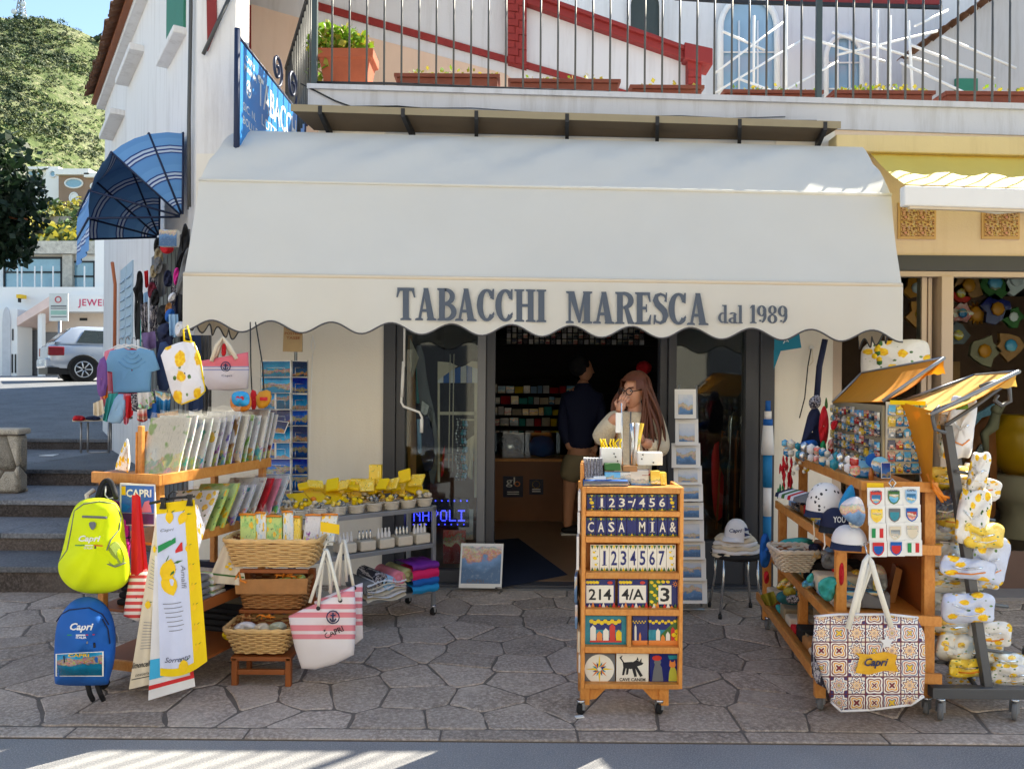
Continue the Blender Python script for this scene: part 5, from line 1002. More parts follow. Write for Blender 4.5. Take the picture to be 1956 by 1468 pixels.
CL=[('scarf','long black and white patterned scarf hanging below the blue striped hood','scarf',[(284,520),(300,515),(304,600),(298,650),(284,648),(286,580)],6.1,.05,m_bw),('dress','narrow black dress hanging beside the pale blue shutter','dress',[(262,515),(274,520),(272,570),(268,600),(266,650),(258,652),(256,600),(258,560),(252,552),(260,545)],6.6,.04,m_blkcl),('scarf','red scarf edge hanging just under the corner of the striped hood','scarf',[(275,518),(283,516),(284,545),(277,547)],6.3,.03,m_redcl),('bag','olive yellow pouch hanging on top of the patterned scarf','bag',[(286,506),(298,506),(302,526),(288,534)],6.0,.04,m_khaki),('cap','red cap with a white badge hanging under the picture box','cap',[(303,450),(312,448),(328,462),(334,478),(322,486),(306,482)],5.9,.06,m_redcl),('jacket','black jacket hanging highest beside the awning edge','jacket',[(352,420),(362,440),(362,480),(348,520),(336,540),(334,510),(344,460)],5.7,.06,m_blkcl),('scarf','magenta scarf hanging next to the dark jacket','scarf',[(334,510),(343,512),(340,538),(334,548),(330,530)],5.65,.03,m_pinkbag),('jacket','olive grey jacket hanging along the awning edge','jacket',[(354,476),(364,470),(360,540),(352,566),(334,566),(342,520)],5.6,.06,m_grycl),('t_shirt','white and black printed t-shirt crumpled beside the jackets','t-shirt',[(328,546),(342,548),(334,580),(326,578)],5.6,.04,m_bw),('cap','white knotted cap hanging above the blue shiny one','cap',[(322,562),(336,556),(334,574),(320,578)],5.55,.04,m_whtcl),('cap','shiny royal blue cap hanging on the side wall','cap',[(316,592),(332,588),(336,606),(326,618),(314,612)],5.5,.06,m_bluebag),('cap','large navy cap hanging below the shiny blue one','cap',[(298,625),(318,614),(336,624),(334,646),(318,662),(300,652)],5.4,.08,m_navycl),('cap','white cap with navy letters hanging beside the lemon oven mitt','cap',[(334,616),(352,612),(358,632),(346,644),(334,642)],5.2,.06,m_whtcl),('t_shirt','navy t-shirt hanging below the navy cap','t-shirt',[(298,652),(330,640),(330,735),(300,735)],5.3,.05,m_navycl),('blouse','mottled purple and blue blouse hanging behind the pale blue t-shirt','blouse',[(272,640),(296,636),(300,664),(284,668),(272,660)],5.5,.05,m_magB),('black_bag','black bag hanging between the caps and the scarf','bag',[(300,585),(322,580),(330,600),(316,620),(298,622)],5.9,.05,m_blkcl),('t_shirt','teal sliver of a t-shirt hanging beside the black dress','t-shirt',[(268,610),(274,608),(274,660),(268,660)],6.2,.03,m_teal),('t_shirt','lilac t-shirt edge hanging behind the patterned scarf','t-shirt',[(274,560),(283,556),(282,620),(274,640)],6.25,.03,m_ltblue)]
for n_,l_,c_,p_,y_,d_,m_ in CL:hang(n_,l_,c_,p_,y_,d_,m_)
b=MB();p=P(318,470,5.75);b.box(p.x-.055,p.x+.075,5.75,5.80,p.z,p.z+.12,m_wht,front=m_wc);solid('picture_box',b,'small picture box with white frame hung under the hood corner','picture')
b=MB();b.text('Capri',P(346,632,5.12),XA,ZA,.02,m_inkn,shear=.3,bold=.03);solid('cap_lettering',b,'navy lettering on the white cap by the lemon mitt','lettering')if False else None
def tshirt(lab,u,v,Y,w,h,m,sx=0.0):
 t=thing('t_shirt',lab,'t-shirt',P(u,v+h,Y),group='t-shirts on the clothes rail');pts=[(u-w*.16,v),(u-w*.42,v+h*.07),(u-w*.56,v+h*.5),(u-w*.38,v+h*.54),(u-w*.36,v+h),(u+w*.36,v+h),(u+w*.38,v+h*.54),(u+w*.54,v+h*.48),(u+w*.42,v+h*.07),(u+w*.16,v),(u+w*.08,v+h*.05),(u-w*.08,v+h*.05)]
 q=Puff([(a+sx*(c-v),c)for a,c in pts],Y,.022,.02,c=(u+sx*h*.5,v+h*.5),p=5);b=MB();q.make(b,m,None,.006);part('cloth',b,t)
 b=MB();b.tube([P(u-w*.3,v+h*.04,Y),P(u,v-6,Y-.01),P(u+w*.3,v+h*.04,Y)],.005,m_wht,5);b.tube([P(u,v-6,Y),P(u,v-16,Y),P(u+4,v-20,Y),P(u+7,v-15,Y)],.003,m_galv,5);part('hanger',b,t)
 b=MB();
 for k in range(4):b.tube([q.pt(u+(i/6-.5)*w*(.12+.13*k),v+h*(.06+.075*k)+(1-(i/3-1)**2)*h*(.06+.03*k)+h*.02,.001)for i in range(7)],.004,m,5)
 part('collar_fold',b,t)
tshirt('pink t-shirt showing at the steps side of the pale blue one',228,664,5.2,66,96,m_pinkcl);tshirt('teal t-shirt sliver behind the pink one on the rail',240,662,5.28,70,96,m_teal);tshirt('red t-shirt edge just behind the pale blue one',240,664,5.12,72,90,m_redcl);tshirt('pale blue t-shirt on a white hanger, front of the clothes rail',252,664,5.05,100,86,m_denim)
rk=thing('clothes_rail','white clothes rail carrying the t-shirts beside the steps','clothes rail',P(250,790,5.2));b=MB();b.tube([P(190,748,5.15),P(318,752,5.15)],.006,m_wht);b.tube([P(264,648,5.15),P(266,752,5.15),P(266,905,5.2)],.008,m_wht);part('rail',b,rk)
SK=[('bright teal skirt',[(204,752),(226,750),(214,800),(196,802)],m_teal),('light blue skirt',[(222,752),(240,752),(240,808),(204,808),(208,790)],m_ltblue),('pink skirt',[(236,752),(250,752),(246,806),(236,808)],m_pinkcl),('red striped shorts',[(240,756),(258,754),(254,792),(240,796)],m_redcl),('white printed shorts',[(250,752),(300,750),(306,782),(252,784)],m_bw),('patterned shorts',[(292,742),(322,748),(322,776),(300,780)],m_magB),('royal blue folded shirt',[(282,772),(316,766),(322,796),(280,798)],m_bluebag),('cream and mustard bucket hat',[(178,770),(196,762),(200,788),(178,792)],m_crmcl),('orange tag cloth',[(196,735),(206,735),(206,758),(196,758)],m_org),('purple shirt',[(186,690),(204,676),(206,752),(190,760),(184,740)],M('purple_cotton',S(120,80,150),.8))]
for i,(l_,p_,m_)in enumerate(SK):hang('garment',l_+' hanging in the bright row under the t-shirts','clothing',p_,5.0-.012*i,.03,m_,1)
sb=thing('low_table','low steel legged table with two caps at the top of the steps','table',P(180,865,6.6));b=MB();p,q=P(138,805,6.6),P(215,803,6.6);b.obox(p,q-p,(0,0,.02),(0,.35,0),m_crmcl);part('top',b,sb)
for u,dy in((155,.0),(168,.03),(208,.0),(212,.3)):b=MB();p=P(u,806,6.6+dy);b.tube([p,Vec((p.x,p.y,P(u,865,6.6).z))],.008,m_galv,6);part('leg',b,sb)
b=MB();b.tube([P(168,864,6.6),P(208,863,6.6)],.007,m_galv,5);part('stretcher',b,sb)
hang('cap','red and white cap lying on the low table by the steps','cap',[(138,800),(142,792),(162,794),(164,803),(140,804)],6.6,.08,m_redcl);hang('cap','navy cap lying on the low table by the steps','cap',[(160,802),(166,794),(190,794),(194,803)],6.62,.08,m_navycl)
# lemon mitt, hanging tote, pouches
mt=thing('oven_mitt_apron','white lemon print apron bag with yellow edging hanging by its loop','apron',P(350,775,4.4));q=Puff(smooth([(304,668),(352,650),(372,652),(386,690),(394,748),(378,762),(345,774),(330,762),(316,710)],1),4.42,.035);b=MB();q.make(b,lemonmat('large_lemon_print',S(232,230,236),2.6));part('cloth',b,mt)
b=MB();q.line(b,[(352,651),(370,654),(383,692),(392,746),(378,760),(346,772)],.005,m_yelcl,.0);part('edging',b,mt);b=MB();b.tube([P(352,652,4.4),P(350,630,4.42),P(358,622,4.42),P(366,652,4.41)],.005,m_yelcl,5);part('loop',b,mt)
def anchor(q,b,u,v,r,m):
 q.line(b,[(u+r*cos(2*pi*i/12),v+r*sin(2*pi*i/12))for i in range(13)],.003,m,.004);q.line(b,[(u,v-r*.7),(u,v+r*.7)],.004,m,.005);q.line(b,[(u-r*.5,v+r*.2),(u-r*.25,v+r*.6),(u,v+r*.7),(u+r*.25,v+r*.6),(u+r*.5,v+r*.2)],.0035,m,.005);q.line(b,[(u-r*.4,v-r*.3),(u+r*.4,v-r*.3)],.0035,m,.005)
m_tp1=stripemat('pink_banded_canvas',[(0,S(214,206,212)),(.52,S(150,154,186)),(.56,S(220,206,212)),(.60,S(150,154,186)),(.63,S(222,110,122))],.75)
tt=thing('tote_bag','pale tote with a pink upper band and dark emblem hanging behind the lemon apron','tote bag',P(430,745,4.75));q=Puff([(378,690),(474,672),(476,706),(474,742),(440,746),(398,744),(384,720)],4.8,.05);b=MB();q.make(b,m_tp1);part('body',b,tt)
b=MB();anchor(q,b,431,700,9,m_inkn);q.text(b,'Capri',433,720,5,m_inkn,w=20);q.text(b,'1989',433,725,3,m_inkn,w=9)if False else None;part('emblem',b,tt)
b=MB();b.tube([P(404,690,4.76),P(414,660,4.78),P(426,645,4.8),P(438,660,4.78),P(452,686,4.76)],.013,m_crmcl,6);b.tube([P(412,684,4.84),P(426,650,4.84),P(444,682,4.84)],.011,m_crmcl,6);part('handle',b,tt)
hang('purse','small red purse peeking out between the handles of the pale tote','purse',[(424,656),(432,656),(432,680),(422,680)],4.83,.02,m_redcl,1)
pc=thing('pouch','sky blue pouch with a red heart on an orange back','pouch',P(460,785,4.55));q=Puff(smooth([(440,755),(452,746),(474,748),(478,762),(474,776),(446,776)],2),4.5,.03);b=MB();Puff(smooth([(438,760),(450,746),(478,748),(482,778),(464,788),(442,784)],2),4.53,.02).make(b,m_org);q.make(b,M('sky_blue_leather',S(40,160,220),.5));part('body',b,pc);b=MB();q.poly(b,[(458,772),(450,762),(451,757),(455,756),(458,759),(461,756),(465,757),(466,762)],m_flagr,.004);part('heart',b,pc);pc0=pc
pc=thing('pouch','ochre pouch with a red bar and a red side next to the heart pouch','pouch',P(500,782,4.6));q=Puff(smooth([(488,750),(516,742),(520,762),(508,780),(490,780)],1),4.58,.03);b=MB();q.make(b,M('ochre_leather',S(206,140,30),.5));Puff(smooth([(478,742),(492,748),(490,782),(479,782)],1),4.6,.02).make(b,m_redcl);part('body',b,pc);b=MB();q.patch(b,[(496,758),(511,758),(511,765),(496,765)],m_flagr);part('bar',b,pc)
for u0,u1,pq in((478,479,pc0),(488,502,pc)):
 b=MB();b.tube([P(u0,615,4.7),P(u1,700,4.62),P(u1+2,745,4.6)],.004,m_blk,4);part('cord',b,pq)
sg2=thing('hanging_notice','beige hanging notice board lettered in brown behind the valance','sign',P(556,670,5.5));b=MB();b.prism([P(540,671,5.5),P(577,672,5.5),P(577,600,5.5),P(543,598,5.5)],(0,.015,0),M('notice_beige',S(176,150,110),.6));part('board',b,sg2);b=MB()
for k,s_ in enumerate(('TOLINI','CARDS','POSTERS','TASSE')):b.text(s_,P(560,622+k*8.6,5.49),XA,ZA,5.2/F*5.5,m_pinedark,bold=.01,w=(26 if k!=2 else 32)/F*5.5)
part('lettering',b,sg2)
# wire carousel with postcards
cs=thing('postcard_carousel','white wire carousel of postcards standing against the cream wall','postcard rack',P(560,1060,5.55));zb=.02;cx,cy=-1.555,5.62
b=MB();b.tube([(cx,cy,zb),(cx,cy,1.78)],.012,m_chrome);part('pole',b,cs);b=MB();b.lathe((cx,cy,0.02),[(.22,0),(.22,.015),(.05,.03),(.012,.06)],m_chrome,16);part('foot',b,cs)
FA=[((498,5.40),(556,5.34)),((558,5.35),(588,5.52))];names=[('wide',10),('narrow',10)];kcard=0
pcs=['blue bay','harbour','coast road','rock arch','white village','grotto','sunset','sea cliff','marina','terrace','night view','lemon grove']
for fi,((u0,Y0),(u1,Y1))in enumerate(FA):
 for r in range(10):
  v0=690+r*31;ncol=2 if(fi==0 and r in(2,5,7))else 1
  for c in range(ncol):
   f0,f1=(c/ncol,(c+1)/ncol-.03)if ncol>1 else(0,1);ua,ub=lerp(u0,u1,f0)+1,lerp(u0,u1,f1)-1;Ya,Yb=lerp(Y0,Y1,f0),lerp(Y0,Y1,f1)
   w_=kcard;bl,br,tr,tl=P(ua-1,v0+31,Ya-.016),P(ub+1,v0+31,Yb-.016),P(ub+1,v0-1,Yb+.014),P(ua-1,v0-1,Ya+.014);tilt=R.uniform(-.004,.004)
   b=MB();b.obox(bl+Vec((0,0,tilt)),br-bl,tl-bl,(.0,.003,0),m_wht,front=m_card2 if(r+fi*3)%4==3 else m_card);o=solid('postcard',b,f'{pcs[kcard % 12]} postcard, {ORD[r]} row of the {names[fi][0]} carousel side'+(f', {ORD[c]} of two' if ncol>1 else ''),'postcard','postcards in the wire carousel');kcard+=1
  b=MB();a,e=P(u0,v0+29,Y0-.018),P(u1,v0+29,Y1-.018);a2,e2=P(u0+3,v0+14,Y0-.016),P(u1-3,v0+14,Y1-.016);b.tube([P(u0,v0-2,Y0+.015),a,e,P(u1,v0-2,Y1+.015)],.0028,m_chrome,4);b.tube([P(lerp(u0,u1,.2),v0+29,Y0-.02),P(lerp(u0,u1,.2),v0+12,Y0-.016),P(lerp(u0,u1,.8),v0+12,Y1-.016),P(lerp(u0,u1,.8),v0+29,Y1-.02)],.0022,m_chrome,4);part('wire_pocket',b,cs)
b=MB();b.obox(P(497,822,5.3),P(552,806,5.3)-P(506,800,5.3)+Vec((0,0,.0)),P(506,800,5.3)-P(497,822,5.3),(0,.003,0),m_wht,front=m_card2);solid('postcard',b,'dark bordered postcard sitting askew across the wide carousel side','postcard','postcards in the wire carousel')
b=MB();b.tube([P(598,640,5.97),P(594,660,5.96),P(598,676,5.96),P(602,660,5.96),P(598,645,5.96)],.004,m_wht,5);b.tube([P(597,676,5.97),P(594,760,5.97),P(590,860,5.97),P(588,930,5.97)],.0045,m_wht,5);solid('wall_cable',b,'white cable looped on the cream wall beside the postcard carousel','cable')
# stepped stand with wicker baskets
bs=thing('basket_stand','stepped brown wooden stand carrying three wicker baskets','display stand',P(500,1310,4.1));bm=MB
def wicker(lab,u0,u1,v0,v1,Y,dep,taper,m,grp='wicker baskets on the stepped stand',flare=.0,name='wicker_basket'):
 p0,p1=P(u0,v0,Y),P(u1,v0,Y);zt,zb=p0.z,P(u0,v1,Y).z;cx=(p0.x+p1.x)/2;w=(p1.x-p0.x)/2;t=thing(name,lab,'basket',(cx,Y+dep/2,zb),group=grp)
 per=[]
 for k in range(64):
  s=k/64*4;e=int(s);f=s-e;a=[(-1,-1),(1,-1),(1,1),(-1,1)];x=lerp(a[e][0],a[(e+1)%4][0],f);y=lerp(a[e][1],a[(e+1)%4][1],f);rnd_=max(0,abs(x)+abs(y)-1.7)*.28;per.append((x*(1-rnd_),y*(1-rnd_)))
 H=zt-zb;n=max(4,int(H/.0105));b=MB()
 for i in range(n):
  z=zb+H*(i+.5)/n;k=lerp(taper,1,(i+.5)/n);b.tube([(cx+x*(w*k+.005*((-1)**(j//2+i))),Y+dep/2+y*(dep/2*k+.005*((-1)**(j//2+i))),z+R.uniform(-.001,.001))for j,(x,y)in enumerate(per)],H/n*.52,m,4,closed=True)
 o=part('weave',b,t);o['kind']='stuff';b=MB()
 for q in range(2):b.tube([(cx+x*w*1.02,Y+dep/2+y*dep/2*1.02,zt+.006*sin(j*1.1+q*pi)+.004)for j,(x,y)in enumerate(per)],.009,m,5,closed=True)
 part('rim',b,t);b=MB();b.face([(cx+x*w*taper,Y+dep/2+y*dep/2*taper,zb+.004)for x,y in per],m);b.grid([[(cx+x*w*k*.97,Y+dep/2+y*dep/2*k*.97,z)for x,y in per]for z,k in((zb+.004,taper),(zt,1))],m_pinedark,cu=True);part('base',b,t)
 return t,cx,zb,zt,w
wb1=wicker('widest pale wicker basket, full of upright lemon packets',424,606,1034,1084,4.05,.26,.82,m_wickA);wb2=wicker('middle two tone wicker basket with a green packet inside',452,582,1112,1163,4.12,.24,.86,m_wickB);wb3=wicker('lowest oval pale wicker basket heaped with wrapped soaps',424,556,1206,1252,3.98,.26,.72,m_wickA)
b=MB();c=Cloth((448,1106),(588,1104),(586,1134),(450,1134),4.095,.004,3);c.make(b,m_wickB);solid('basket_liner',b,'orange brown cloth liner folded over the rim of the middle basket','cloth')
def bar3(name,u0,u1,v0,v1,Y,dep,m=m_pinedark):b=MB();p=P(u0,v1,Y);q=P(u1,v1,Y);b.obox(p,(q.x-p.x,0,0),(0,0,P(u0,v0,Y).z-p.z),(0,dep,0),m);return part(name,b,bs,bevel=.004)
bar3('shelf_rail',452,588,1086,1094,4.10,.02);bar3('shelf_board',456,586,1164,1171,4.14,.26);bar3('shelf_board',440,555,1254,1262,4.0,.28)
for u0,u1,v0,v1,Y in((441,452,1256,1316,4.0),(544,555,1256,1316,4.0),(466,476,1094,1258,4.16),(588,600,1086,1228,4.26),(578,588,1230,1290,4.26),(470,478,1262,1290,4.2)):bar3('leg',u0,u1,v0,v1,Y,.035)
bar3('stretcher',452,544,1278,1288,4.01,.02);bar3('stretcher',566,600,1225,1231,4.27,.02)
pk=[('pale blue and green',m_lemgreen,458,488,0),('white and green',m_lemfilm,488,508,0),('lime green',m_lemgreen,506,538,0),('white and orange',m_lemfilm,540,560,0),('yellow',m_lemyel,558,574,0),('lilac striped',m_towel,576,606,8),('silvery blue',m_lemfilm,604,636,10)]
for i,(l_,m_,u0,u1,sl)in enumerate(pk):
 t=thing('gift_packet',f'{l_} gift packet with gathered clear top, {ORD[i]} along the widest basket','packet',P((u0+u1)/2,1038,4.15),group='gift packets standing in the widest basket');Yq=4.14+.01*i;v0=984+R.uniform(-6,6)-(4 if i>4 else 0)
 b=MB();a,c_,d_,e_=P(u0,1042,Yq),P(u1,1042,Yq),P(u1+sl,v0,Yq+.05),P(u0+sl,v0,Yq+.05);b.obox(a,c_-a,e_-a,(0,.05,.005),m_,m_);part('box',b,t,bevel=.006)
 b=MB();n=9;b.grid([[lerp(e_,d_,j/n)+Vec((0,.01+.012*sin(j*2.3+k),.06*k*(.6+.4*sin(j*1.7+i))))for j in range(n+1)]for k in(0,.6,1)],m_film);b.tube([e_+Vec((0,-.006,.004)),lerp(e_,d_,.5)+Vec((0,-.012,.008)),d_+Vec((0,-.006,.004))],.006,m_org,5);part('gathered_top',b,t)
b=MB();b.obox(P(612,1014,4.08),P(648,1020,4.08)-P(612,1014,4.08),(0,0,.05),(0,.004,0),m_yelpl);solid('price_tag',b,'bright yellow price tag on the silvery packet of the widest basket','tag')
hang('gift_packet','green wrapped packet with an orange bow in the middle basket','packet',[(520,1118),(530,1104),(560,1096),(584,1096),(584,1112),(560,1122),(532,1124)],4.22,.06,m_lemgreen);b=MB()
for k in range(7):a=k*.9;b.tube([P(545,1100,4.15),P(545+16*cos(a),1100-7*abs(sin(a)),4.13),P(545+22*cos(a),1102+6*sin(a*2),4.14)],.005,m_org,4)
solid('ribbon_bow',b,'orange ribbon bow tied on the green packet in the middle basket','bow')
for i,(l_,p_,m_)in enumerate((('white',[(444,1196),(468,1184),(490,1190),(492,1206),(450,1208)],m_whtcl),('yellow paper',[(424,1206),(446,1198),(462,1216),(440,1224),(424,1218)],m_yelcl),('beige',[(482,1194),(510,1186),(520,1206),(490,1218),(476,1212)],m_crmcl),('pale green',[(470,1212),(500,1204),(512,1224),(476,1228)],m_lemgreen),('grey sage',[(510,1192),(540,1184),(552,1200),(520,1212)],m_film and M('sage_paper',S(190,196,176),.6)),('lilac white',[(500,1212),(540,1200),(552,1210),(512,1226)],m_whtcl))):hang('wrapped_soap',f'{l_} wrapped soap heaped in the lowest oval basket','soap',p_,4.10-.008*i,.05,m_,2)
for u,v,m_ in((470,1180,m_wickB),(508,1178,m_org)):
 b=MB()
 for k in range(6):a=k*1.05;b.tube([P(u,v,4.1),P(u+12*cos(a),v-6*abs(sin(a*1.3)),4.1),P(u+18*cos(a),v+5*sin(a),4.1)],.004,m_,4)
 solid('raffia_bow',b,f'{"brown raffia" if u < 480 else "orange"} bow on the soaps of the lowest basket','bow')
b=MB();b.tube([P(448,1112,4.1),P(452,1100,4.09),P(456,1092,4.09),P(460,1108,4.1),P(470,1112,4.09)],.006,m_org,5);solid('ribbon',b,'orange ribbon end standing up at the outer corner of the middle basket','ribbon')
def pinktote(lab,pts,Y,txt):
 t=thing('striped_tote',lab,'tote bag',P(620,1278,Y));q=Puff(pts,Y,.055,.03,p=3.2);b=MB();q.make(b,stripemat('pink_white_canvas',[(0,S(222,216,220)),(.36,S(218,130,142)),(.42,S(222,206,210)),(.46,S(218,130,142)),(.53,S(224,214,220)),(.62,S(218,130,142)),(.68,S(226,214,220)),(.72,S(218,130,142)),(.78,S(228,218,222)),(.86,S(218,130,142)),(.93,S(224,210,216))]));part('body',b,t)
 for pa in txt['h']:b=MB();b.tube([P(u,v,Y-.05+dy)for u,v,dy in pa],.0085,m_rope,6);part('handle',b,t)
 for u,v in txt['e']:b=MB();b.lathe(q.pt(u,v,.002),[(.007,0),(.011,.002),(.007,.004)],m_brkt,10,axis=Vec((0,-1,0)));part('eyelet',b,t)
 return t,q
sk=-.30
def skew(pts):return pts
t,q=pinktote('pink and white striped tote lettered CAPRI, hung in front of the basket stand',[(551,1176),(580,1162),(620,1145),(660,1126),(677,1118),(680,1170),(678,1230),(676,1250),(640,1268),(602,1278),(576,1276),(564,1240),(556,1205)],3.93,{'h':[[(592,1150,0),(605,1110,0),(620,1055,.02),(624,1048,.03),(616,1080,.04),(608,1160,0)],[(650,1146,0),(640,1105,.0),(626,1052,.02),(620,1048,.03),(628,1080,.05),(632,1132,.06)]],'e':[(608,1161),(650,1146)]})
b=MB();anchor(q,b,636,1178,12,m_inkn);q.text(b,'CAPRI',640,1212,11,m_ink,bold=.01,w=38,ang=-.42);part('emblem',b,t)
t2,q2=pinktote('second pink and white striped tote hanging just behind the lettered one',[(600,1148),(640,1130),(693,1112),(692,1160),(694,1218),(676,1232),(620,1240)],4.05,{'h':[[(630,1130,.05),(645,1070,.05),(656,1030,.06),(660,1030,.06),(662,1110,.05)],[(676,1124,0),(668,1080,.02),(658,1030,.04),(652,1040,.05),(648,1118,.05)]],'e':[(677,1122)]})
b=MB();b.tube([P(618,1052,3.93),P(624,1036,3.95),P(632,1034,4.02),P(640,1036,4.1)],.005,m_crmcl,5);solid('hook',b,'cream cord hook carrying the striped tote at the basket corner','hook')
# grey metal shelving with lemon goods
S0=Vec((-.50,5.25,0));SA=Vec((-.795,-.606,0));SB=Vec((-.606,.795,0))
def QS(a,bb,z):p=S0+SA*a+SB*bb;return Vec((p.x,p.y,z))
ms=thing('metal_shelving','grey metal shelving unit on castors loaded with lemon goods before the window','shelving',QS(.5,.15,0));LS=1.02
def sbar(name,a0,a1,b0,b1,z0,z1,m=m_galv):return obar(ms,name,a0,a1,b0,b1,z0,z1,m,QS,.002)
for z in(.70,.455,.15):sbar('shelf',0,LS,0,.36,z,z+.028)
for a in(0,LS-.025):
 for c in(0,.335):sbar('post',a,a+.025,c,c+.025,.06,.735)
for a,c in((.012,.012),(LS-.012,.012),(.012,.348),(LS-.012,.348)):caster(ms,QS(a,c,0),.025)
def minibasket(lab,a,c,z,w,m,grp):
 t=thing('small_basket',lab,'basket',QS(a,c,z),group=grp);b=MB();n=20;sq=[(cos(2*pi*k/n),sin(2*pi*k/n))for k in range(n)]
 for i in range(6):k=lerp(.78,1,i/5);b.tube([QS(a,c,z+.006+.009*i)+SA*(x*w*k+.003*(-1)**(j+i))+SB*(y*w*.75*k)for j,(x,y)in enumerate(sq)],.0052,m,4,closed=True)
 o=part('weave',b,t);o['kind']='stuff';b=MB();b.face([QS(a,c,z+.045)+SA*(x*w*.94)+SB*(y*w*.7)for x,y in sq],m);part('base',b,t);return t
fill=[('pale biscuits',m_crmcl),('yellow sweets',m_yelcl),('wrapped lemons',m_lemyel),('small bags',m_film),('lemon candies',m_yelcl),('yellow sachets',m_lemyel),('cream soaps',m_crmcl),('yellow soaps',m_yelpl),('mixed sweets',m_lemyel),('orange candies',m_org)]
k=0
for row,c in((0,.06),(1,.22)):
 for i in range(8):
  a=.06+i*.125;m_,l_=fill[(i+row*3)%10][1],fill[(i+row*3)%10][0];minibasket(f'small {"front" if row == 0 else "back"} row basket of {l_}, {ORD[i]} from the doorway on the top metal shelf',a,c,.728,.055,m_wickW if row==0 else m_wickA,'small baskets on the top metal shelf')
  for q_ in range(7):b=MB();p=QS(a+R.uniform(-.035,.035),c+R.uniform(-.025,.025),.80+R.uniform(-.01,.02));b.ball(p,.02*R.uniform(.7,1.2),m_ if q_%3 else m_film,6,(1,1,.8));solid('sweet',b,f'{l_} bundle in the {ORD[i]} {"front" if row == 0 else "back"} basket of the top metal shelf','sweets',f'sweets in the baskets of {l_}, {"front" if row == 0 else "back"} row {i}')
for i,(u0,u1,v0,v1)in enumerate(((648,668,918,962),(668,690,914,962),(690,716,914,962),(704,728,886,940))):
 b=MB();p,q_=P(u0,v1,5.12+.04*i),P(u1,v1,5.14+.04*i);b.obox(p,q_-p,(0,0,(v1-v0)/F*5.1),(0,.05,0),m_yelpl,front=m_lemyel);solid('lemon_box',b,f'{["narrow", "plain", "wide", "tallest"][i]} yellow lemon box standing on the top metal shelf','box','yellow boxes on the top metal shelf',bevel=.003)
for i,a in enumerate((.62,.74,.86)):
 t=thing('lemon_tray',f'flat tray of yellow packets, {ORD[i]} from the boxes on the top metal shelf','tray',QS(a,.28,.74));b=MB();o=QS(a+.055,.16,.73);b.obox(o,SA*-.11,(0,0,.05),SB*.16,m_wickW);part('tray',b,t);b=MB();b.obox(o+Vec((0,0,.055)),SA*-.11,(0,0,.012),SB*.16+Vec((0,0,.05)),m_yelpl);part('packet',b,t)
for i in range(5):
 a=.08+i*.135;b=MB();o=QS(a+.06,.02,.485);up=Vec((0,0,.065));b.obox(o,SA*-.11,up,SB*.12,m_wickW);solid('white_basket',b,f'white wicker tray, {ORD[i]} from the doorway on the middle metal shelf','basket','white trays on the middle metal shelf',bevel=.01)
 for j in range(4):
  b=MB();p=QS(a-.035+j*.026,.08,.50);b.lathe(p,[(.011,0),(.011,.075),(.006,.09),(.006,.11)],m_chrome if i%2 else m_whtcl,8);solid('bottle',b,f'small {"silver" if i % 2 else "white"} bottle in the {ORD[i]} white tray','bottle',f'bottles in white tray {i}')
for i,(l_,m_,a,z,r_)in enumerate((('grey striped',m_grycl,.50,.255,.045),('white patterned',m_bw,.42,.30,.045),('pale blue',m_ltblue,.36,.27,.045),('rose pink',m_pinkcl,.29,.29,.046),('sage green',M('sage_cloth',S(170,170,120),.8),.22,.30,.042))):
 b=MB();c0=QS(a,-.02,z);b.lathe(c0,[(.001,0),(r_*.4,.0),(r_*.42,.012),(r_*.7,.002),(r_,.0),(r_*1.03,.04),(r_*1.03,.26),(r_*.6,.28)],m_,14,axis=SB.normalized());solid('rolled_towel',b,f'{l_} beach towel roll on the lowest metal shelf','towel roll','towel rolls on the lowest metal shelf')
for i in range(6):
 b=MB();o=QS(.52,-.03,.17+.022*i);n=8;b.grid([[o+SA*(-.28*j/n)+SB*(.2*k)+Vec((0,0,.012*sin(j*.9+i)+(.016 if 0<k<1 else 0)))for j in range(n+1)]for k in(0,.15,.85,1)],m_whtcl if i%2 else m_crmcl);solid('folded_shawl',b,f'{"white" if i % 2 else "cream"} folded shawl, {ORD[i]} from the bottom of the pile on the lowest shelf','shawl','shawls on the lowest metal shelf')
for i,(l_,m_,z,D_)in enumerate((('turquoise',M('turquoise_cotton',S(20,140,200),.7),.178,.05),('navy',m_bluebag,.225,.05),('hot pink',M('hot_pink_cotton',S(216,26,100),.7),.27,.065),('purple',M('violet_cotton',S(110,30,140),.7),.33,.04))):
 b=MB();n=10;pr_=[(0,0),(-.012,.3),(-.014,.7),(0,1)];o=QS(.215,-.05,z)
 b.grid([[o+SA*(-.20*j/n)+SB*y_+Vec((0,0,D_*h_+.004*sin(j*1.3+i*2)))for j in range(n+1)]for y_,h_ in((.0,0),(-.015,.35),(-.015,.7),(.0,1),(.2,1.0),(.26,.6))],m_);b.face([o+SA*-.2+SB*y_+Vec((0,0,D_*h_))for y_,h_ in((.0,0),(.26,.0),(.26,.6),(.2,1),(0,1),(-.015,.5))][::-1],m_);solid('folded_pareo',b,f'{l_} folded pareo in the pile at the doorway end of the lowest shelf','pareo','pareos on the lowest metal shelf')
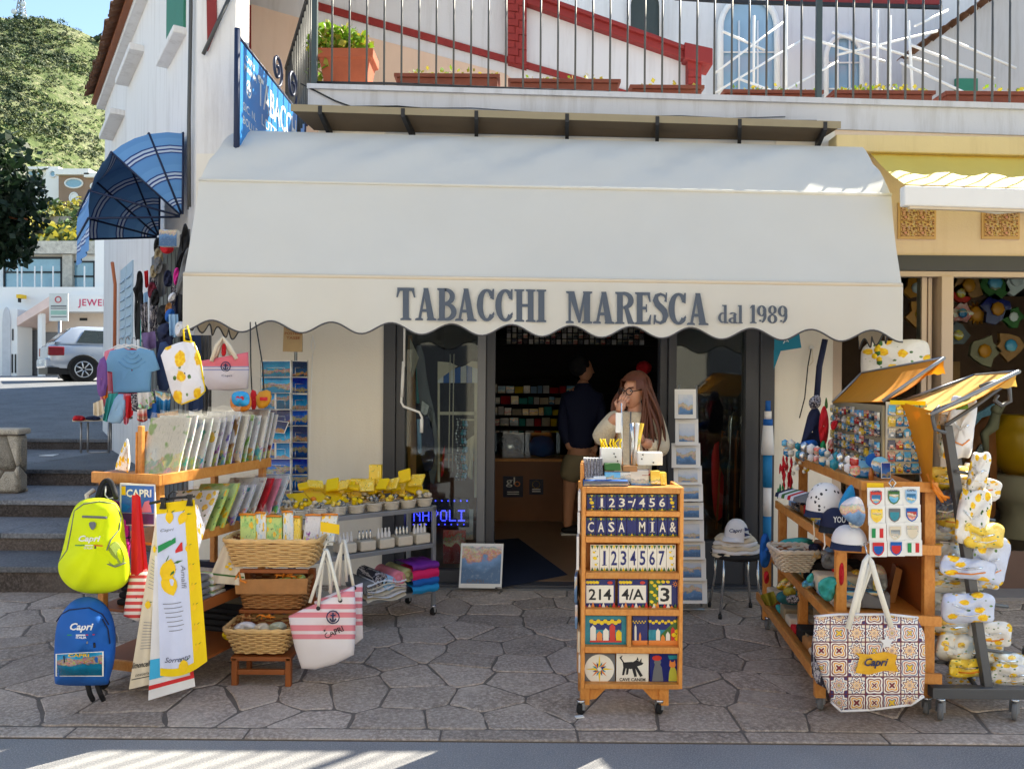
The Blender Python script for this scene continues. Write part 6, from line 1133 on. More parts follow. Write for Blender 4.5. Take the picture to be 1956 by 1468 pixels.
 # wheeled tile rack in the middle
ct=thing('tile_rack','honey wood rack on castors filled with painted house number tiles, in the middle','display rack',P(1205,1360,3.7));Yt=3.67
def cz(v):return P(1205,v,Yt).z
def cx_(u):return P(u,1120,Yt).x
xL,xR=cx_(1111),cx_(1305)
def cbar(name,x0,x1,v0,v1,y0,y1,m=m_pine):b=MB();b.box(x0,x1,y0,y1,cz(v1),cz(v0),m);return part(name,b,ct,bevel=.003)
cbar('side_panel',xL,xL+.018,930,1315,Yt,Yt+.24);cbar('side_panel',xR-.018,xR,930,1315,Yt,Yt+.24);cbar('back_panel',xL+.018,xR-.018,932,1313,Yt+.10,Yt+.115)
RV=[(930,942),(976,986),(1025,1036),(1093,1105),(1163,1175),(1235,1247),(1306,1315)]
for v0,v1 in RV:cbar('shelf_rail',xL+.018,xR-.018,v0,v1,Yt-.004,Yt+.10)
cbar('divider',cx_(1199),cx_(1207),1175,1235,Yt,Yt+.1)
for u0,u1,s in((1111,1129,1),(1262,1281,-1)):
 b=MB();b.box(cx_(u0),cx_(u1),Yt+.02,Yt+.06,cz(1350),cz(1315),m_pine);part('leg',b,ct,bevel=.003);b=MB();xa=cx_(u1 if s>0 else u0);b.prism([(xa,Yt+.03,cz(1341)),(xa+s*.03,Yt+.03,cz(1339)),(xa+s*.085,Yt+.03,cz(1316)),(xa,Yt+.03,cz(1316))][::s],(0,.018,0),m_pine);part('bracket',b,ct)
 b=MB();b.box(cx_(u0)+.005,cx_(u1)+.005,Yt+.19,Yt+.22,cz(1350),cz(1315),m_pine);part('leg',b,ct)
for u,y in((1112,Yt+.02),(1264,Yt+.03),(1126,Yt+.2),(1272,Yt+.2)):caster(ct,(cx_(u),y,0),.026)
m_cob=M('cobalt_glaze',S(34,40,110),.12,var=.15,vs=14,bump=.05);m_wgl=M('white_glaze',S(232,228,218),.12,var=.04,bump=.03);m_tq=M('turquoise_glaze',S(40,140,160),.15,var=.35,vs=40,bump=0);m_lem2=M('lemon_glaze',S(246,206,40),.15,var=.2,vs=60,bump=0);m_lf2=M('leaf_glaze',S(70,110,50),.15,var=.2,bump=0);m_rd2=M('red_glaze',S(206,60,50),.15,bump=0);m_orn=M('orange_glaze',S(230,140,70),.15,bump=0)
class Flat:
 def __init__(s,b,Y):s.b=b;s.Y=Y;s.k=0
 def poly(s,pts,m):s.k+=1;a=sum((pts[i][0]-pts[0][0])*(pts[(i+1)%len(pts)][1]-pts[0][1])-(pts[i][1]-pts[0][1])*(pts[(i+1)%len(pts)][0]-pts[0][0])for i in range(len(pts)));q=pts if a<0 else pts[::-1];s.b.face([P(u,v,s.Y-.0005-.00015*s.k)for u,v in q],m)
 def text(s,t,u,v,h,m,w=None,bold=.02):s.k+=1;s.b.text(t,P(u,v,s.Y-.0008-.00015*s.k),XA,ZA,h/F*s.Y,m,bold=bold,w=w/F*s.Y if w else None)
 def lemon(s,u,v,r,a=0.3):s.poly(ell(u,v,r,r*.75,8,a),m_lem2);s.poly([(u+r*.6,v-r*.5),(u+r*1.3,v-r*1.3),(u+r*1.4,v-r*.6)],m_lf2)
def tile(lab,u0,u1,v0,v1,m,deco,grp):
 b=MB();p=P(u0,v1,Yt+.035);q=P(u1,v0,Yt+.035);b.box(p.x,q.x,Yt+.035,Yt+.045,p.z,q.z,m);deco(Flat(b,Yt+.035),(u0+u1)/2,v0,v1,u1-u0);return solid('ceramic_tile',b,lab,'tile',grp)
def numtile(ch,dark,row):
 def d(f,uc,v0,v1,w):
  for du in(-.28,.0,.28):f.poly([(uc+w*(du-.16),v0+1),(uc+w*(du+.16),v0+1),(uc+w*du,v0+(v1-v0)*.17)],m_lem2 if du==0 else m_lf2);f.poly([(uc+w*(du-.16),v1-1),(uc+w*du,v1-(v1-v0)*.17),(uc+w*(du+.16),v1-1)],m_lem2 if du==0 else m_lf2)
  if ch=='lemon':f.lemon(uc,(v0+v1)/2,w*.24);f.lemon(uc-w*.1,v0+(v1-v0)*.28,w*.15);f.lemon(uc+w*.1,v0+(v1-v0)*.74,w*.15)
  elif ch=='dash':f.poly([(uc-w*.4,v0+(v1-v0)*.40),(uc+w*.05,v0+(v1-v0)*.40),(uc+w*.05,v0+(v1-v0)*.50),(uc-w*.4,v0+(v1-v0)*.50)],m_wgl);f.text('/',uc+w*.2,v0+(v1-v0)*.76,(v1-v0)*.5,m_wgl,w=w*.4)
  elif ch:f.text(ch,uc,v0+(v1-v0)*.765,(v1-v0)*.54,m_wgl if dark else m_cob,w=w*(.24 if ch=='1' else.2 if ch=='I' else.62),bold=.015)
  if ch in tuple('1IAM'):
   for y_ in(.235,.745):f.poly([(uc-w*.26,v0+(v1-v0)*(y_)),(uc+w*.26,v0+(v1-v0)*y_),(uc+w*.26,v0+(v1-v0)*(y_+.025)),(uc-w*.26,v0+(v1-v0)*(y_+.025))],m_wgl if dark else m_cob)if not(ch in 'AM' or(y_<.5 and ch=='1'))else None
 return d
NW=dict(zip('1234567','one two three four five six seven'.split()),**{k:k for k in('lemon','dash')})
for i,ch in enumerate(['lemon','1','2','3','dash','4','5','6','lemon']):tile(('cobalt end tile with a single lemon, beside digit '+('one' if i==0 else 'six')if ch=='lemon' else 'cobalt tile with white dash and slash sign' if ch=='dash' else f'cobalt tile with white digit {NW[ch]}')+', top row of the tile rack',1121+i*19.2,1121+i*19.2+18.7,944,975,m_cob,numtile(ch,True,1),'cobalt tiles of the top row')
for i,ch in enumerate('CASA MIA&'):tile((f'cobalt tile with white {"ampersand" if ch == "&" else "letter "+ch}' if ch!=' ' else 'blank cobalt tile between the two words')+(', first word' if i<4 else ', second word' if i in(5,6,7)else '')+(f', {["", "before the S", "", "after the S"][i]}' if i in(1,3)else '')+' in the rack\'s second row',1119+i*19.6,1119+i*19.6+19,988,1024,m_cob,numtile(ch.strip(),True,2),'cobalt letter tiles of the second row')
for i,ch in enumerate(['lemon']+list('1234567')+['lemon']):tile((f'white tile with cobalt digit {NW[ch]}' if ch!='lemon' else 'white border tile with a lemon, beside digit '+('one' if i==0 else 'seven'))+', third row',1127.5+i*18.2,1127.5+i*18.2+17.8,1040,1091,m_wgl,numtile(ch,False,3),'white number tiles of the third row')
def plaque(txt):
 def d(f,uc,v0,v1,w):
  h=v1-v0
  if txt=='3':f.poly([(uc-w*.5,v0),(uc-w*.05,v0),(uc-w*.2,v1),(uc-w*.5,v1)],m_lf2);[f.lemon(uc-w*(.42-.1*(k%3)),v0+h*(.1+.11*k),4)for k in range(8)];[f.lemon(uc-w*.2+k*9,v0+h*.08,4)for k in range(3)];f.poly([(uc-w*.2,v0+h*.2),(uc+w*.22,v0+h*.2),(uc+w*.22,v0+h*.84),(uc-w*.2,v0+h*.84)],m_wgl);f.text('3',uc+w*.01,v0+h*.76,h*.48,m_ink,w=w*.3);[f.poly([(uc+w*.35+7*cos(a),v0+h*.16+7*sin(a)),(uc+w*.35+2*cos(a+.5),v0+h*.16+2*sin(a+.5)),(uc+w*.35+2*cos(a-.5),v0+h*.16+2*sin(a-.5))],m_orn)for a in[k*pi/4 for k in range(8)]]
  else:f.poly([(uc-w*.45,v0+h*.2),(uc+w*.45,v0+h*.2),(uc+w*.45,v0+h*.8),(uc-w*.45,v0+h*.8)],m_wgl);f.text(txt,uc,v0+h*.70,h*.38,m_ink,w=w*.74);[f.lemon(uc-w*.4+k*6,v0+h*.1,4)for k in range(4)];f.poly(ell(uc+w*.33,v0+h*.11,5,3),m_rd2)
  for k in range(9):x=uc-w*.46+w*.92*k/8;f.poly([(x-4,v1-1),(x+4,v1-1),(x,v1-h*(.12+.06*(k%3)))],[m_rd2,m_wgl,m_orn,m_lf2][k%4])
 return d
for t_,u0,u1 in(('214',1117,1175),('4/A',1180,1237),('3',1240,1299)):tile('night blue house number plaque '+{'214':'with three figures, two one four','4/A':'with a slash between figure and letter','3':'with one large figure and lemons down its side'}[t_],u0,u1,1106,1162,m_cob,plaque(t_),'house number plaques of the fourth row')
def scene_(kind):
 def d(f,uc,v0,v1,w):
  h=v1-v0;q=lambda x,y:(uc+w*x,v0+h*y)
  if kind==0:f.poly([q(-.37,.12),q(.37,.12),q(.37,.86),q(-.37,.86)],m_cob);f.poly([q(-.37,.45),q(.37,.45),q(.37,.7),q(-.37,.7)],m_tq)
  if kind==2:f.poly([q(-.5,.45),q(.5,.45),q(.5,1),q(-.5,1)],m_tq);f.poly([q(-.5,1),q(.5,0),q(.5,1)],m_lf2)
  for k in range(9):x=-.33+.08*k if kind==0 else-.45+.1*k;f.poly(ell(*q(x,.17+.05*(k%2)),w*.055,w*.05,7),m_lem2)
  for k in range(5 if kind!=1 else 2):x=(-.3+.15*k)if kind==0 else(-.3+.3*k if kind==1 else-.2+.16*k);y=.84 if kind==0 else.95;t_=[.45,.25,.35,.5,.3][k]*(1.3 if kind==1 else 1);f.poly([q(x-.06,y),q(x+.07,y),q(x+.07,y-t_),q(x,y-t_-.1),q(x-.06,y-t_)],[m_wgl,m_orn,m_wgl,m_rd2,m_lem2][k])
  if kind==2:[f.poly(ell(*q(.42-.1*(k%2),.5+.12*k),5,4,7),m_lem2)for k in range(4)]
  f.poly([q(-.37 if kind==0 else-.5,.80),q(.37 if kind==0 else.5,.80),q(.37 if kind==0 else.5,.86 if kind==0 else 1),q(-.37 if kind==0 else-.5,.86 if kind==0 else 1)],m_rd2 if kind==0 else m_orn)
 return d
for lab,u0,u1,m_,k in(('wide painted scene of a white village in a turquoise frame',1116,1198,m_tq,0),('narrow painted scene of a bell tower under lemons',1208,1237,m_cob,1),('painted scene of a hillside town above a turquoise bay',1239,1298,m_cob,2)):tile(lab+' on the tile rack',u0,u1,1176,1234,m_,scene_(k),'painted scene tiles of the fifth row')
def rose(f,uc,v0,v1,w):
 vc=(v0+v1)/2;f.poly(ell(uc,vc,w*.47,w*.47,24),m_wgl)
 for k in range(16):a=k*pi/8;r=w*(.44 if k%4==0 else.33 if k%2==0 else.24);f.poly([(uc+r*cos(a),vc+r*sin(a)),(uc+w*.08*cos(a+.6),vc+w*.08*sin(a+.6)),(uc+w*.08*cos(a-.6),vc+w*.08*sin(a-.6))],[m_lem2,m_tq,m_orn,m_cob][k%4 if k%4 else 0])
def dog(f,uc,v0,v1,w):
 q=lambda pts:[(uc+w*x,v0+(v1-v0)*y)for x,y in pts];I=m_ink
 for p in([(-.3,.28),(.0,.26),(.12,.42),(-.05,.5),(-.28,.46)],[(.0,.28),(.12,.2),(.34,.3),(.3,.36),(.12,.42)],[(.12,.2),(.16,.1),(.2,.22)],[(.22,.24),(.28,.14),(.28,.27)],[(-.3,.28),(-.4,.12),(-.3,.04),(-.34,.14),(-.25,.28)],[(-.28,.44),(-.2,.46),(-.26,.7),(-.32,.7)],[(-.18,.46),(-.1,.46),(-.14,.68),(-.2,.68)],[(-.02,.46),(.08,.42),(.14,.74),(.06,.76)],[(.06,.42),(.14,.4),(.32,.72),(.24,.76)]):f.poly(q(p),I)
 f.text('CAVE CANEM',uc,v1-6,6,I,w=w*.8,bold=.02)
def cats(f,uc,v0,v1,w):
 h=v1-v0;q=lambda pts:[(uc+w*x,v0+h*y)for x,y in pts];g=m_grycl
 f.poly(q([(-.42,.9),(-.05,.9),(-.1,.45),(-.2,.28),(-.32,.3),(-.38,.55)]),g);f.poly(ell(uc-w*.24,v0+h*.27,w*.12,h*.11,10),g);f.poly(ell(uc-w*.26,v0+h*.14,w*.16,h*.09,10),m_rd2);f.poly(q([(.12,.9),(.42,.9),(.38,.55),(.3,.4),(.2,.42),(.14,.6)]),M('olive_glaze',S(190,190,70),.2,bump=0));f.poly(ell(uc+w*.25,v0+h*.36,w*.11,h*.1,10),m_orn);f.poly(q([(.15,.32),(.17,.2),(.24,.3)]),m_orn);f.poly(q([(.27,.3),(.33,.2),(.35,.33)]),m_orn);f.poly(q([(.1,.05),(.48,.05),(.46,.16),(.14,.18)]),m_tq)
for lab,u0,u1,m_,d in(('tile with a yellow and blue compass star in a white disc',1115,1175,m_grycl,rose),('grey tile with a black leaping dog and lettering',1177,1239,m_wgl,dog),('dark blue tile with two sitting cats',1241,1299,m_cob,cats)):tile(lab+', bottom row',u0,u1,1248,1306,m_,d,'square tiles of the bottom row')
for i,(v0,v1,u0,m_)in enumerate(((885,930,1108,m_pine),(938,975,1104,m_wht),(978,1018,1103,m_wht),(1024,1088,1101,m_wht),(1100,1150,1097,m_wc),(1154,1200,1098,m_wc2),(1205,1245,1103,m_crmcl),(1250,1284,1105,m_wht))):
 b=MB();b.obox(P(u0,v1,3.72),(.012,-.004,0),(0,0,(v1-v0)/F*3.72),(.02,.16,0),m_,m_);solid('boxed_tile',b,f'{["wooden", "white", "white", "tall white", "printed", "printed", "cream", "small white"][i]} boxed tile hung on the side of the tile rack, {ORD[i]} from the top','tile','boxed tiles hung on the side of the tile rack',bevel=.002)
def tb(lab,cat,u0,u1,v0,v1,Y,dep,m,front=None,name='souvenir_box',lean=0.0,bev=.002):b=MB();p=P(u0,v1,Y);q=P(u1,v0,Y);b.obox(p,(q.x-p.x,0,0),(0,lean,q.z-p.z),(0,dep,0),m,front);return solid(name,b,lab,cat,bevel=bev)
tb('white drawer box holding yellow flowers on the tile rack','box',1148,1187,856,888,3.84,.06,m_wht);tb('low white double drawer box by the print tower side of the rack','box',1219,1266,864,888,3.82,.06,m_wht);tb('blue and white mosaic boxed set lying along the rack front','tile box',1115,1200,918,929,3.69,.08,m_bluebag,m_magB)
for u,v in((1173,866),(1176,872),(1180,880),(1228,868),(1226,876),(1248,883)):b=MB();b.ball(P(u,v,3.835 if u<1200 else 3.815),.004,m_ink,6);solid('drawer_knob',b,f'tiny black knob at the {"taller" if u < 1200 else "lower"} white drawer box','knob','drawer knobs of the '+('taller' if u<1200 else 'lower')+' white box')
for k in range(6):tb(f'thin black and white striped booklet, {ORD[k]} in the leaning bundle on the rack','booklet',1117+k*6,1122+k*6,876,912,3.72+.008*k,.05,m_wht,m_bw,'booklet',.03,0)
for i,(u0,u1,v0,v1,m_,l_)in enumerate(((1118,1158,910,918,m_wht,'white flat box'),(1156,1186,902,920,m_magA,'sky blue magnet pack'),(1184,1206,902,920,m_magE,'pink and blue pack'),(1204,1240,898,924,m_magE,'clear lidded box'),(1226,1244,898,908,m_magD,'red and white card'),(1244,1262,900,924,m_magC,'blue and yellow tile'),(1262,1274,903,926,m_lemyel,'yellow lemon tile'),(1206,1262,920,929,m_magA,'pale tile board'),(1156,1186,886,898,m_leafp,'green leafy pack'),(1190,1218,890,900,m_wickB,'brown pack'))):tb(l_+' among the small souvenirs on top of the tile rack','souvenir',u0,u1,v0,v1,3.73+.008*(i%5),.05,m_,lean=.015)
for k in range(7):b=MB();u=1150+k*6;b.tube([P(u,858,3.86),P(u-3+R.uniform(-3,3),846,3.86),P(u+R.uniform(-8,8),838,3.86)],.004,m_yelcl,4);solid('yellow_flower',b,'yellow paper flower stem in the white drawer box','flower','yellow flowers in the white box')
b=MB();b.tube([P(1189,890,3.86),P(1187,770,3.88)],.004,m_chrome,5);b.box(P(1176,826,3.87).x,P(1187,826,3.87).x,3.87,3.874,P(1176,826,3.87).z,P(1176,788,3.87).z,m_wht);solid('card_holder',b,'thin upright card holder with a white card on top of the rack','card holder')
for u,dx,m_,l_ in((1210,-4,m_chrome,'silver'),(1215,3,m_wht,'white'),(1220,6,m_magC,'yellow and blue')):b=MB();b.tube([P(u-4,890,3.88),P(u+dx*.2,840,3.88),P(u+dx,808,3.88)],[.006,.008,.012],m_,6);solid('souvenir_pen',b,f'{l_} souvenir pen in the bundle beside the woman\'s hand','pen')
# tower of framed prints
pt_=thing('print_rack','tall narrow rack holding framed coastal prints by the doorway','display rack',P(1315,1160,5.4));b=MB();b.tube([P(1295,1165,5.5),P(1297,735,5.5)],.008,m_galv);b.tube([P(1340,1165,5.5),P(1330,735,5.5)],.008,m_galv);b.tube([P(1290,1163,5.35),P(1345,1163,5.35)],.008,m_galv);part('frame',b,pt_)
rowsP=[(743,799,1289,1330,'hill town'),(800,850,1290,1334,'pink houses'),(846,893,1283,1338,'blue sea and cliffs'),(889,925,1287,1341,'rosy coast'),(924,957,1290,1343,'violet harbour'),(959,992,1290,1344,'green bay'),(993,1033,1290,1345,'red village'),(1033,1068,1290,1347,'sepia town'),(1066,1108,1290,1349,'blue grotto'),(1106,1152,1290,1351,'boats and cliff')]
for i,(v0,v1,u0,u1,l_)in enumerate(rowsP):
 Y=5.35-.01*i;b=MB();o=P(u0,v1,Y);b.obox(o,P(u1,v1,Y)-o,P(u0,v0,Y+.05)-o,(0,.008,0),m_wht);t=solid('framed_print',b,f'white mounted print of {l_}, {ORD[i]} down the narrow rack','print','prints in the narrow rack')
 b=MB();e=.16;A_,B_=P(u1,v1,Y)-o,P(u0,v0,Y+.05)-o;o2=o+A_*e+B_*.14+Vec((0,-.003,0));b.obox(o2,A_*(1-2*e),B_*.68,(0,.002,0),m_ink,m_wc);part('print',b,t)
 # stool with caps
sl=thing('metal_stool','dark topped stool with bent chrome legs under a pile of caps','stool',P(1408,1172,5.3));c0=P(1406,1060,5.35);zt=c0.z
b=MB();b.lathe(c0,[(.16,-.01),(.17,.0),(.17,.02),(.15,.03)],m_blkcl,20);part('seat',b,sl)
for dx,dy in((-.125,-.12),(.125,-.12),(.125,.12),(-.125,.12)):b=MB();p=c0+Vec((dx*.9,dy*.9,0));b.tube([p,p+Vec((dx*.02,dy*.02,-.15)),Vec((c0.x+dx*1.15,c0.y+dy*1.15,.02))],.009,m_chrome,7);b.lathe(Vec((c0.x+dx*1.15,c0.y+dy*1.15,0)),[(.013,0),(.013,.03)],m_blk,8);part('leg',b,sl)
def cap(lab,u,v,Y,w,h,m,brim,deco=None,grp=None,side=-1):
 t=thing('cap',lab,'cap',P(u,v,Y),group=grp);c=P(u,v,Y);W_,H_=w/F*Y,h/F*Y;b=MB();rows=[]
 for i in range(7):a=pi/2*i/6;rows.append([c+Vec((cos(2*pi*j/20)*W_*cos(a)**.8,sin(2*pi*j/20)*W_*cos(a)**.8,H_*sin(a)))for j in range(20)])
 b.grid(rows,m,cu=True);part('crown',b,t);b=MB();n=10;d=Vec((side*.75,-.66,0));e=Vec((.66,side*.75,0))if side>0 else Vec((.66,-.75,0))
 b.grid([[c+d*(W_*cos(lerp(-1.2,1.2,j/n))*(1+k*.75*cos(lerp(-1.2,1.2,j/n)*1.25)))+e*(W_*sin(lerp(-1.2,1.2,j/n)))+Vec((0,0,.004-k*.02-.012*k*(j/n*2-1)**2))for j in range(n+1)]for k in(0,.3,.65,1)],brim);part('brim',b,t)
 if deco:b=MB();deco(b,c,W_,H_);part('emblem',b,t)
 return t
b=MB()
for i in range(5):
 b=MB();c=P(1406,1056-i*7,5.33);b.grid([[c+Vec((cos(2*pi*j/24)*r_*(1.0+.08*sin(j*2+i)),sin(2*pi*j/24)*r_*.8,z_+.006*sin(j*1.7+i)))for j in range(24)]for r_,z_ in((.165-.008*i,-.012),(.172-.008*i,0),(.12,.022),(.02,.03))],m_whtcl if i%2 else m_crmcl,cu=True);solid('cap',b,f'{"white" if i % 2 else "cream"} cap, {ORD[i]} from the bottom of the stack on the stool','cap','caps stacked on the stool')
def capdeco(b,c,W_,H_):b.text('Capri',c+Vec((-.03,-W_*1.02,H_*.3)),XA,(0,.2,1),.03,m_inkn,w=.085,shear=.3,bold=.02);[b.face([c+Vec((.03+k*.0,-W_*.99,H_*(.12+.3*k))),c+Vec((.075,-W_*.86,H_*(.2+.3*k))),c+Vec((.03,-W_*.93,H_*(.34+.3*k)))],m_inkn)for k in range(2)]
cap('white cap with navy script and stripes on top of the stool stack',1407,1024,5.28,23,34,m_whtcl,m_whtcl,capdeco)
b=MB();us=Puff;pr=thing('closed_parasol','closed white and blue banded parasol leaning in the corner of the shopfront','parasol',P(1464,1045,5.8));bands=[(765,785,5,m_bluebag),(785,800,7,m_whtcl),(800,812,9,m_bluebag),(812,868,13,m_whtcl),(868,930,9,M('parasol_blue',S(20,120,180),.7)),(930,985,8,m_whtcl),(985,1042,8,M('parasol_blue',S(20,120,180),.7))]
for v0,v1,r_,m_ in bands:b=MB();z0,z1=P(1467,v1,5.8).z,P(1467,v0,5.8).z;b.lathe((P(1466,900,5.8).x,5.8,z0),[(r_/F*5.8,0),(r_/F*5.8*(1.0 if v0!=812 else.75),z1-z0)],m_,10);part('canvas_band',b,pr)
b=MB();b.tube([P(1466,1125,5.8),P(1467,765,5.8)],.01,m_wht);part('pole',b,pr)
t=thing('hanging_banner','teal corner of a banner hanging under the awning by the frame','banner',P(1480,705,5.7));b=MB();c=Cloth((1479,632),(1526,632),(1531,664),(1479,672),5.72,.006,1);c.make(b,M('teal_banner',S(20,130,160),.7));b.face([P(1478,706,5.72),P(1490,674,5.72),P(1492,668,5.715),P(1478,668,5.72)],M('teal_banner',S(20,130,160),.7));b.text('jk',P(1502,656,5.70),XA,ZA,.05,m_wht,shear=.3);part('cloth',b,t)
b=MB();b.lathe(P(1549,664,5.98),[(.018,0),(.018,.02),(.008,.03)],m_wht,10,axis=Vec((0,-1,0)));b.tube([P(1549,666,5.95),P(1543,700,5.95),P(1537,760,5.95),P(1527,798,5.95)],.005,m_blk,5);b.tube([P(1551,666,5.94),P(1553,690,5.94),P(1544,700,5.94)],.004,m_crmcl,5);solid('pull_cord',b,'black pull cord on a white wall hook beside the banner','cord')
# behind the glass
def strip(lab,cat,pts,Y,m,D=.02,name='scarf'):return hang(name,lab,cat,pts,Y,D,m,1)
for a in(('rust brown board behind the window by the crank','board',[(776,640),(790,640),(798,900),(786,960),(778,900)],6.35,m_wickB),('cream pointed pennant behind the left display window','scarf',[(783,645),(800,682),(788,722),(783,700)],6.3,m_crmcl),('grey teal shawl hanging in the display window','shawl',[(792,660),(808,660),(818,740),(834,800),(838,880),(826,940),(812,860),(800,760)],6.32,m_grycl),('navy scarf low in the display window','scarf',[(800,800),(822,790),(832,860),(826,900),(806,900)],6.28,m_navycl),('pale lilac shawl hanging low in the display window','shawl',[(796,800),(804,800),(806,862),(798,862)],6.25,m_ltblue),('white frilled cloth in the display window','cloth',[(806,765),(820,775),(816,790),(804,785)],6.24,m_whtcl),('yellow ochre cloth by the grey post in the display window','cloth',[(892,840),(906,830),(902,915),(888,900)],6.3,m_crmcl),('teal drape behind the crank','scarf',[(794,690),(806,690),(806,760),(796,770)],6.34,m_teal),('red edge of a scarf in the display window','scarf',[(846,860),(850,850),(848,900),(842,910)],6.3,m_redcl)):strip(a[0],a[1],a[2],a[3],a[4],name=a[1])
t=thing('beach_hut_stand','blue and white striped hut shaped stand behind the left display window','display stand',P(874,900,6.4));b=MB();n=7
for k in range(n):b=MB();u0=836+k*11;b.prism([P(u0,731,6.35),P(u0+10.6,731,6.35),P(u0+10.6,700-3*abs(3-k),6.37),P(u0,704-3*abs(3-k),6.37)],(0,.02,0),m_bluebag if k%2 else m_whtcl);part('stripe_board',b,t)
b=MB();b.prism([P(836,704,6.34),P(836,690,6.34),P(860,692,6.34),P(874,699,6.34),P(850,716,6.34),P(836,726,6.34)][::-1],(0,.01,0),m_crmcl);b.prism([P(912,704,6.34),P(890,697,6.34),P(900,690,6.34),P(912,690,6.34)],(0,.01,0),m_crmcl);part('sail',b,t)
for u0,u1,v0,v1 in((836,840,731,920),(906,912,731,950),(840,908,786,792),(880,908,800,803)):b=MB();b.prism([P(u0,v1,6.36),P(u1,v1,6.36),P(u1,v0,6.36),P(u0,v0,6.36)],(0,.02,0),m_crmcl);part('frame',b,t)
for u,m_,l_ in((860,m_crmcl,'pale'),(867,m_crmcl,'cream')):b=MB();b.tube([P(u,676,6.2),P(u-3,900,6.2)],.004,m_,5);solid('display_rod',b,f'{l_} thin rod hanging in the left display window','rod')
for k,(u,m_,l_)in enumerate(((878,m_blk,'black bead'),(884,m_tq,'turquoise bead'),(873,m_chrome,'silver'),(889,m_ltblue,'pale blue bead'))):
 b=MB()
 for j in range(22):b.ball(P(u+2*sin(j*.8),800+j*5.5,6.22),.008+.004*((j*7)%3),m_ if j%3 else m_chrome,6)
 solid('necklace',b,f'{l_} necklace hanging in the left display window','necklace')
t=thing('led_sign','dark sign with blue lit dots reading NAPOLI behind the left window','sign',P(845,1005,6.2));b=MB();b.prism([P(786,1006,6.2),P(896,1006,6.2),P(896,952,6.2),P(786,952,6.2)],(0,.02,0),M('led_panel',S(14,14,44),.4,bump=0));part('panel',b,t)
e_=NT('blue_led');e_.base(S(40,50,255));e_.put(e_.b.inputs['Emission Color'],S(50,60,255));e_.put(e_.b.inputs['Emission Strength'],1.6);m_led=e_.m
FT={'N':'10001110011010110011100011000110001','A':'01110100011000111111100011000110001','P':'11110100011000111110100001000010000','O':'01110100011000110001100011000101110','L':'10000100001000010000100001000011111','I':'11111001000010000100001000010011111'}
b=MB()
for i,ch in enumerate('NAPOLI'):
 for k,c_ in enumerate(FT[ch]):
  if c_=='1':u,v=791+i*17+(k%5)*2.7,975+(k//5)*3.1;p=P(u,v,6.197);b.box(p.x-.0042,p.x+.0042,6.194,6.198,p.z-.0042,p.z+.0042,m_led)
for k in range(18):p=P(790+k*6,956 if k%2 else 1001,6.197);b.box(p.x-.004,p.x+.004,6.194,6.198,p.z-.004,p.z+.004,m_led)
o=part('led_dots',b,t);o['kind']='stuff'
tb('poster with red and magenta print standing behind the window sill','poster',846,890,1012,1076,6.18,.01,m_magD,name='poster');tb('yellow and lilac poster beside the grey post behind the window','poster',876,904,972,1030,6.22,.01,m_wc2,name='poster')
t=thing('landscape_calendar','white Capri calendar with a coastal painting leaning at the doorway','calendar',P(920,1122,5.88));b=MB();o=P(876,1122,5.84);b.obox(o,P(958,1123,5.84)-o,P(881,1037,5.92)-o,(0,.006,0),m_wht);part('sheet',b,t);b=MB();A_,B_=P(958,1123,5.84)-o,P(881,1037,5.92)-o;o2=o+A_*.04+B_*.1+Vec((0,-.001,0));b.face([o2,o2+A_*.92,o2+A_*.92+B_*.84,o2+B_*.84],m_wc2);b.text('CAPRI',o+A_*.38+B_*.11+Vec((0,-.003,0)),XA,ZA,.03,m_inkg,w=.13,bold=.01);part('print',b,t)
for k in range(9):
 b=MB();u=1376+k*7+R.uniform(-2,2);m_=[m_pinedark,m_blk,m_khaki,m_chrome,m_pinedark,m_blk,m_crmcl,m_khaki,m_navycl][k];b.tube([P(u+4*(k%3)-8,1010,6.25),P(u+R.uniform(-4,6),840-12*(k%4),6.3),P(u+4,822-14*(k%4),6.3),P(u+9,826-14*(k%4),6.3)],.011 if k%2 else.008,m_,6);solid('walking_stick',b,f'{["stained wood", "black", "khaki", "silver", "dark wood", "thick black", "cream", "olive", "navy"][k]} stick or umbrella in the bundle behind the narrow window','walking stick','sticks and umbrellas behind the narrow window')
strip('dark red folded umbrella behind the narrow window','umbrella',[(1360,850),(1378,840),(1386,980),(1366,1000),(1358,920)],6.4,m_redcl,name='umbrella');strip('black bag behind the narrow window','bag',[(1372,836),(1392,830),(1400,900),(1376,910)],6.3,m_blkcl,name='bag')
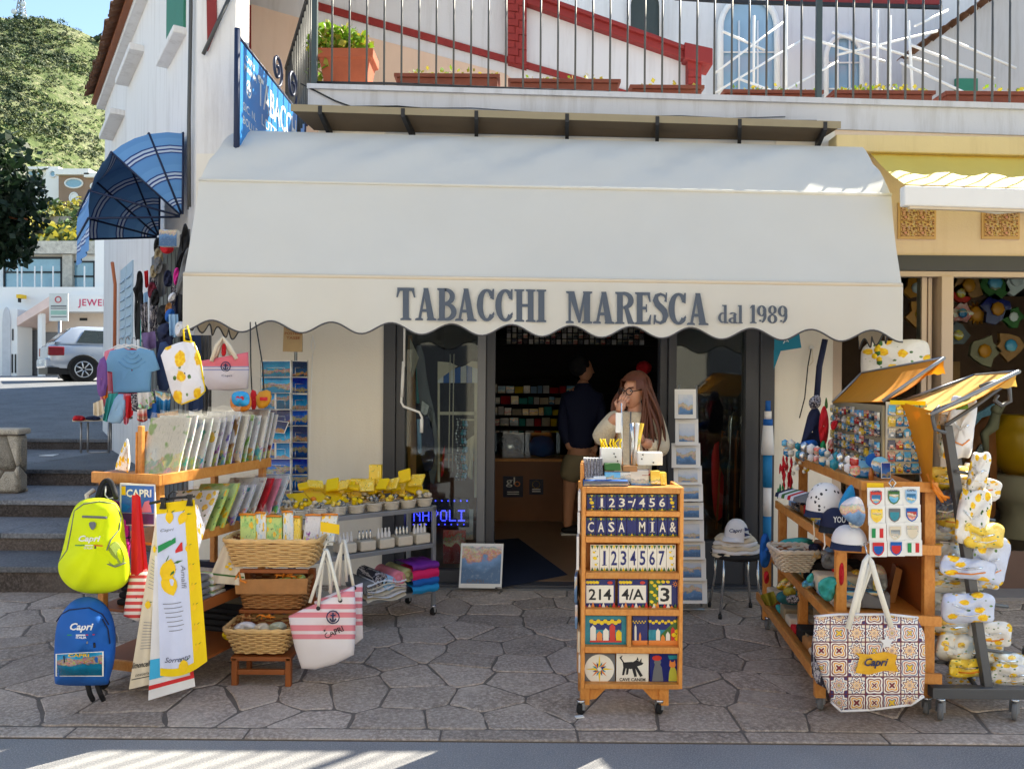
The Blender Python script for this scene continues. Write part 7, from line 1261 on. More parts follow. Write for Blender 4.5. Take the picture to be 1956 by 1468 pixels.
# shop interior
cn2=thing('shop_counter','brown wooden shop counter inside the doorway with posters on its front','counter',(0,8.8,.035));b=MB();b.box(-.9,1.35,8.7,9.2,.035,.70,m_counter);part('body',b,cn2);b=MB();b.box(-.92,1.37,8.66,9.22,.70,.73,m_pine);part('top',b,cn2)
for u0,u1,v0,v1,l_ in((961,999,909,949,'glo'),(1011,1038,915,944,'')):
 t=thing('counter_poster',f'dark blue poster on the counter front, {"reading glo" if l_ else "with a ring of dots"}','poster',P(u0,v1,8.68));b=MB();b.prism([P(u0,v1,8.685),P(u1,v1,8.685),P(u1,v0,8.685),P(u0,v0,8.685)],(0,.01,0),M('poster_navy',S(16,24,60),.4,bump=0));part('sheet',b,t);b=MB()
 if l_:b.text('gl',P(975,930,8.68),XA,ZA,.11,m_wht,w=.1);b.text('o',P(988,929,8.68),XA,ZA,.06,m_orn,w=.07)
 else:[b.ball(P(1024+7*cos(k*pi/6),925+7*sin(k*pi/6),8.68),.006,m_yelpl,4)for k in range(12)]
 for k in range(2):b.face([P(lerp(u0,u1,.2),v1-5-k*4,8.68),P(lerp(u0,u1,.8),v1-5-k*4,8.68),P(lerp(u0,u1,.8),v1-7-k*4,8.68),P(lerp(u0,u1,.2),v1-7-k*4,8.68)],m_wht)
 part('print',b,t)
for k,(u0,u1)in enumerate(((946,1001),(1003,1070))):
 t=thing('glass_case',f'glass case of silvery goods on the counter, {"by the grey door post" if k == 0 else "beside the standing man"}','display case',P(u0,878,8.75));p,q=P(u0,878,8.72),P(u1,826,8.72);b=MB();b.box(p.x,q.x,8.72,9.1,p.z,q.z,m_glass);part('glass',b,t);b=MB();b.lathe(((p.x+q.x)/2,8.9,p.z+.02),[(.03,0),(.14,.03),(.15,.14),(.10,.22),(.02,.24)],m_chrome if k==0 else m_bluebag,14);part('helmet',b,t)
sh=thing('wall_shelves','dark wall shelves stocked with small packets behind the counter','shelves',(.3,10.2,.035));
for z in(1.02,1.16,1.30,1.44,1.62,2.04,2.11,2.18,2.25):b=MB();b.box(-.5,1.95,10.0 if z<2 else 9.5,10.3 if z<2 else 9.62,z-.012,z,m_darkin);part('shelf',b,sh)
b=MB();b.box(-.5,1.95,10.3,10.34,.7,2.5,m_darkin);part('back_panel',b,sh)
pm=[m_magA,m_magB,m_magC,m_magD,m_magE,m_whtcl,m_yelcl,m_redcl,m_crmcl,m_ltblue,m_teal];pj=0
for r,z in enumerate((1.02,1.16,1.30,1.44)):
 x=-.25
 while x<.9:
  w=R.uniform(.05,.12);h=R.uniform(.07,.115);mm=pm[R.randrange(11)];b=MB();b.box(x,x+w,10.0,10.1,z,z+h,mm);solid('stock_packet',b,f'{["lowest", "second", "third", "top"][r]} shelf packet behind the counter, {ORD[pj % 16]} from the grey post','packet','stock packets on the wall shelves');x+=w+.012;pj+=1
 pj=0
for r in range(4):
 for c in range(25):
  if r==3 and c%7==3:continue
  b=MB();x=P(968+c*10.6,660,9.45).x;z=2.042+.07*r;b.box(x,x+.048,9.44,9.5,z,z+.056,[m_grycl,m_crmcl,m_whtcl,m_khaki,m_bw][(c*3+r)%5],front=[m_magE,m_bw,m_magB,m_whtcl,m_magD][(c*7+r*3)%5]);solid('cigarette_pack',b,f'{["grey", "cream", "white", "khaki", "marbled"][(c*3+r) % 5]} sided cigarette pack, {ORD[c]} in the {ORD[r]} row up the dark rack','cigarette pack','cigarette packs in the rack under the valance')
b=MB();b.ball(P(1230,702,8.2),.085,m_redcl,12,(1,1,.85));solid('red_ball',b,'dark red ball hanging inside the shop above the woman','ball')
# people
def skinned(name,pts,edges,m,parent,root=0,sub=2):
 me=bpy.data.meshes.new(name);me.from_pydata([tuple(p)for p,r in pts],edges,[]);o=bpy.data.objects.new(name,me);COL.objects.link(o);o.modifiers.new('skin','SKIN');sv=me.skin_vertices[0].data if me.skin_vertices else None
 if sv is None:bpy.context.view_layer.objects.active=o;bpy.ops.mesh.customdata_skin_add();sv=me.skin_vertices[0].data
 for i,(p,r)in enumerate(pts):sv[i].radius=r if isinstance(r,tuple)else(r,r);sv[i].use_root=(i==root)
 sm_=o.modifiers.new('sub','SUBSURF');sm_.levels=sub;sm_.render_levels=sub
 dg=bpy.context.evaluated_depsgraph_get();n=bpy.data.meshes.new_from_object(o.evaluated_get(dg));bpy.data.objects.remove(o);bpy.data.meshes.remove(me)
 b=MB();b.v=[v.co.copy()for v in n.vertices]
 for p in n.polygons:b.f.append(tuple(p.vertices));b.m.append(b.mi(m));b.sm.append(True);b.uv.append([(0,0)]*len(p.vertices))
 bpy.data.meshes.remove(n);return b
m_skin=M('skin',S(206,150,120),.5,var=.06,vs=20,bump=.03);m_fleece=M('cream_fleece',S(226,212,184),.95,var=.12,vs=18,bump=1.0,bs=120,bd=.012);m_hair=M('brown_hair',S(92,48,26),.5,var=.3,vs=40,bump=.4,bs=150);m_lip=M('lips',S(170,90,84),.5,bump=0);m_jean=M('dark_jeans',S(40,48,70),.8,bump=.3)
m_eye=M('eye_white',S(190,176,168),.3,bump=0)
def hand(b,c,d,up,side,k=1.0):
 c,d,up=Vec(c),Vec(d).normalized(),Vec(up).normalized();s=d.cross(up).normalized()*side
 b.tube([c,c+d*.035*k,c+d*.075*k],[.021*k,.030*k,.026*k],m_skin,8)
 for i,(o,l)in enumerate(((-.024,.066),(-.008,.075),(.009,.070),(.024,.055))):r=c+d*.07*k+s*o*k;b.tube([r,r+d*l*.45*k+up*.004,r+d*l*.8*k-up*.016*k,r+d*l*.85*k-up*.038*k],[.0095*k,.009*k,.008*k,.006*k],m_skin,6)
 r=c+d*.03*k-s*.024*k;b.tube([r,r-s*.022*k+d*.025*k-up*.01,r-s*.018*k+d*.052*k-up*.022*k],[.012*k,.010*k,.007*k],m_skin,6)
def head(b,c,f,r=.098):
 f=Vec(f).normalized();s=f.cross(ZA).normalized();c=Vec(c);rows=[]
 for i in range(13):
  t_=pi*i/12;z=-cos(t_)*r*1.22;q=sin(t_)*r*(.80 if z>0 else.74+.06*(1+z/r/1.22));rows.append([c+s*(q*.92*cos(a))+f*(q*1.08*sin(a)+(.012 if z<0 else 0))+ZA*z for a in[2*pi*j/18 for j in range(18)]])
 b.grid(rows,m_skin,cu=True);n0=c+f*r*.86
 b.tube([n0+ZA*.022,n0+f*.014-ZA*.008,n0+f*.026-ZA*.026,n0+f*.010-ZA*.034],[.007,.009,.012,.006],m_skin,6)
 for k in(-1,1):b.ball(n0+s*.033*k-f*.012+ZA*.016,.0105,m_eye,8,(1,1,.6));b.ball(n0+s*.033*k-f*.0035+ZA*.016,.0050,m_ink,6);b.tube([n0+s*(.018*k)+ZA*.038-f*.002,n0+s*.048*k+ZA*.038-f*.016],.0045,m_hair,5);b.ball(c+s*r*.76*k-f*.01,.022,m_skin,8,(.5,.8,1.2))
 b.tube([n0-s*.022-ZA*.058-f*.012,n0-ZA*.056-f*.002,n0+s*.022-ZA*.058-f*.012],.0055,m_lip,5);return n0,s,f
w=thing('person','woman with glasses and long hair in a cream fleece, hand at her mouth','person',(.8,5.15,0));Yw=5.15
wp=lambda u,v,dy=0.0:P(u,v,Yw+dy);fc=Vec((-.75,-.64,-.16))
pts=[(wp(1208,950),(.14,.10)),(wp(1209,890),(.12,.09)),(wp(1210,830),(.14,.10)),(wp(1212,797),(.06,.06)),(wp(1213,778,.01),.048),(wp(1213,760,.01),.045),(wp(1170,803),.058),(wp(1146,842,-.05),.046),(wp(1180,790,-.17),.034),(wp(1254,806),.058),(wp(1262,862,-.06),.046),(wp(1228,842,-.20),.032),(wp(1190,965),.09),(wp(1188,1070),.06),(wp(1188,1180),.045),(wp(1230,965),.09),(wp(1232,1070),.06),(wp(1232,1180),.045),(wp(1184,1188,-.12),.035),(wp(1236,1188,-.12),.035)]
ed=[(0,1),(1,2),(2,3),(3,4),(4,5),(2,6),(6,7),(7,8),(2,9),(9,10),(10,11),(0,12),(12,13),(13,14),(0,15),(15,16),(16,17),(14,18),(17,19)]
b=skinned('body',pts,ed,m_skin,w);hc=wp(1211,748,.0);n0,s_,f_=head(b,hc,fc,.090);hand(b,wp(1182,786,-.17),wp(1192,762,-.14)-wp(1182,786,-.17),(-.3,-1,.3),1);hand(b,wp(1227,842,-.20),wp(1214,826,-.25)-wp(1227,842,-.20),(-.2,-.8,.6),-1);part('body',b,w)
jp=[(p+Vec((0,0,0)),(r[0]+.035,r[1]+.035)if isinstance(r,tuple)else r+.030)for p,r in pts[:4]]+[(pts[i][0],pts[i][1]+.026)for i in(6,7)]+[(pts[7][0].lerp(pts[8][0],.80),.05)]+[(pts[i][0],pts[i][1]+.026)for i in(9,10)]+[(pts[10][0].lerp(pts[11][0],.78),.05)]
jp[3]=(wp(1212,788),(.075,.072));b=skinned('jacket',jp,[(0,1),(1,2),(2,3),(2,4),(4,5),(5,6),(2,7),(7,8),(8,9)],m_fleece,w);part('jacket',b,w)
b=MB();b.tube([wp(1205,786,-.09),wp(1203,830,-.16),wp(1204,900,-.15)],.004,m_galv,4);part('zip',b,w)
b=skinned('trousers',[(pts[0][0],(.155,.115))]+[(pts[i][0],pts[i][1]+.016)for i in(12,13,14,15,16,17)],[(0,1),(1,2),(2,3),(0,4),(4,5),(5,6)],m_jean,w);part('trousers',b,w)
for i in(14,17):b=MB();q=pts[i][0];b.ball((q.x-.01,q.y-.05,.045),.085,m_blkcl,10,(.55,1.5,.6));part('shoe',b,w)
b=MB();rows=[]
for i in range(9):
 t_=pi*i/8*.62;rows.append([hc-f_*.012+ZA*.012+(s_*cos(a)*.092+f_*sin(a)*.108)*sin(t_)*(1.12)+ZA*(cos(t_)*.128)for a in[radians(205 if t_>.75 else 180)-radians(25 if t_>.75 else 0)+j/17*radians(360 if t_<.75 else 360)for j in range(18)]])
keep=lambda i,j:True
ids=[[b.av(p)for p in r]for r in rows]
for i in range(8):
 for j in range(17):
  mid=(rows[i][j]+rows[i+1][j+1])/2;q=(mid-hc)
  if q.dot(f_)>.045 and q.z<.062:continue
  b.idx([ids[i][j],ids[i+1][j],ids[i+1][j+1],ids[i][j+1]],m_hair,None,True)
rg=random.Random(4)
for k in range(90):
 a=rg.uniform(-.5,1.0);side=1 if k<76 else-1;base_=hc+s_*(.085*side)-f_*.05*a+ZA*rg.uniform(.02,.09)if True else hc
 e=wp(1250+rg.gauss(0,13),862+rg.uniform(-34,20),-.13+rg.uniform(-.06,.04))if side*(s_.x)>0 else wp(1180+rg.uniform(-8,6),812+rg.uniform(-14,10),.03)
 b.tube(bez(base_,base_+Vec((0,0,-.12))+s_*.03*side,e+Vec((rg.uniform(-.07,.06),0,.16)),e,7),[.008,.011,.013,.013,.012,.011,.008,.003],m_hair,5)
part('hair',b,w)
b=MB()
for k in(-1,1):c=n0+s_*.034*k+f_*.012+ZA*.016;b.tube([c+s_*.027*cos(a)+ZA*.021*sin(a)for a in[2*pi*j/14 for j in range(14)]],.0032,m_blk,5,closed=True);b.tube([c+s_*.027*k,c+s_*.036*k-f_*.10],.0028,m_blk,4)
b.tube([n0-s_*.008+f_*.014+ZA*.02,n0+s_*.008+f_*.014+ZA*.02],.003,m_blk,4);part('glasses',b,w)
mn=thing('person','man in a navy jacket and khaki shorts standing at the counter inside','person',(.7,7.95,.035));Ym=7.9;mp=lambda u,v,dy=0.0:P(u,v,Ym+dy)
pts=[(mp(1106,880),(.15,.11)),(mp(1108,820),(.15,.11)),(mp(1112,765),(.17,.11)),(mp(1114,735),.06),(mp(1114,722),.055),(mp(1082,762),.065),(mp(1076,815,.02),.05),(mp(1090,860,-.06),.04),(mp(1142,762),.065),(mp(1150,815),.05),(mp(1140,850,-.12),.04),(mp(1092,895),.095),(mp(1086,955,.02),.062),(mp(1084,1016,.03),.042),(mp(1122,895),.095),(mp(1120,955),.062),(mp(1112,1016),.042),(mp(1096,1024,.0),.04),(mp(1126,1024,-.05),.04)]
b=skinned('body',pts,[(0,1),(1,2),(2,3),(3,4),(2,5),(5,6),(6,7),(2,8),(8,9),(9,10),(0,11),(11,12),(12,13),(0,14),(14,15),(15,16),(13,17),(16,18)],m_skin,mn);head(b,mp(1116,706),(.9,.4,0));hand(b,mp(1091,862,-.06),(.3,-.1,-1),(0,-1,0),1);hand(b,mp(1139,852,-.12),(-.3,-.3,-.6),(0,-1,0),-1);part('body',b,mn)
b=skinned('jacket',[(mp(1107,866),(.20,.16)),(mp(1108,820),(.18,.14)),(mp(1112,766),(.195,.14)),(mp(1114,742),.095),(mp(1114,728),.082)]+[(pts[i][0],pts[i][1]+.022)for i in(5,6)]+[(pts[6][0].lerp(pts[7][0],.8),.055)]+[(pts[i][0],pts[i][1]+.022)for i in(8,9)]+[(pts[9][0].lerp(pts[10][0],.8),.055)],[(0,1),(1,2),(2,3),(3,4),(2,5),(5,6),(6,7),(2,8),(8,9),(9,10)],m_navycl,mn);part('jacket',b,mn)
b=skinned('shorts',[(mp(1107,856),(.19,.15)),(mp(1107,884),(.21,.165)),(mp(1091,900),.13),(mp(1087,922),.115),(mp(1124,900),.13),(mp(1122,922),.115)],[(0,1),(1,2),(2,3),(1,4),(4,5)],m_khaki,mn);part('shorts',b,mn)
b=MB();b.ball(mp(1112,697)-Vec((.03,0,0)),.118,m_blkcl,12,(.95,1,1.0));part('hair',b,mn)
for i in(13,16):b=MB();q=pts[i][0];b.ball((q.x+.06,q.y-.02,.085),.10,m_blkcl,10,(1.35,.55,.5));b.box(q.x-.07,q.x+.19,q.y-.07,q.y+.04,.036,.055,m_whtcl);part('shoe',b,mn,bevel=.01)
# wooden stand on the right
R1=Vec((1.69,3.78,0));A1=Vec((.12,.993,0));B1=Vec((.993,-.12,0))
def QR(a,c,z):p=R1+A1*a+B1*c;return Vec((p.x,p.y,z))
rs=thing('souvenir_stand','honey wood stepped stand of magnets, caps and beach goods, near the yellow canopies','display stand',QR(.5,.1,0))
def rbar(name,a0,a1,c0,c1,z0,z1,m=m_pine):b=MB();o=QR(a0,c0,z0);b.obox(o,QR(a0,c1,z0)-o,(0,0,z1-z0),QR(a1,c0,z0)-o,m);return part(name,b,rs,bevel=.004)
for z,c0,a0 in((1.075,-.012,-.02),(.785,-.135,-.06),(.455,-.175,-.07),(.19,-.25,-.08)):rbar('shelf',a0,1.28,c0+.02,.33,z-.015,z);rbar('shelf_rail',a0,1.28,c0,c0+.018,z-.02,z+.028);rbar('shelf_rail',a0-.022,a0,c0,.338,z-.02,z+.028)
for a,c,z0,z1 in((-.01,.0,.785,1.07),(-.01,.29,.07,1.07),(-.05,-.125,.2,.775),(-.06,-.22,.06,.2),(1.2,.0,.1,1.07),(1.2,-.125,.1,.775),(1.2,-.22,.06,.455),(1.2,.29,.07,1.07),(.5,-.165,.2,.45)):rbar('post',a,a+.04,c,c+.05,z0,z1)
rbar('back_panel',0,1.25,.31,.322,.2,1.05,m_pinedark)
for a,c in((-.04,-.19),(-.02,.30),(1.2,-.19),(1.2,.3)):caster(rs,QR(a,c,0),.032,m_grycl)
def magnet(lab,o,A,B,N,w,h,k,grp):
 m_=[m_magA,m_magB,m_magC,m_magD,m_magE][k%5 if k%7 else 0];b=MB();N=N.normalized();s=k%3
 if s==0:pts=[(-w,-h),(w,-h),(w,h),(-w,h)]
 elif s==1:pts=[(w*cos(2*pi*i/9),h*sin(2*pi*i/9))for i in range(9)]
 else:pts=[(-w,-h),(w,-h),(w*.9,h*.3),(w*.4,h*.5),(w*.2,h),(-w*.3,h*.6),(-w,h*.4)]
 f=[o+A*x+B*y for x,y in pts];b.prism(f,N*-.012,m_);b.uv[0]=[(.5+.5*x/w,.5+.5*y/h)for x,y in pts]
 c=o+A*(w*R.uniform(-.3,.3))+B*(-h*.3)+N*.004;b.obox(c-A*w*.4-B*h*.3,A*w*.8,B*h*R.uniform(.4,.9),N*-.01,[m_magC,m_wht,m_magD,m_magA][k%4]);return solid('fridge_magnet',b,lab,'magnet',grp)
bd1=thing('magnet_board','upright board of blue souvenirs facing the road on the end of the stand','display board',P(1730,910,3.9));pa,pb=P(1693,905,3.9),P(1768,905,3.88);up=Vec((0,0,.36));b=MB();b.obox(pa,pb-pa,up,(0,.012,0),m_crmcl);part('board',b,bd1)
cols=5;A=(pb-pa).normalized();L1=(pb-pa).length
for r in range(6):
 for c in range(cols):o=pa+A*(L1*(c+.5)/cols)+Vec((0,-.016,.03+.058*r));magnet(f'{["sea blue", "dark", "yellow", "red", "cream"][(r*3+c*2) % 5 if (r*3+c*2) % 7 else 0]} magnet, {ORD[r]} row up and {ORD[c]} across the road facing board',o,A,ZA,Vec((0,-1,0)),.016,.024,5*(r+c)+(0 if c>1 else 1)if c>1 else r*3+c*2,'magnets on the road facing board')
bd2=thing('magnet_board','long board crowded with key rings and magnets facing the shop doorway','display board',P(1640,890,4.4));na,nb_=Vec((1.858,3.92,1.09)),Vec((2.06,5.02,1.09));b=MB();b.obox(nb_,na-nb_,(0,0,.37),(.012,0,0),m_khaki);part('board',b,bd2);A=(na-nb_).normalized();N=Vec((-1,.18,0)).normalized();L2=(na-nb_).length
for r in range(7):
 for c in range(11):o=nb_+A*(L2*(c+.5)/11)+N*.018+Vec((0,0,.02+.05*r));magnet(f'{["sea blue", "dark", "yellow", "red", "cream"][(r*4+c*3) % 5 if (r*4+c*3) % 7 else 0]} trinket, {ORD[r]} row up and {ORD[c]} from the far end of the long board',o+Vec((0,0,R.uniform(-.008,.008))),A,ZA,N,.034*R.uniform(.7,1.1),.022*R.uniform(.8,1.1),r*4+c*3,'trinkets on the long board')
tops=[('blue seashell dish',m_magA),('green patterned plate',m_magA),('dark blue plate',m_bluebag),('coral red figurine',m_orn),('small sea picture',m_card),('sky blue fish dish',m_tq),('cream shell box',m_magE),('silver glass ball',m_chrome),('white ceramic bell',m_whtcl),('pale trinket box',m_magE)]
for i,(u,v,w,h,k)in enumerate(((1632,888,14,18,0),(1650,895,16,16,1),(1668,880,14,22,2),(1664,905,10,26,3),(1694,897,18,30,4),(1642,906,20,14,5),(1614,880,12,14,6),(1600,878,10,12,7),(1588,874,10,14,8),(1574,870,10,12,9),(1681,888,16,24,1),(1622,896,12,12,6),(1560,866,9,12,7),(1548,862,9,10,8))):
 Y=3.80+max(0,(1700-u))/200*1.1;b=MB()
 if k in(0,1,2,5):b.lathe(P(u,v,Y),[(.001,-.004),(w/F*Y*.6,-.002),(w/F*Y*.95,.008),(w/F*Y*1.0,.010)],tops[k][1],14,axis=Vec((-.35,-.9,.35)))
 elif k==4:o=P(u-10,v+16,Y);b.obox(o,(.045,0,0),(.012,.03,.075),(0,.005,0),m_wht,m_card);b.tube([o+Vec((.02,.03,.07)),o+Vec((.05,.06,0))],.004,m_pine,4)
 else:b.lathe(P(u,v+h*.5,Y),[(.004,0),(w*.45/F*Y,.004),(w*.5/F*Y,h*.5/F*Y),(w*.25/F*Y,h*.8/F*Y),(.003,h/F*Y)],tops[k][1],9)
 solid('souvenir',b,f'{tops[k][0]}, {ORD[i]} of the small souvenirs along the top shelf','souvenir')
for l_,c_,p_,Y,D_,m_ in(('navy apron with white drawings hanging at the far end of the top shelf','apron',[(1546,780),(1566,776),(1572,830),(1566,872),(1524,868),(1536,820)],4.9,.03,m_navycl),('black and white cap hooked above the navy apron','cap',[(1543,762),(1566,750),(1570,776),(1548,784)],4.85,.04,m_bw),('shiny blue pouch with white stripes under the navy apron','pouch',[(1516,862),(1530,842),(1562,838),(1564,862)],4.8,.04,m_bluebag),('red and green gnome doll beside the trinket board','doll',[(1566,790),(1574,770),(1582,790),(1584,820),(1578,852),(1568,852),(1563,820)],4.75,.05,m_redcl),('green pointed bottle top behind the gnome doll','bottle',[(1574,780),(1578,752),(1583,780)],4.8,.02,m_leafp),('red heart ornament at the far end of the trinket board','ornament',[(1586,806),(1600,800),(1600,816),(1588,824)],4.6,.03,m_redcl),('green and white bottle below the gnome doll','bottle',[(1566,846),(1576,838),(1580,866),(1566,868)],4.7,.03,m_flagg),('red striped stocking ornament on the top shelf','ornament',[(1580,842),(1592,836),(1594,866),(1582,868)],4.65,.03,m_magD)):hang(c_,l_,c_,p_,Y,D_,m_)
b=MB();b.tube([P(1576,648,5.4),P(1565,700,5.4),P(1560,760,5.38)],.02,m_navycl,6);solid('folded_umbrella',b,'long navy folded umbrella hanging beside the cream wall under the awning','umbrella')
for k in range(26):
 b=MB();u,v=1486+R.uniform(0,28),876+k*2.6;p=P(u,v,4.95+R.uniform(-.05,.05));b.tube([p+Vec((0,0,.03)),p,p+Vec((R.uniform(-.006,.006),0,-.035))],[.003,.009,.002],m_redcl if k<21 else m_flagg,5);solid('pepper_charm',b,'red chilli pepper charm in the bunch hanging from the top shelf' if k<21 else 'green tipped charm at the foot of the pepper bunch','charm','chilli charms in the bunch' if k<21 else 'green tips of the bunch')
for k in range(12):b=MB();b.ball(P(1514+R.uniform(0,32),878+R.uniform(0,26),4.85),.014,[m_crmcl,m_lemon,m_wht][k%3],6);solid('key_charm',b,f'{["cream", "yellow", "white"][k % 3]} charm hanging beside the chilli bunch','charm',f'{["cream", "yellow", "white"][k % 3]} charms beside the chilli bunch')
for k in range(7):b=MB();p=P(1512+k*6,948+k*1.5,4.75-.04*k);b.grid([[p+Vec((cos(2*pi*j/14)*.10*r_,sin(2*pi*j/14)*.08*r_,z_))for j in range(14)]for r_,z_ in((1,0),(.95,.02),(.1,.05))],[m_navycl,m_whtcl,m_leafp,m_whtcl,m_redcl,m_whtcl,m_grycl][k],cu=True);solid('stacked_hat',b,f'{["navy", "white", "green", "ivory", "red", "pale", "grey"][k]} hat brim fanned along the second shelf of the stepped stand','hat','hats fanned along the second shelf')
m_leafcap=uvmat('leaf_print_cotton',.8);v_=m_leafcap[0].n('TexVoronoi',{'Vector':m_leafcap[0].co(),'Scale':34});m_leafcap[0].base(m_leafcap[0].ramp(m_leafcap[0].math('ADD',v_.outputs['Distance'],m_leafcap[0].math('MULTIPLY',m_leafcap[0].noise(m_leafcap[0].co(),90,2),.35)),[(.40,S(40,40,44)),(.44,S(226,224,222))]));m_leafcap=m_leafcap[0].m
cap('white cap printed with black leaves and a navy peak, standing tallest on the second shelf',1577,975,3.98,36,54,m_leafcap,m_navycl);cap('navy cap with white lettering and white edged peak below the leaf print cap',1598,1005,3.86,30,36,m_navycl,m_blkcl,lambda b,c,W_,H_:b.text('YOU',c+Vec((-.02,-W_*1.03,H_*.35)),XA,ZA,.03,m_wht,w=.06,bold=.02));cap('navy cap with a white front at the near corner of the second shelf',1622,1036,3.72,32,34,m_whtcl,m_navycl)
for l_,c_,p_,Y,D_,m_ in(('sky blue ribbon cloth tied above the flowered pouch','cloth',[(1598,968),(1618,930),(1630,922),(1636,960),(1610,980)],3.75,.05,M('turquoise_cotton',S(20,140,200),.7)),('flowered ivory pouch hanging at the corner post of the stepped stand','pouch',[(1600,968),(1620,950),(1646,946),(1656,990),(1640,1010),(1612,990)],3.62,.05,m_wc2),('small flowered cosmetic bag below the ivory pouch','bag',[(1618,990),(1646,978),(1654,1000),(1626,1014)],3.63,.03,m_magE),('turquoise raffia cloth in the braided basket on the third shelf','cloth',[(1488,1030),(1540,1024),(1560,1036),(1540,1046),(1490,1044)],4.5,.08,m_teal),('mauve ball fringe over the braided basket','fringe',[(1492,1044),(1560,1040),(1566,1056),(1494,1056)],4.45,.06,m_magE),('ochre and black woven basket behind the turquoise cloth','basket',[(1468,1028),(1488,1040),(1492,1060),(1478,1066)],4.75,.06,m_wickB),('teal gift bag with white card on the third shelf','bag',[(1560,1108),(1596,1096),(1602,1122),(1588,1152),(1566,1140)],3.8,.05,m_teal),('teal tassel beside the gift bag','tassel',[(1537,1106),(1552,1090),(1556,1104),(1548,1116)],3.9,.03,m_teal),('green and yellow swirl patterned cloth on the lowest shelf','cloth',[(1480,1118),(1504,1098),(1520,1110),(1514,1126),(1488,1128)],4.6,.06,m_magC),('dark teal scarf pile on the lowest shelf','scarf',[(1480,1130),(1520,1124),(1560,1142),(1550,1156),(1486,1154)],4.45,.09,M('dark_teal_print',S(36,110,120),.8,var=.5,vs=30)),('olive scarf at the far end of the lowest shelf','scarf',[(1452,1136),(1478,1128),(1486,1148),(1462,1156)],4.75,.06,m_leafB),('red covered flask hanging from the second shelf rail','flask',[(1603,1076),(1612,1072),(1613,1110),(1606,1120),(1602,1110)],3.66,.03,m_redcl),('grey box bag on the third shelf','bag',[(1568,1056),(1604,1052),(1606,1084),(1570,1088)],4.0,.06,m_grycl),('purple and brown trinket bag behind the tote handles','bag',[(1650,1080),(1690,1074),(1700,1130),(1656,1140)],4.0,.05,m_magE),('green bottle shape behind the tote handles','bottle',[(1666,1100),(1680,1090),(1684,1150),(1668,1150)],3.95,.04,m_magC),('blue and white flip flops hanging at the far corner of the stand','sandals',[(1452,1022),(1468,1015),(1474,1060),(1466,1086),(1450,1080)],4.9,.04,m_bluebag),('red charm hanging below the flip flops','charm',[(1458,1092),(1468,1088),(1470,1112),(1460,1116)],4.88,.03,m_redcl)):hang(c_ if c_ not in('tassel','fringe')else 'decor',l_,c_,p_,Y,D_,m_)
wicker('pale braided round basket on the third shelf of the stepped stand',1490,1566,1056,1096,4.2,.22,.62,m_wickW,None,name='braided_basket')
for k in range(9):b=MB();o=QR(.05+.13*k,-.2,.205);b.obox(o,B1*.3,(0,0,.03+.02*(k%3)),A1*.11,[m_crmcl,m_wickB,m_blkcl,m_redcl,m_wickW,m_khaki,m_teal,m_pinedark,m_crmcl][k]);solid('flat_parcel',b,f'{["cream", "straw", "black", "dark red", "ivory", "khaki", "teal", "brown", "beige"][k]} flat goods, {ORD[k]} from the road on the lowest stepped shelf','parcel','flat goods on the lowest stepped shelf',bevel=.01)
for k in range(6):b=MB();o=QR(.12+.18*k,-.12,.475);b.obox(o,B1*.3,(0,0,.06+.03*(k%3)),A1*.13,[m_magA,m_crmcl,m_blkcl,m_teal,m_magE,m_pinedark][k]);solid('packed_goods',b,f'{["blue printed", "cream", "black", "teal", "mottled", "brown"][k]} packed goods, {ORD[k]} from the road on the third stepped shelf','parcel','packed goods on the third stepped shelf',bevel=.012)
b=MB();o=P(1690,1180,3.98);b.obox(o,P(1702,1186,3.98)-o,P(1712,1082,4.0)-o,(.03,.10,0),m_pinedark,m_wickB);solid('wooden_board',b,'dark framed wooden board leaning inside the end of the stepped stand','board')
for k,u in enumerate((1554,1574,1597)):b=MB();v=1000+k*15;b.tube([P(u,v-6,3.92-.08*k),P(u+1,v+10,3.9-.08*k),P(u+2,v+26,3.9-.08*k),P(u-1,v+34,3.9-.08*k)],.004,[m_crmcl,m_wht,m_pine][k],5);solid('hanging_charm',b,f'{["cream", "white", "tan"][k]} thin cord charm hanging from the second shelf rail','charm')
def shield(f,u,v,w,h,m1,m2):f.poly([(u-w,v-h),(u+w,v-h),(u+w,v+h*.2),(u+w*.6,v+h*.75),(u,v+h),(u-w*.6,v+h*.75),(u-w,v+h*.2)],m1);w*=.8;h*=.8;f.poly([(u-w,v-h*.6),(u+w,v-h*.6),(u+w,v+h*.2),(u+w*.6,v+h*.75),(u,v+h),(u-w*.6,v+h*.75),(u-w,v+h*.2)],m2)
cm=[(m_rd2,m_magA),(m_leafp,m_magA),(m_ltblue,m_magA),(m_lemyel,m_magC),(m_grycl,m_tq),(m_bluebag,m_magD),(None,None),(m_crmcl,m_magE),(m_magE,m_crmcl),(m_flagr,m_bluebag),(m_bluebag,m_flagr),(m_inkn,None)]
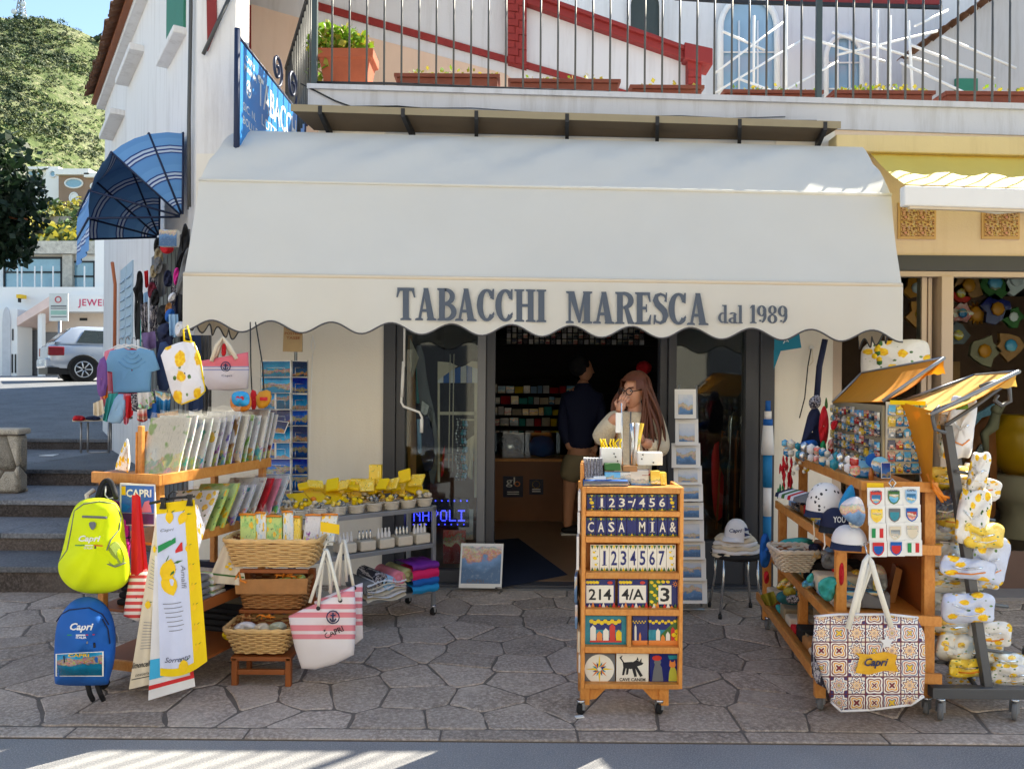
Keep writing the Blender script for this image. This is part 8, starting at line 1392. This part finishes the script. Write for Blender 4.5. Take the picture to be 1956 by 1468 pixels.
for i in range(12):
 c,r=i%3,i//3;u0=1657+c*34+r*1.5-(c==2)*1;v0=929+r*34+(2-c)*1.0;Y=3.64-.008*r+.006*c;wd,ht=33,(38 if r<3 else 30);b=MB();o=P(u0,v0+ht,Y);b.obox(o,P(u0+wd,v0+ht,Y)-o,P(u0,v0,Y+.004)-o,(0,.003,0),m_wht);f=Flat(b,Y-.001);uc,vc=u0+wd/2,v0+ht*.52
 if i in(6,11):[f.poly([(uc-11+k*7.3,vc-10),(uc-11+(k+1)*7.3,vc-10),(uc-11+(k+1)*7.3,vc+8),(uc-11+k*7.3,vc+(10 if k==1 else 8))],[m_flagg,m_wht,m_flagr][k])for k in range(3)]
 else:shield(f,uc,vc,11,13,*cm[i])
 if r==0:f.text('CAPRI',uc,v0+9,4,m_inkn,w=16)
 solid('sticker_card',b,f'white card with {["red", "green", "blue", "yellow", "grey", "navy", "Italian flag", "cream", "beige", "red edged", "blue edged", "framed flag"][i]} shield sticker, {ORD[r]} row on the stand end','sticker','sticker cards on the stand end')
b=MB();b.tube([P(1704,930,3.63),P(1698,922,3.63),P(1704,914,3.64),P(1711,922,3.63),P(1705,930,3.63)],.004,m_chrome,5);solid('bulldog_clip',b,'silver clip holding the sticker cards on the top rail','clip');tb('yellow header card behind the first sticker card','card',1656,1688,922,932,3.66,.003,m_yelpl,name='header_card')
def majolica():
 t,v,r,w=uvmat('majolica_print',.6);x,y,z=t.sep(v);X,Y_=t.math('MULTIPLY',x,6.4),t.math('MULTIPLY',y,5.6);fx_,fy=t.math('SUBTRACT',t.math('FRACT',X),.5),t.math('SUBTRACT',t.math('FRACT',Y_),.5)
 cell=t.n('CombineXYZ',{0:t.math('FLOOR',X),1:t.math('FLOOR',Y_)}).outputs[0];rn=t.n('TexWhiteNoise',{'Vector':cell}).outputs['Value'];rad=t.math('SQRT',t.math('ADD',t.math('MULTIPLY',fx_,fx_),t.math('MULTIPLY',fy,fy)));th=t.math('ARCTAN2',fy,fx_)
 pet=t.math('COSINE',t.math('MULTIPLY',th,t.math('MULTIPLY_ADD',t.math('GREATER_THAN',rn,.5),4.0,4.0)));d=t.math('ADD',rad,t.math('MULTIPLY',pet,.07));d=t.math('ADD',d,t.math('MULTIPLY_ADD',rn,.16,-.08))
 a=t.ramp(d,[(0,S(230,190,60)),(.08,S(60,70,130)),(.14,S(230,220,206)),(.22,S(190,90,60)),(.28,S(232,222,206)),(.36,S(70,90,150)),(.41,S(236,232,226)),(.52,S(120,50,56)),(.58,S(60,60,110))],'CONSTANT')
 bb=t.ramp(d,[(0,S(120,40,50)),(.10,S(232,222,206)),(.18,S(226,160,60)),(.26,S(232,222,206)),(.33,S(120,40,50)),(.40,S(240,236,230)),(.5,S(60,70,120)),(.56,S(232,222,206))],'CONSTANT');col=t.mix(t.math('GREATER_THAN',t.math('FRACT',t.math('MULTIPLY',rn,3.7)),.5),a,bb)
 ed=t.math('MAXIMUM',t.math('ABSOLUTE',fx_),t.math('ABSOLUTE',fy));t.base(t.mix(t.math('GREATER_THAN',ed,.462),col,S(110,50,60)));t.bump(t.noise(t.co(),18,4),.4,.015);return t.m
m_maj=majolica();tt=thing('majolica_tote','big tote printed with colourful tile patterns and a golden Capri patch','tote bag',P(1660,1358,3.45));q=Puff([(1556,1176),(1600,1172),(1700,1172),(1752,1178),(1766,1210),(1768,1270),(1764,1330),(1740,1346),(1660,1356),(1606,1358),(1588,1340),(1570,1290),(1552,1240)],3.50,.075,.05,p=3.4)
b=MB();q.make(b,m_maj);part('body',b,tt);b=MB();Puff(smooth([(1556,1184),(1566,1180),(1592,1330),(1600,1350),(1584,1318),(1552,1300),(1548,1250)],1),3.56,.06).make(b,m_bw);part('gusset',b,tt)
b=MB();q.line(b,[(1556,1177),(1600,1173),(1700,1173),(1753,1179)],.006,m_whtcl);q.line(b,[(1588,1340),(1606,1357),(1660,1355),(1740,1345),(1764,1329)],.006,m_whtcl);part('piping',b,tt)
for pa in([(1620,1200,-.08),(1638,1130,-.07),(1652,1072,-.05),(1658,1062,-.03),(1664,1072,-.05),(1678,1120,-.07),(1702,1196,-.08)],[(1634,1190,-.04),(1640,1140,-.03),(1656,1080,.0),(1660,1070,.01),(1660,1090,.0),(1628,1180,.02)]):b=MB();b.tube([P(u,v,3.50+dy)for u,v,dy in pa],.0125,m_rope,8);part('handle',b,tt)
b=MB();q.poly(b,[(1634,1284),(1642,1254),(1634,1246),(1660,1249),(1690,1244),(1714,1250),(1710,1266),(1716,1282),(1690,1280),(1660,1288)],M('golden_patch',S(240,176,40),.5,var=.3,vs=14,bump=0),.006);q.text(b,'Capri',1674,1276,20,m_inkn,.35,.03,46,off=.02);part('patch',b,tt)
b=MB();q.poly(b,[(1694+(14 if k%2==0 else 7)*cos(-pi/2+k*pi/5),1226+(14 if k%2==0 else 7)*sin(-pi/2+k*pi/5))for k in range(10)],m_whtcl,.014);q.text(b,'new',1694,1229,4,m_inkg,w=10,off=.016)if False else None;part('star_tag',b,tt)
b=MB();b.tube([P(1656,1060,3.5),P(1654,1046,3.5),P(1650,1038,3.56),P(1660,1034,3.6)],.004,m_chrome,5);solid('hook',b,'thin wire hook carrying the tile patterned tote','hook')
m_yc=M('amber_canvas',S(222,150,34),.7,var=.1,bump=.2,bs=120,trans=.3);m_yc2=M('pale_amber_canvas',S(232,186,96),.7,var=.08,bump=.2,bs=120,trans=.3)
def canopy(lab,q,m,drop,sag=.03):
 t=thing('stall_canopy',lab,'canopy',q[1]);b=MB();n=10;f=lambda i,j:lerp(lerp(q[0],q[1],i/n),lerp(q[3],q[2],i/n),j/n)-Vec((0,0,sag*sin(pi*j/n)*(.4+.6*i/n)))
 b.grid([[f(i,j)for i in range(n+1)]for j in range(n+1)],m);b.grid([[f(i,j)-Vec((0,0,.004))for i in range(n+1)]for j in range(n+1)],m,flip=True);part('canvas',b,t);b=MB();b.tube([q[1],q[2]],.010,m_galv,6);b.tube([q[0],q[3]],.008,m_galv,6);b.tube([q[3],q[2]],.008,m_galv,6);part('frame',b,t)
 b=MB();b.grid([[p,lerp(p,p2,.5)+Vec((0,.01,0)),p2]for p,p2 in[(lerp(drop[0],drop[1],i/8),lerp(drop[3],drop[2],i/8)+Vec((0,0,.004*sin(i*2))))for i in range(9)]],m);part('drop_flap',b,t);return t
canopy('amber canopy over the long trinket board, behind the paler one',[P(1590,768,5.0),P(1686,766,3.95),P(1804,683,3.85),P(1646,712,5.0)],m_yc,[P(1740,722,3.92),P(1803,684,3.86),P(1806,714,3.87),P(1762,716,3.92)])
t=canopy('pale amber canopy with a hanging side curtain over the wheeled metal rack',[P(1716,768,4.3),P(1778,792,3.62),P(1947,709,3.5),P(1862,716,4.3)],m_yc2,[P(1878,742,3.56),P(1942,710,3.51),P(1943,738,3.52),P(1880,746,3.56)]);b=MB();c=Cloth((1716,766),(1784,786),(1780,934),(1766,934),3.90,.01,1.5,0,3.66);c.make(b,m_yc);c=Cloth((1700,764),(1768,766),(1768,774),(1700,772),3.86,.002,1);c.make(b,m_yelcl);part('side_curtain',b,t)
# wheeled metal rack with lemon textiles
mr=thing('textile_rack','dark grey wheeled metal rack hung with lemon print textiles in clear bags','display rack',P(1880,1360,3.7));m_rack=M('rack_grey',S(92,94,98),.45,.3,var=.08,bump=.02)
def rail(name,a,c,w,d):b=MB();a,c=Vec(a),Vec(c);L_=c-a;s=Vec((1,0,0))if abs(L_.x)<abs(L_.z)else Vec((0,0,1));b.obox(a-s*w/2,s*w,L_,(0,d,0),m_rack)if s.x else b.obox(a-s*w/2,L_,s*w,(0,d,0),m_rack);return part(name,b,mr,bevel=.003)
rail('upright',P(1892,1326,3.68),P(1812,812,3.72),.04,.04);rail('upright',P(1905,1300,4.4),P(1822,830,4.4),.04,.04);rail('base_bar',P(1782,1324,3.66),P(2010,1326,3.66),.05,.05);rail('base_bar',P(1790,1270,4.4),P(1990,1270,4.4),.04,.04)
for a,c in(((1880,1330,3.7),(1780,1200,4.2)),((1884,1280,3.7),(1786,1150,4.3)),((1900,1322,3.7),(1950,1270,4.4))):b=MB();b.tube([P(*a),P(*c)],.012,m_rack,5);part('brace',b,mr)
for u,y in((1797,3.66),(1938,3.66),(1815,4.4),(1960,4.4)):c=P(u,1340,y);caster(mr,(c.x,c.y,0),.042,m_grycl)
for pts in([(1795,775),(1780,790),(1786,820),(1806,826)],[(1806,812),(1870,770),(1930,726)],[(1872,738),(1900,728),(1928,742),(1930,766),(1914,774),(1900,764),(1906,754)],[(1800,778),(1850,760),(1878,742)]):b=MB();b.tube([P(u,v,3.66)for u,v in pts],.009,m_rack,6);part('scroll_arm',b,mr)
for v in(900,985,1075,1150,1240):b=MB();f=(v-812)/514;u=lerp(1812,1892,f);b.tube([P(u,v,3.72),P(u-60,v+4,4.3)],.008,m_rack,5);b.tube([P(u,v,3.70),P(u+60,v+8,3.85)],.008,m_rack,5);part('hook_arm',b,mr)
LB=[(1836,815,22,56,'tall white rolled towel tied with a green tag at the top',m_whtcl),(1870,900,16,34,'white lemon print cloth behind the upright',m_lem),(1815,912,34,20,'bright yellow packet with an orange ribbon',m_lemyel),(1868,928,38,16,'white rolled cloth with leaf print',m_lem),(1860,985,26,46,'white lemon bag below the rolled cloth',m_lem),(1806,962,24,26,'dark blue and yellow cloth in film',m_magB),(1822,985,26,20,'yellow lemon cloth in film by the stand',m_lemyel),(1812,1010,40,20,'pale blue lemon packet',m_lemfilm),(1880,1022,32,22,'yellow and white packet with a large lemon',m_lemyel),(1890,1070,30,42,'sky blue lemon bag',m_lemblue),(1800,1060,38,22,'lemon packet with pale blue edge',m_lemfilm),(1838,1040,20,40,'beige apron strap bag',m_crmcl),(1850,1085,44,18,'blue and yellow rolled packet',m_lemblue),(1820,1108,50,20,'green and white lemon packet',m_lemfilm),(1880,1105,26,16,'white lemon packet with a dark edge',m_lem),(1812,1155,36,26,'silvery film packet',m_lemfilm),(1850,1160,42,26,'sky blue packet with a lemon sprig',m_lemblue),(1830,1196,46,22,'clear bag of leaf print cloth',m_lemfilm),(1892,1210,34,22,'yellow lemon packet low on the rack',m_lem),(1868,1245,40,20,'small film packet with lemon cloth',m_lemfilm),(1825,1235,30,24,'grey film packet close to the tote',m_lemfilm),(1850,1275,30,16,'narrow yellow packet by the brace',m_lemyel),(1935,1290,36,20,'white oven mitt packet with lemons, lowest',m_lem),(1925,1262,30,16,'clear packet above the lowest oven mitt',m_lemfilm)]
for i,(u,v,w,h,l_,m_)in enumerate(LB):
 w*=1.22;h*=1.25
 Y=3.70+.05*(i%4)+(.10 if u<1840 else 0);a=.10*sin(i*2.3)+.12;pts=smooth([(u-w,v-h*.55),(u-w*.9,v-h*.85),(u-w*.2,v-h*.8),(u+w*.5,v-h),(u+w*1.02,v-h*.7),(u+w*.95,v+h*.1),(u+w,v+h*.85),(u+w*.3,v+h*.8),(u-w*.3,v+h),(u-w*.95,v+h*.9),(u-w*1.05,v+h*.2)],2);pts=[(u+(x-u)*cos(a)-(y-v)*sin(a),v+(x-u)*sin(a)+(y-v)*cos(a))for x,y in pts]
 q=Puff(pts,Y,.034+.012*(i%3),.03,p=2.8);t=thing('lemon_textile',l_+' on the metal rack','textile',P(u,v+h,Y),group='lemon textiles on the metal rack');b=MB();q.make(b,m_,None,.010);part('cloth',b,t);b=MB();q.line(b,[(u-w*.6,v-h*.2),(u-w*.1,v+h*.1),(u+w*.5,v-h*.05)],.004,m_film,.004);q.line(b,[(u-w*.5,v+h*.4),(u+w*.1,v+h*.5),(u+w*.6,v+h*.35)],.0035,m_lem if i%3 else m_org,.002);part('fold',b,t)
b=MB();b.tube([P(1828,766,3.68),P(1838,775,3.65),P(1852,756,3.64)],.01,m_leafA,5);b.tube([P(1826,778,3.66),P(1848,776,3.65)],.012,m_leafA,5);solid('green_tag',b,'bright green ribbon tying the rolled white towel','ribbon');b=MB();[b.tube([P(1772,905,3.75),P(1785+k*8,935+k*6,3.68),P(1800+k*6,958-k*4,3.7)],.008,m_org,5)for k in range(3)];solid('orange_ribbon',b,'orange ribbon hanging between the curtain and the yellow packet','ribbon')
# things in the neighbour's window
m_or=M('orange_ceramic',S(216,140,40),.3,var=.2,vs=20);ur=thing('yellow_urn','large mustard yellow urn on a stone pedestal behind the neighbour\'s glass','urn',P(1940,1110,6.6));b=MB();c=P(1945,905,6.6);b.lathe(c,[(.10,0),(.22,.12),(.27,.26),(.25,.38),(.16,.46),(.18,.5)],M('mustard_glaze',S(206,150,30),.3,var=.15),20);part('vessel',b,ur);c=P(1945,1050,6.6);b=MB();b.lathe(c,[(.26,0),(.26,.06),(.16,.12),(.13,.3),(.2,.42),(.25,.46),(.25,.64)],M('carved_stone',S(180,160,136),.7,var=.2),16);part('pedestal',b,ur)
mi=thing('carved_mirror','dark mirror in a carved brown frame with a small figure beside the urn','mirror',P(1870,1060,6.5));q=Puff(smooth([(1838,1000),(1846,850),(1868,800),(1900,790),(1906,900),(1900,1010)],1),6.5,.05);b=MB();q.make(b,m_pinedark);part('frame',b,mi);b=MB();Puff(smooth([(1850,990),(1858,870),(1876,840),(1892,870),(1888,990)],1),6.44,.012).make(b,M('mirror_navy',S(24,32,56),.1,spec=.9));part('glass',b,mi);b=MB();b.ball(P(1902,782,6.35),.04,m_khaki,8);b.tube([P(1902,790,6.35),P(1896,815,6.35),P(1880,830,6.33),P(1884,860,6.33)],[.035,.045,.035,.02],m_khaki,7);b.tube([P(1904,800,6.35),P(1916,776,6.35),P(1920,766,6.35)],.014,m_khaki,6);part('figure',b,mi)
b=MB();b.prism([P(1846,840,6.7),P(1900,820,6.7),P(1900,770,6.7),P(1850,800,6.7)],(0,.03,0),M('mosaic_blue',S(110,160,190),.3,var=.6,vs=60));solid('mosaic_panel',b,'pale blue mosaic panel behind the carved mirror','panel')
sn=thing('sun_plaque','orange ceramic sun plaque on the back wall of the neighbour\'s window','wall plaque',P(1868,625,7.2));b=MB();Yp=7.2
for k in range(16):a=k*pi/8;b.prism([P(1868+14*cos(a-.2),598+14*sin(a-.2),Yp),P(1868+14*cos(a+.2),598+14*sin(a+.2),Yp),P(1868+24*cos(a),598+22*sin(a),Yp)][::-1],(0,.02,0),m_or)
part('rays',b,sn);b=MB();b.ball(P(1868,598,Yp-.02),.078,m_or,14,(1,.4,1));part('face',b,sn)
for k,(u,v,l_,m_,r_)in enumerate(((1905,590,'dark blue lizard patterned',m_cob,.13),(1838,598,'red and green cockerel',m_magD,.09),(1935,605,'dark green fish',m_leafp,.09),(1760,600,'ochre and red figure',m_or,.12),(1850,545,'brown woven',m_wickB,.13),(1900,540,'dark green leafy',m_leafp,.14),(1940,535,'white planter',m_wht,.12),(1830,640,'grey carved',m_grycl,.1),(1880,670,'stone grey mask',m_khaki,.13),(1930,660,'brown carved',m_wickB,.12),(1750,550,'amber lantern',m_or,.1),(1835,560,'rust red bird',m_rd2,.09))):
 b=MB();n=11;c=P(u,v,7.1);b.prism([c+Vec((r_*(1+.25*sin(5*a+k))*cos(a),0,r_*(1+.25*cos(3*a+k*2))*sin(a)))for a in[2*pi*i/n for i in range(n)]],(0,.04,0),m_);b.ball(c-Vec((0,.01,0)),r_*.5,[m_or,m_magA,m_wht,m_magC][k%4],8,(1,.3,1));solid('ceramic_plaque',b,f'{l_} ceramic piece on the back wall of the neighbour\'s window','ceramic')
hang('cushion','white lemon printed cushion hung above the amber canopy','cushion',[(1643,700),(1646,655),(1700,650),(1768,646),(1778,668),(1774,716),(1700,730),(1648,740)],5.75,.10,m_lem,2)
for k in range(7):b=MB();b.ball(P(1676+R.uniform(-6,6),656+k*6,5.6),.022,m_lemon if k%3 else m_leafp,7);solid('toy_lemon',b,'small toy lemon on the string beside the lemon cushion' if k%3 else 'green leaf bead on the string beside the lemon cushion','ornament','toy lemons on the string' if k%3 else 'leaf beads on the string')
for k,(u,v)in enumerate(((1742,760),(1756,800),(1800,690),(1815,760))):b=MB();b.box(P(u,v,7.6).x,P(u+34,v,7.6).x,7.6,7.9,P(u,v+70,7.6).z,P(u,v,7.6).z,[m_magE,m_pinedark,m_wickB,m_crmcl][k]);solid('window_goods',b,f'{["mottled", "dark wooden", "tan", "cream"][k]} boxed goods deep in the neighbour\'s window','box')
b=MB();b.box(-.02,.02,-.012,.012,.002,.006,m_wht);o=solid('paper_scrap',b,'white paper scrap on the paving by the tile rack castor','paper');o.location=G(1107,1370)+Vec((0,0,.003));o.rotation_euler.z=.3
for(u,v),l_ in(((95,833),'white paper litter on the street above the steps'),((92,869),'small white litter on the fourth step')):b=MB();p=P(u,v,10.9 if v<850 else 8.9);b.prism([p+Vec((-.08,-.04,0)),p+Vec((.08,-.05,0)),p+Vec((.09,.05,.01)),p+Vec((-.06,.06,0))],(0,0,-.005),m_wht);solid('paper_scrap',b,l_,'paper')
for k,pts in enumerate(([(575,160),(640,190),(670,206),(760,204),(900,212),(1100,222)],[(700,204),(900,206),(1000,216),(1150,222),(1300,228),(1500,226)],[(1000,214),(1250,224),(1300,222),(1440,226),(1560,232)])):b=MB();b.tube([P(u,v+(3*sin(i*2+k)),5.975)for i,(u,v)in enumerate(pts)],.006 if k==0 else.004,m_blk if k==0 else m_grycl,5);solid('wall_cable',b,f'{["black", "thin grey", "slack grey"][k]} cable running along the balcony edge','cable')
# denser stock
LM2=[m_yelpl,m_lemyel,m_yelcl,m_lemyel]
for i in range(30):
 u,v=584+i*7.8+R.uniform(-4,4),944-(i*.45)+R.uniform(-10,6)-(10 if i%3==0 else 0);w,h=R.uniform(9,15),R.uniform(8,15);Y=4.98+(.009*i)+.05*(i%3)
 b=MB();a=R.uniform(-.5,.5);A=Vec((cos(a),sin(a),R.uniform(-.3,.3)))*w*2/F*5;C_=Vec((-sin(a)*.6,.5,.4+R.uniform(-.3,.5))).normalized()*h*2.1/F*5;b.obox(P(u-w,v+h*.6,Y),A,C_,A.cross(C_).normalized()*-.022,LM2[i%4]);solid('yellow_packet',b,f'{["plain", "lemon printed", "soft", "crumpled"][i % 4]} yellow packet, {ORD[i]} along the heap on the top metal shelf','packet','yellow packets heaped on the top metal shelf',bevel=.007)
GX=[('black vest',[(262,560),(276,556),(280,640),(276,700),(260,700)],6.3,m_blkcl),('grey checked shirt',[(300,500),(322,505),(318,560),(300,566)],6.0,m_grycl),('dark patterned trousers',[(268,580),(282,576),(284,664),(270,660)],6.15,m_bw),('navy polo shirt',[(326,560),(350,566),(348,610),(330,606)],5.62,m_navycl),('charcoal hoodie',[(340,560),(356,566),(354,640),(338,640)],5.5,m_blkcl),('mauve blouse',[(270,636),(296,632),(300,662),(274,664)],5.35,M('mauve_print',S(120,100,150),.8,var=.5,vs=26)),('denim shirt',[(300,656),(322,650),(334,700),(320,752),(300,750)],5.18,M('denim',S(50,70,110),.85,bump=.5)),('grey blue shirt',[(322,600),(340,600),(342,640),(324,640)],5.32,m_ltblue),('white t-shirt with print',[(262,750),(292,748),(296,776),(264,778)],4.92,m_towel),('pink and orange dress',[(190,700),(206,690),(204,770),(192,776)],5.1,m_pinkcl),('floral shorts',[(296,746),(326,752),(324,786),(300,784)],4.9,m_magA),('red and white scarf',[(262,782),(280,780),(282,802),(262,802)],4.9,m_magD),('brown leather belt bag',[(300,790),(340,784),(342,800),(302,804)],4.88,m_wickB),('black skirt',[(344,640),(362,648),(368,720),(344,720)],5.25,m_blkcl),('dark blue jeans',[(360,640),(384,640),(388,780),(360,784)],5.4,M('denim',S(50,70,110),.85,bump=.5)),('grey trousers',[(384,640),(404,640),(404,790),(386,790)],5.5,m_grycl)]
for l_,p_,Y,m_ in GX:hang('garment',l_+' hanging in the crowded clothes along the side wall','clothing',p_,Y,.04,m_,1)
for i in range(9):u,v=288+R.uniform(0,46),470+i*20+R.uniform(-6,6);hang('hanging_bag',f'{["black", "olive", "grey", "navy", "wine red", "charcoal", "brown", "blue", "dark green"][i]} bag hanging in the dark column under the striped hood','bag',[(u-8,v-16),(u+7,v-17),(u+10,v+15),(u-9,v+17)],6.05-.03*i,.05,[m_blkcl,m_khaki,m_grycl,m_navycl,M('wine_cotton',S(110,30,50),.8),m_blkcl,m_wickB,m_bluebag,m_leafD][i],2)
for i in range(12):u,v=1500+R.uniform(0,120),990+i*14;hang('beach_item',f'{["teal", "ivory", "mustard", "coral", "navy", "straw", "mint", "wine", "sand", "sky blue", "olive", "white"][i]} beach item tucked {["far back", "midway"][i % 2]} in the stepped stand, {ORD[i]} from the top','beach goods',[(u-13,v-8),(u+10,v-10),(u+15,v+7),(u-11,v+9)],4.35-.02*i,.05,[m_teal,m_crmcl,m_lemyel,m_magD,m_navycl,m_wickA,m_tq,m_redcl,m_khaki,m_magA,m_leafB,m_bw][i],2)
for r in range(2):
 for c in range(12):k=r*12+c;u=lerp(1502,1630,c/11);Y=lerp(4.85,3.84,c/11);v=P(0,0,1).z and(CY+(CAMH-1.10)*F/Y-4-r*16);b=MB();p=P(u+R.uniform(-3,3),v,Y);q_=R.uniform(.018,.032);[b.ball(p+Vec((0,0,.02)),q_,[m_magA,m_magE,m_tq,m_chrome,m_whtcl,m_magD][k%6],7,(1,.6,1.1))];solid('shell_souvenir',b,f'{["sea blue", "cream", "turquoise", "silver", "white", "red"][k % 6]} shell souvenir, {ORD[c]} from the far end, {"front" if r == 0 else "raised"} line of the top shelf','souvenir')
mats_=[m_teal,m_crmcl,m_khaki,m_magE,m_navycl,m_wickA,m_magA,m_redcl,m_bw,m_whtcl,m_grycl,m_lemyel,m_wickB,m_ltblue];mn_=['teal','cream','khaki','mottled','navy','straw','blue printed','red','marbled','white','grey','yellow','brown','pale blue']
for si,(z,c0,l_)in enumerate(((.80,-.08,'second'),(.47,-.12,'third'),(.205,-.18,'lowest'))):
 for k in range(12):
  for q in range(2):
   if si==0 and k<4:continue
   j=(k*5+si*3+q*7)%14;a=.06+k*.095;o=QR(a,c0+q*.14+R.uniform(0,.02),z+q*.02);h=R.uniform(.03,.085)*(1+.4*q);b=MB();n=6;f=lambda i,t:o+B1*(.13*i/n)+A1*(.085*t)+Vec((0,0,h*(.75+.25*sin(i*1.3+k))*(1-.35*abs(t-.5))))
   b.grid([[f(i,t)if t_ else Vec((f(i,t).x,f(i,t).y,z))for i in range(n+1)]for t,t_ in((0,0),(.0,1),(.35,1),(.7,1),(1,1),(1,0))],mats_[j]);
   for i in(0,n):b.face([Vec((f(i,0).x,f(i,0).y,z)),f(i,0),f(i,.35),f(i,.7),f(i,1),Vec((f(i,1).x,f(i,1).y,z))][::(1 if i else-1)],mats_[j])
   solid('folded_goods',b,f'{mn_[j]} folded goods, {ORD[k]} from the road {"at the back of" if q else "along the edge of"} the {l_} stepped shelf','folded goods','folded goods on the stepped shelves')
for i,(u,v,w,h,l_,m_)in enumerate(LB):
 u,v=u-26+10*(i%4),v+18-9*(i%3);w*=.95;h=max(h*.8,14);Y=3.93+.05*(i%3);pts=smooth([(u-w,v-h),(u+w*.2,v-h*.9),(u+w,v-h*.8),(u+w*1.05,v+h*.7),(u,v+h),(u-w,v+h*.8)],1);b=MB();Puff(pts,Y,.03,.02,p=3).make(b,[m_lemfilm,m_lem,m_lemblue,m_whtcl][i%4],None,.012)
 solid('lemon_textile',b,f'{["film wrapped", "white lemon", "sky blue lemon", "plain white"][i % 4]} packet tucked behind the {l_.split(" behind")[0].split(" with")[0].split(" by")[0].split(" below")[0]}'[:90],'textile','lemon textiles on the metal rack')
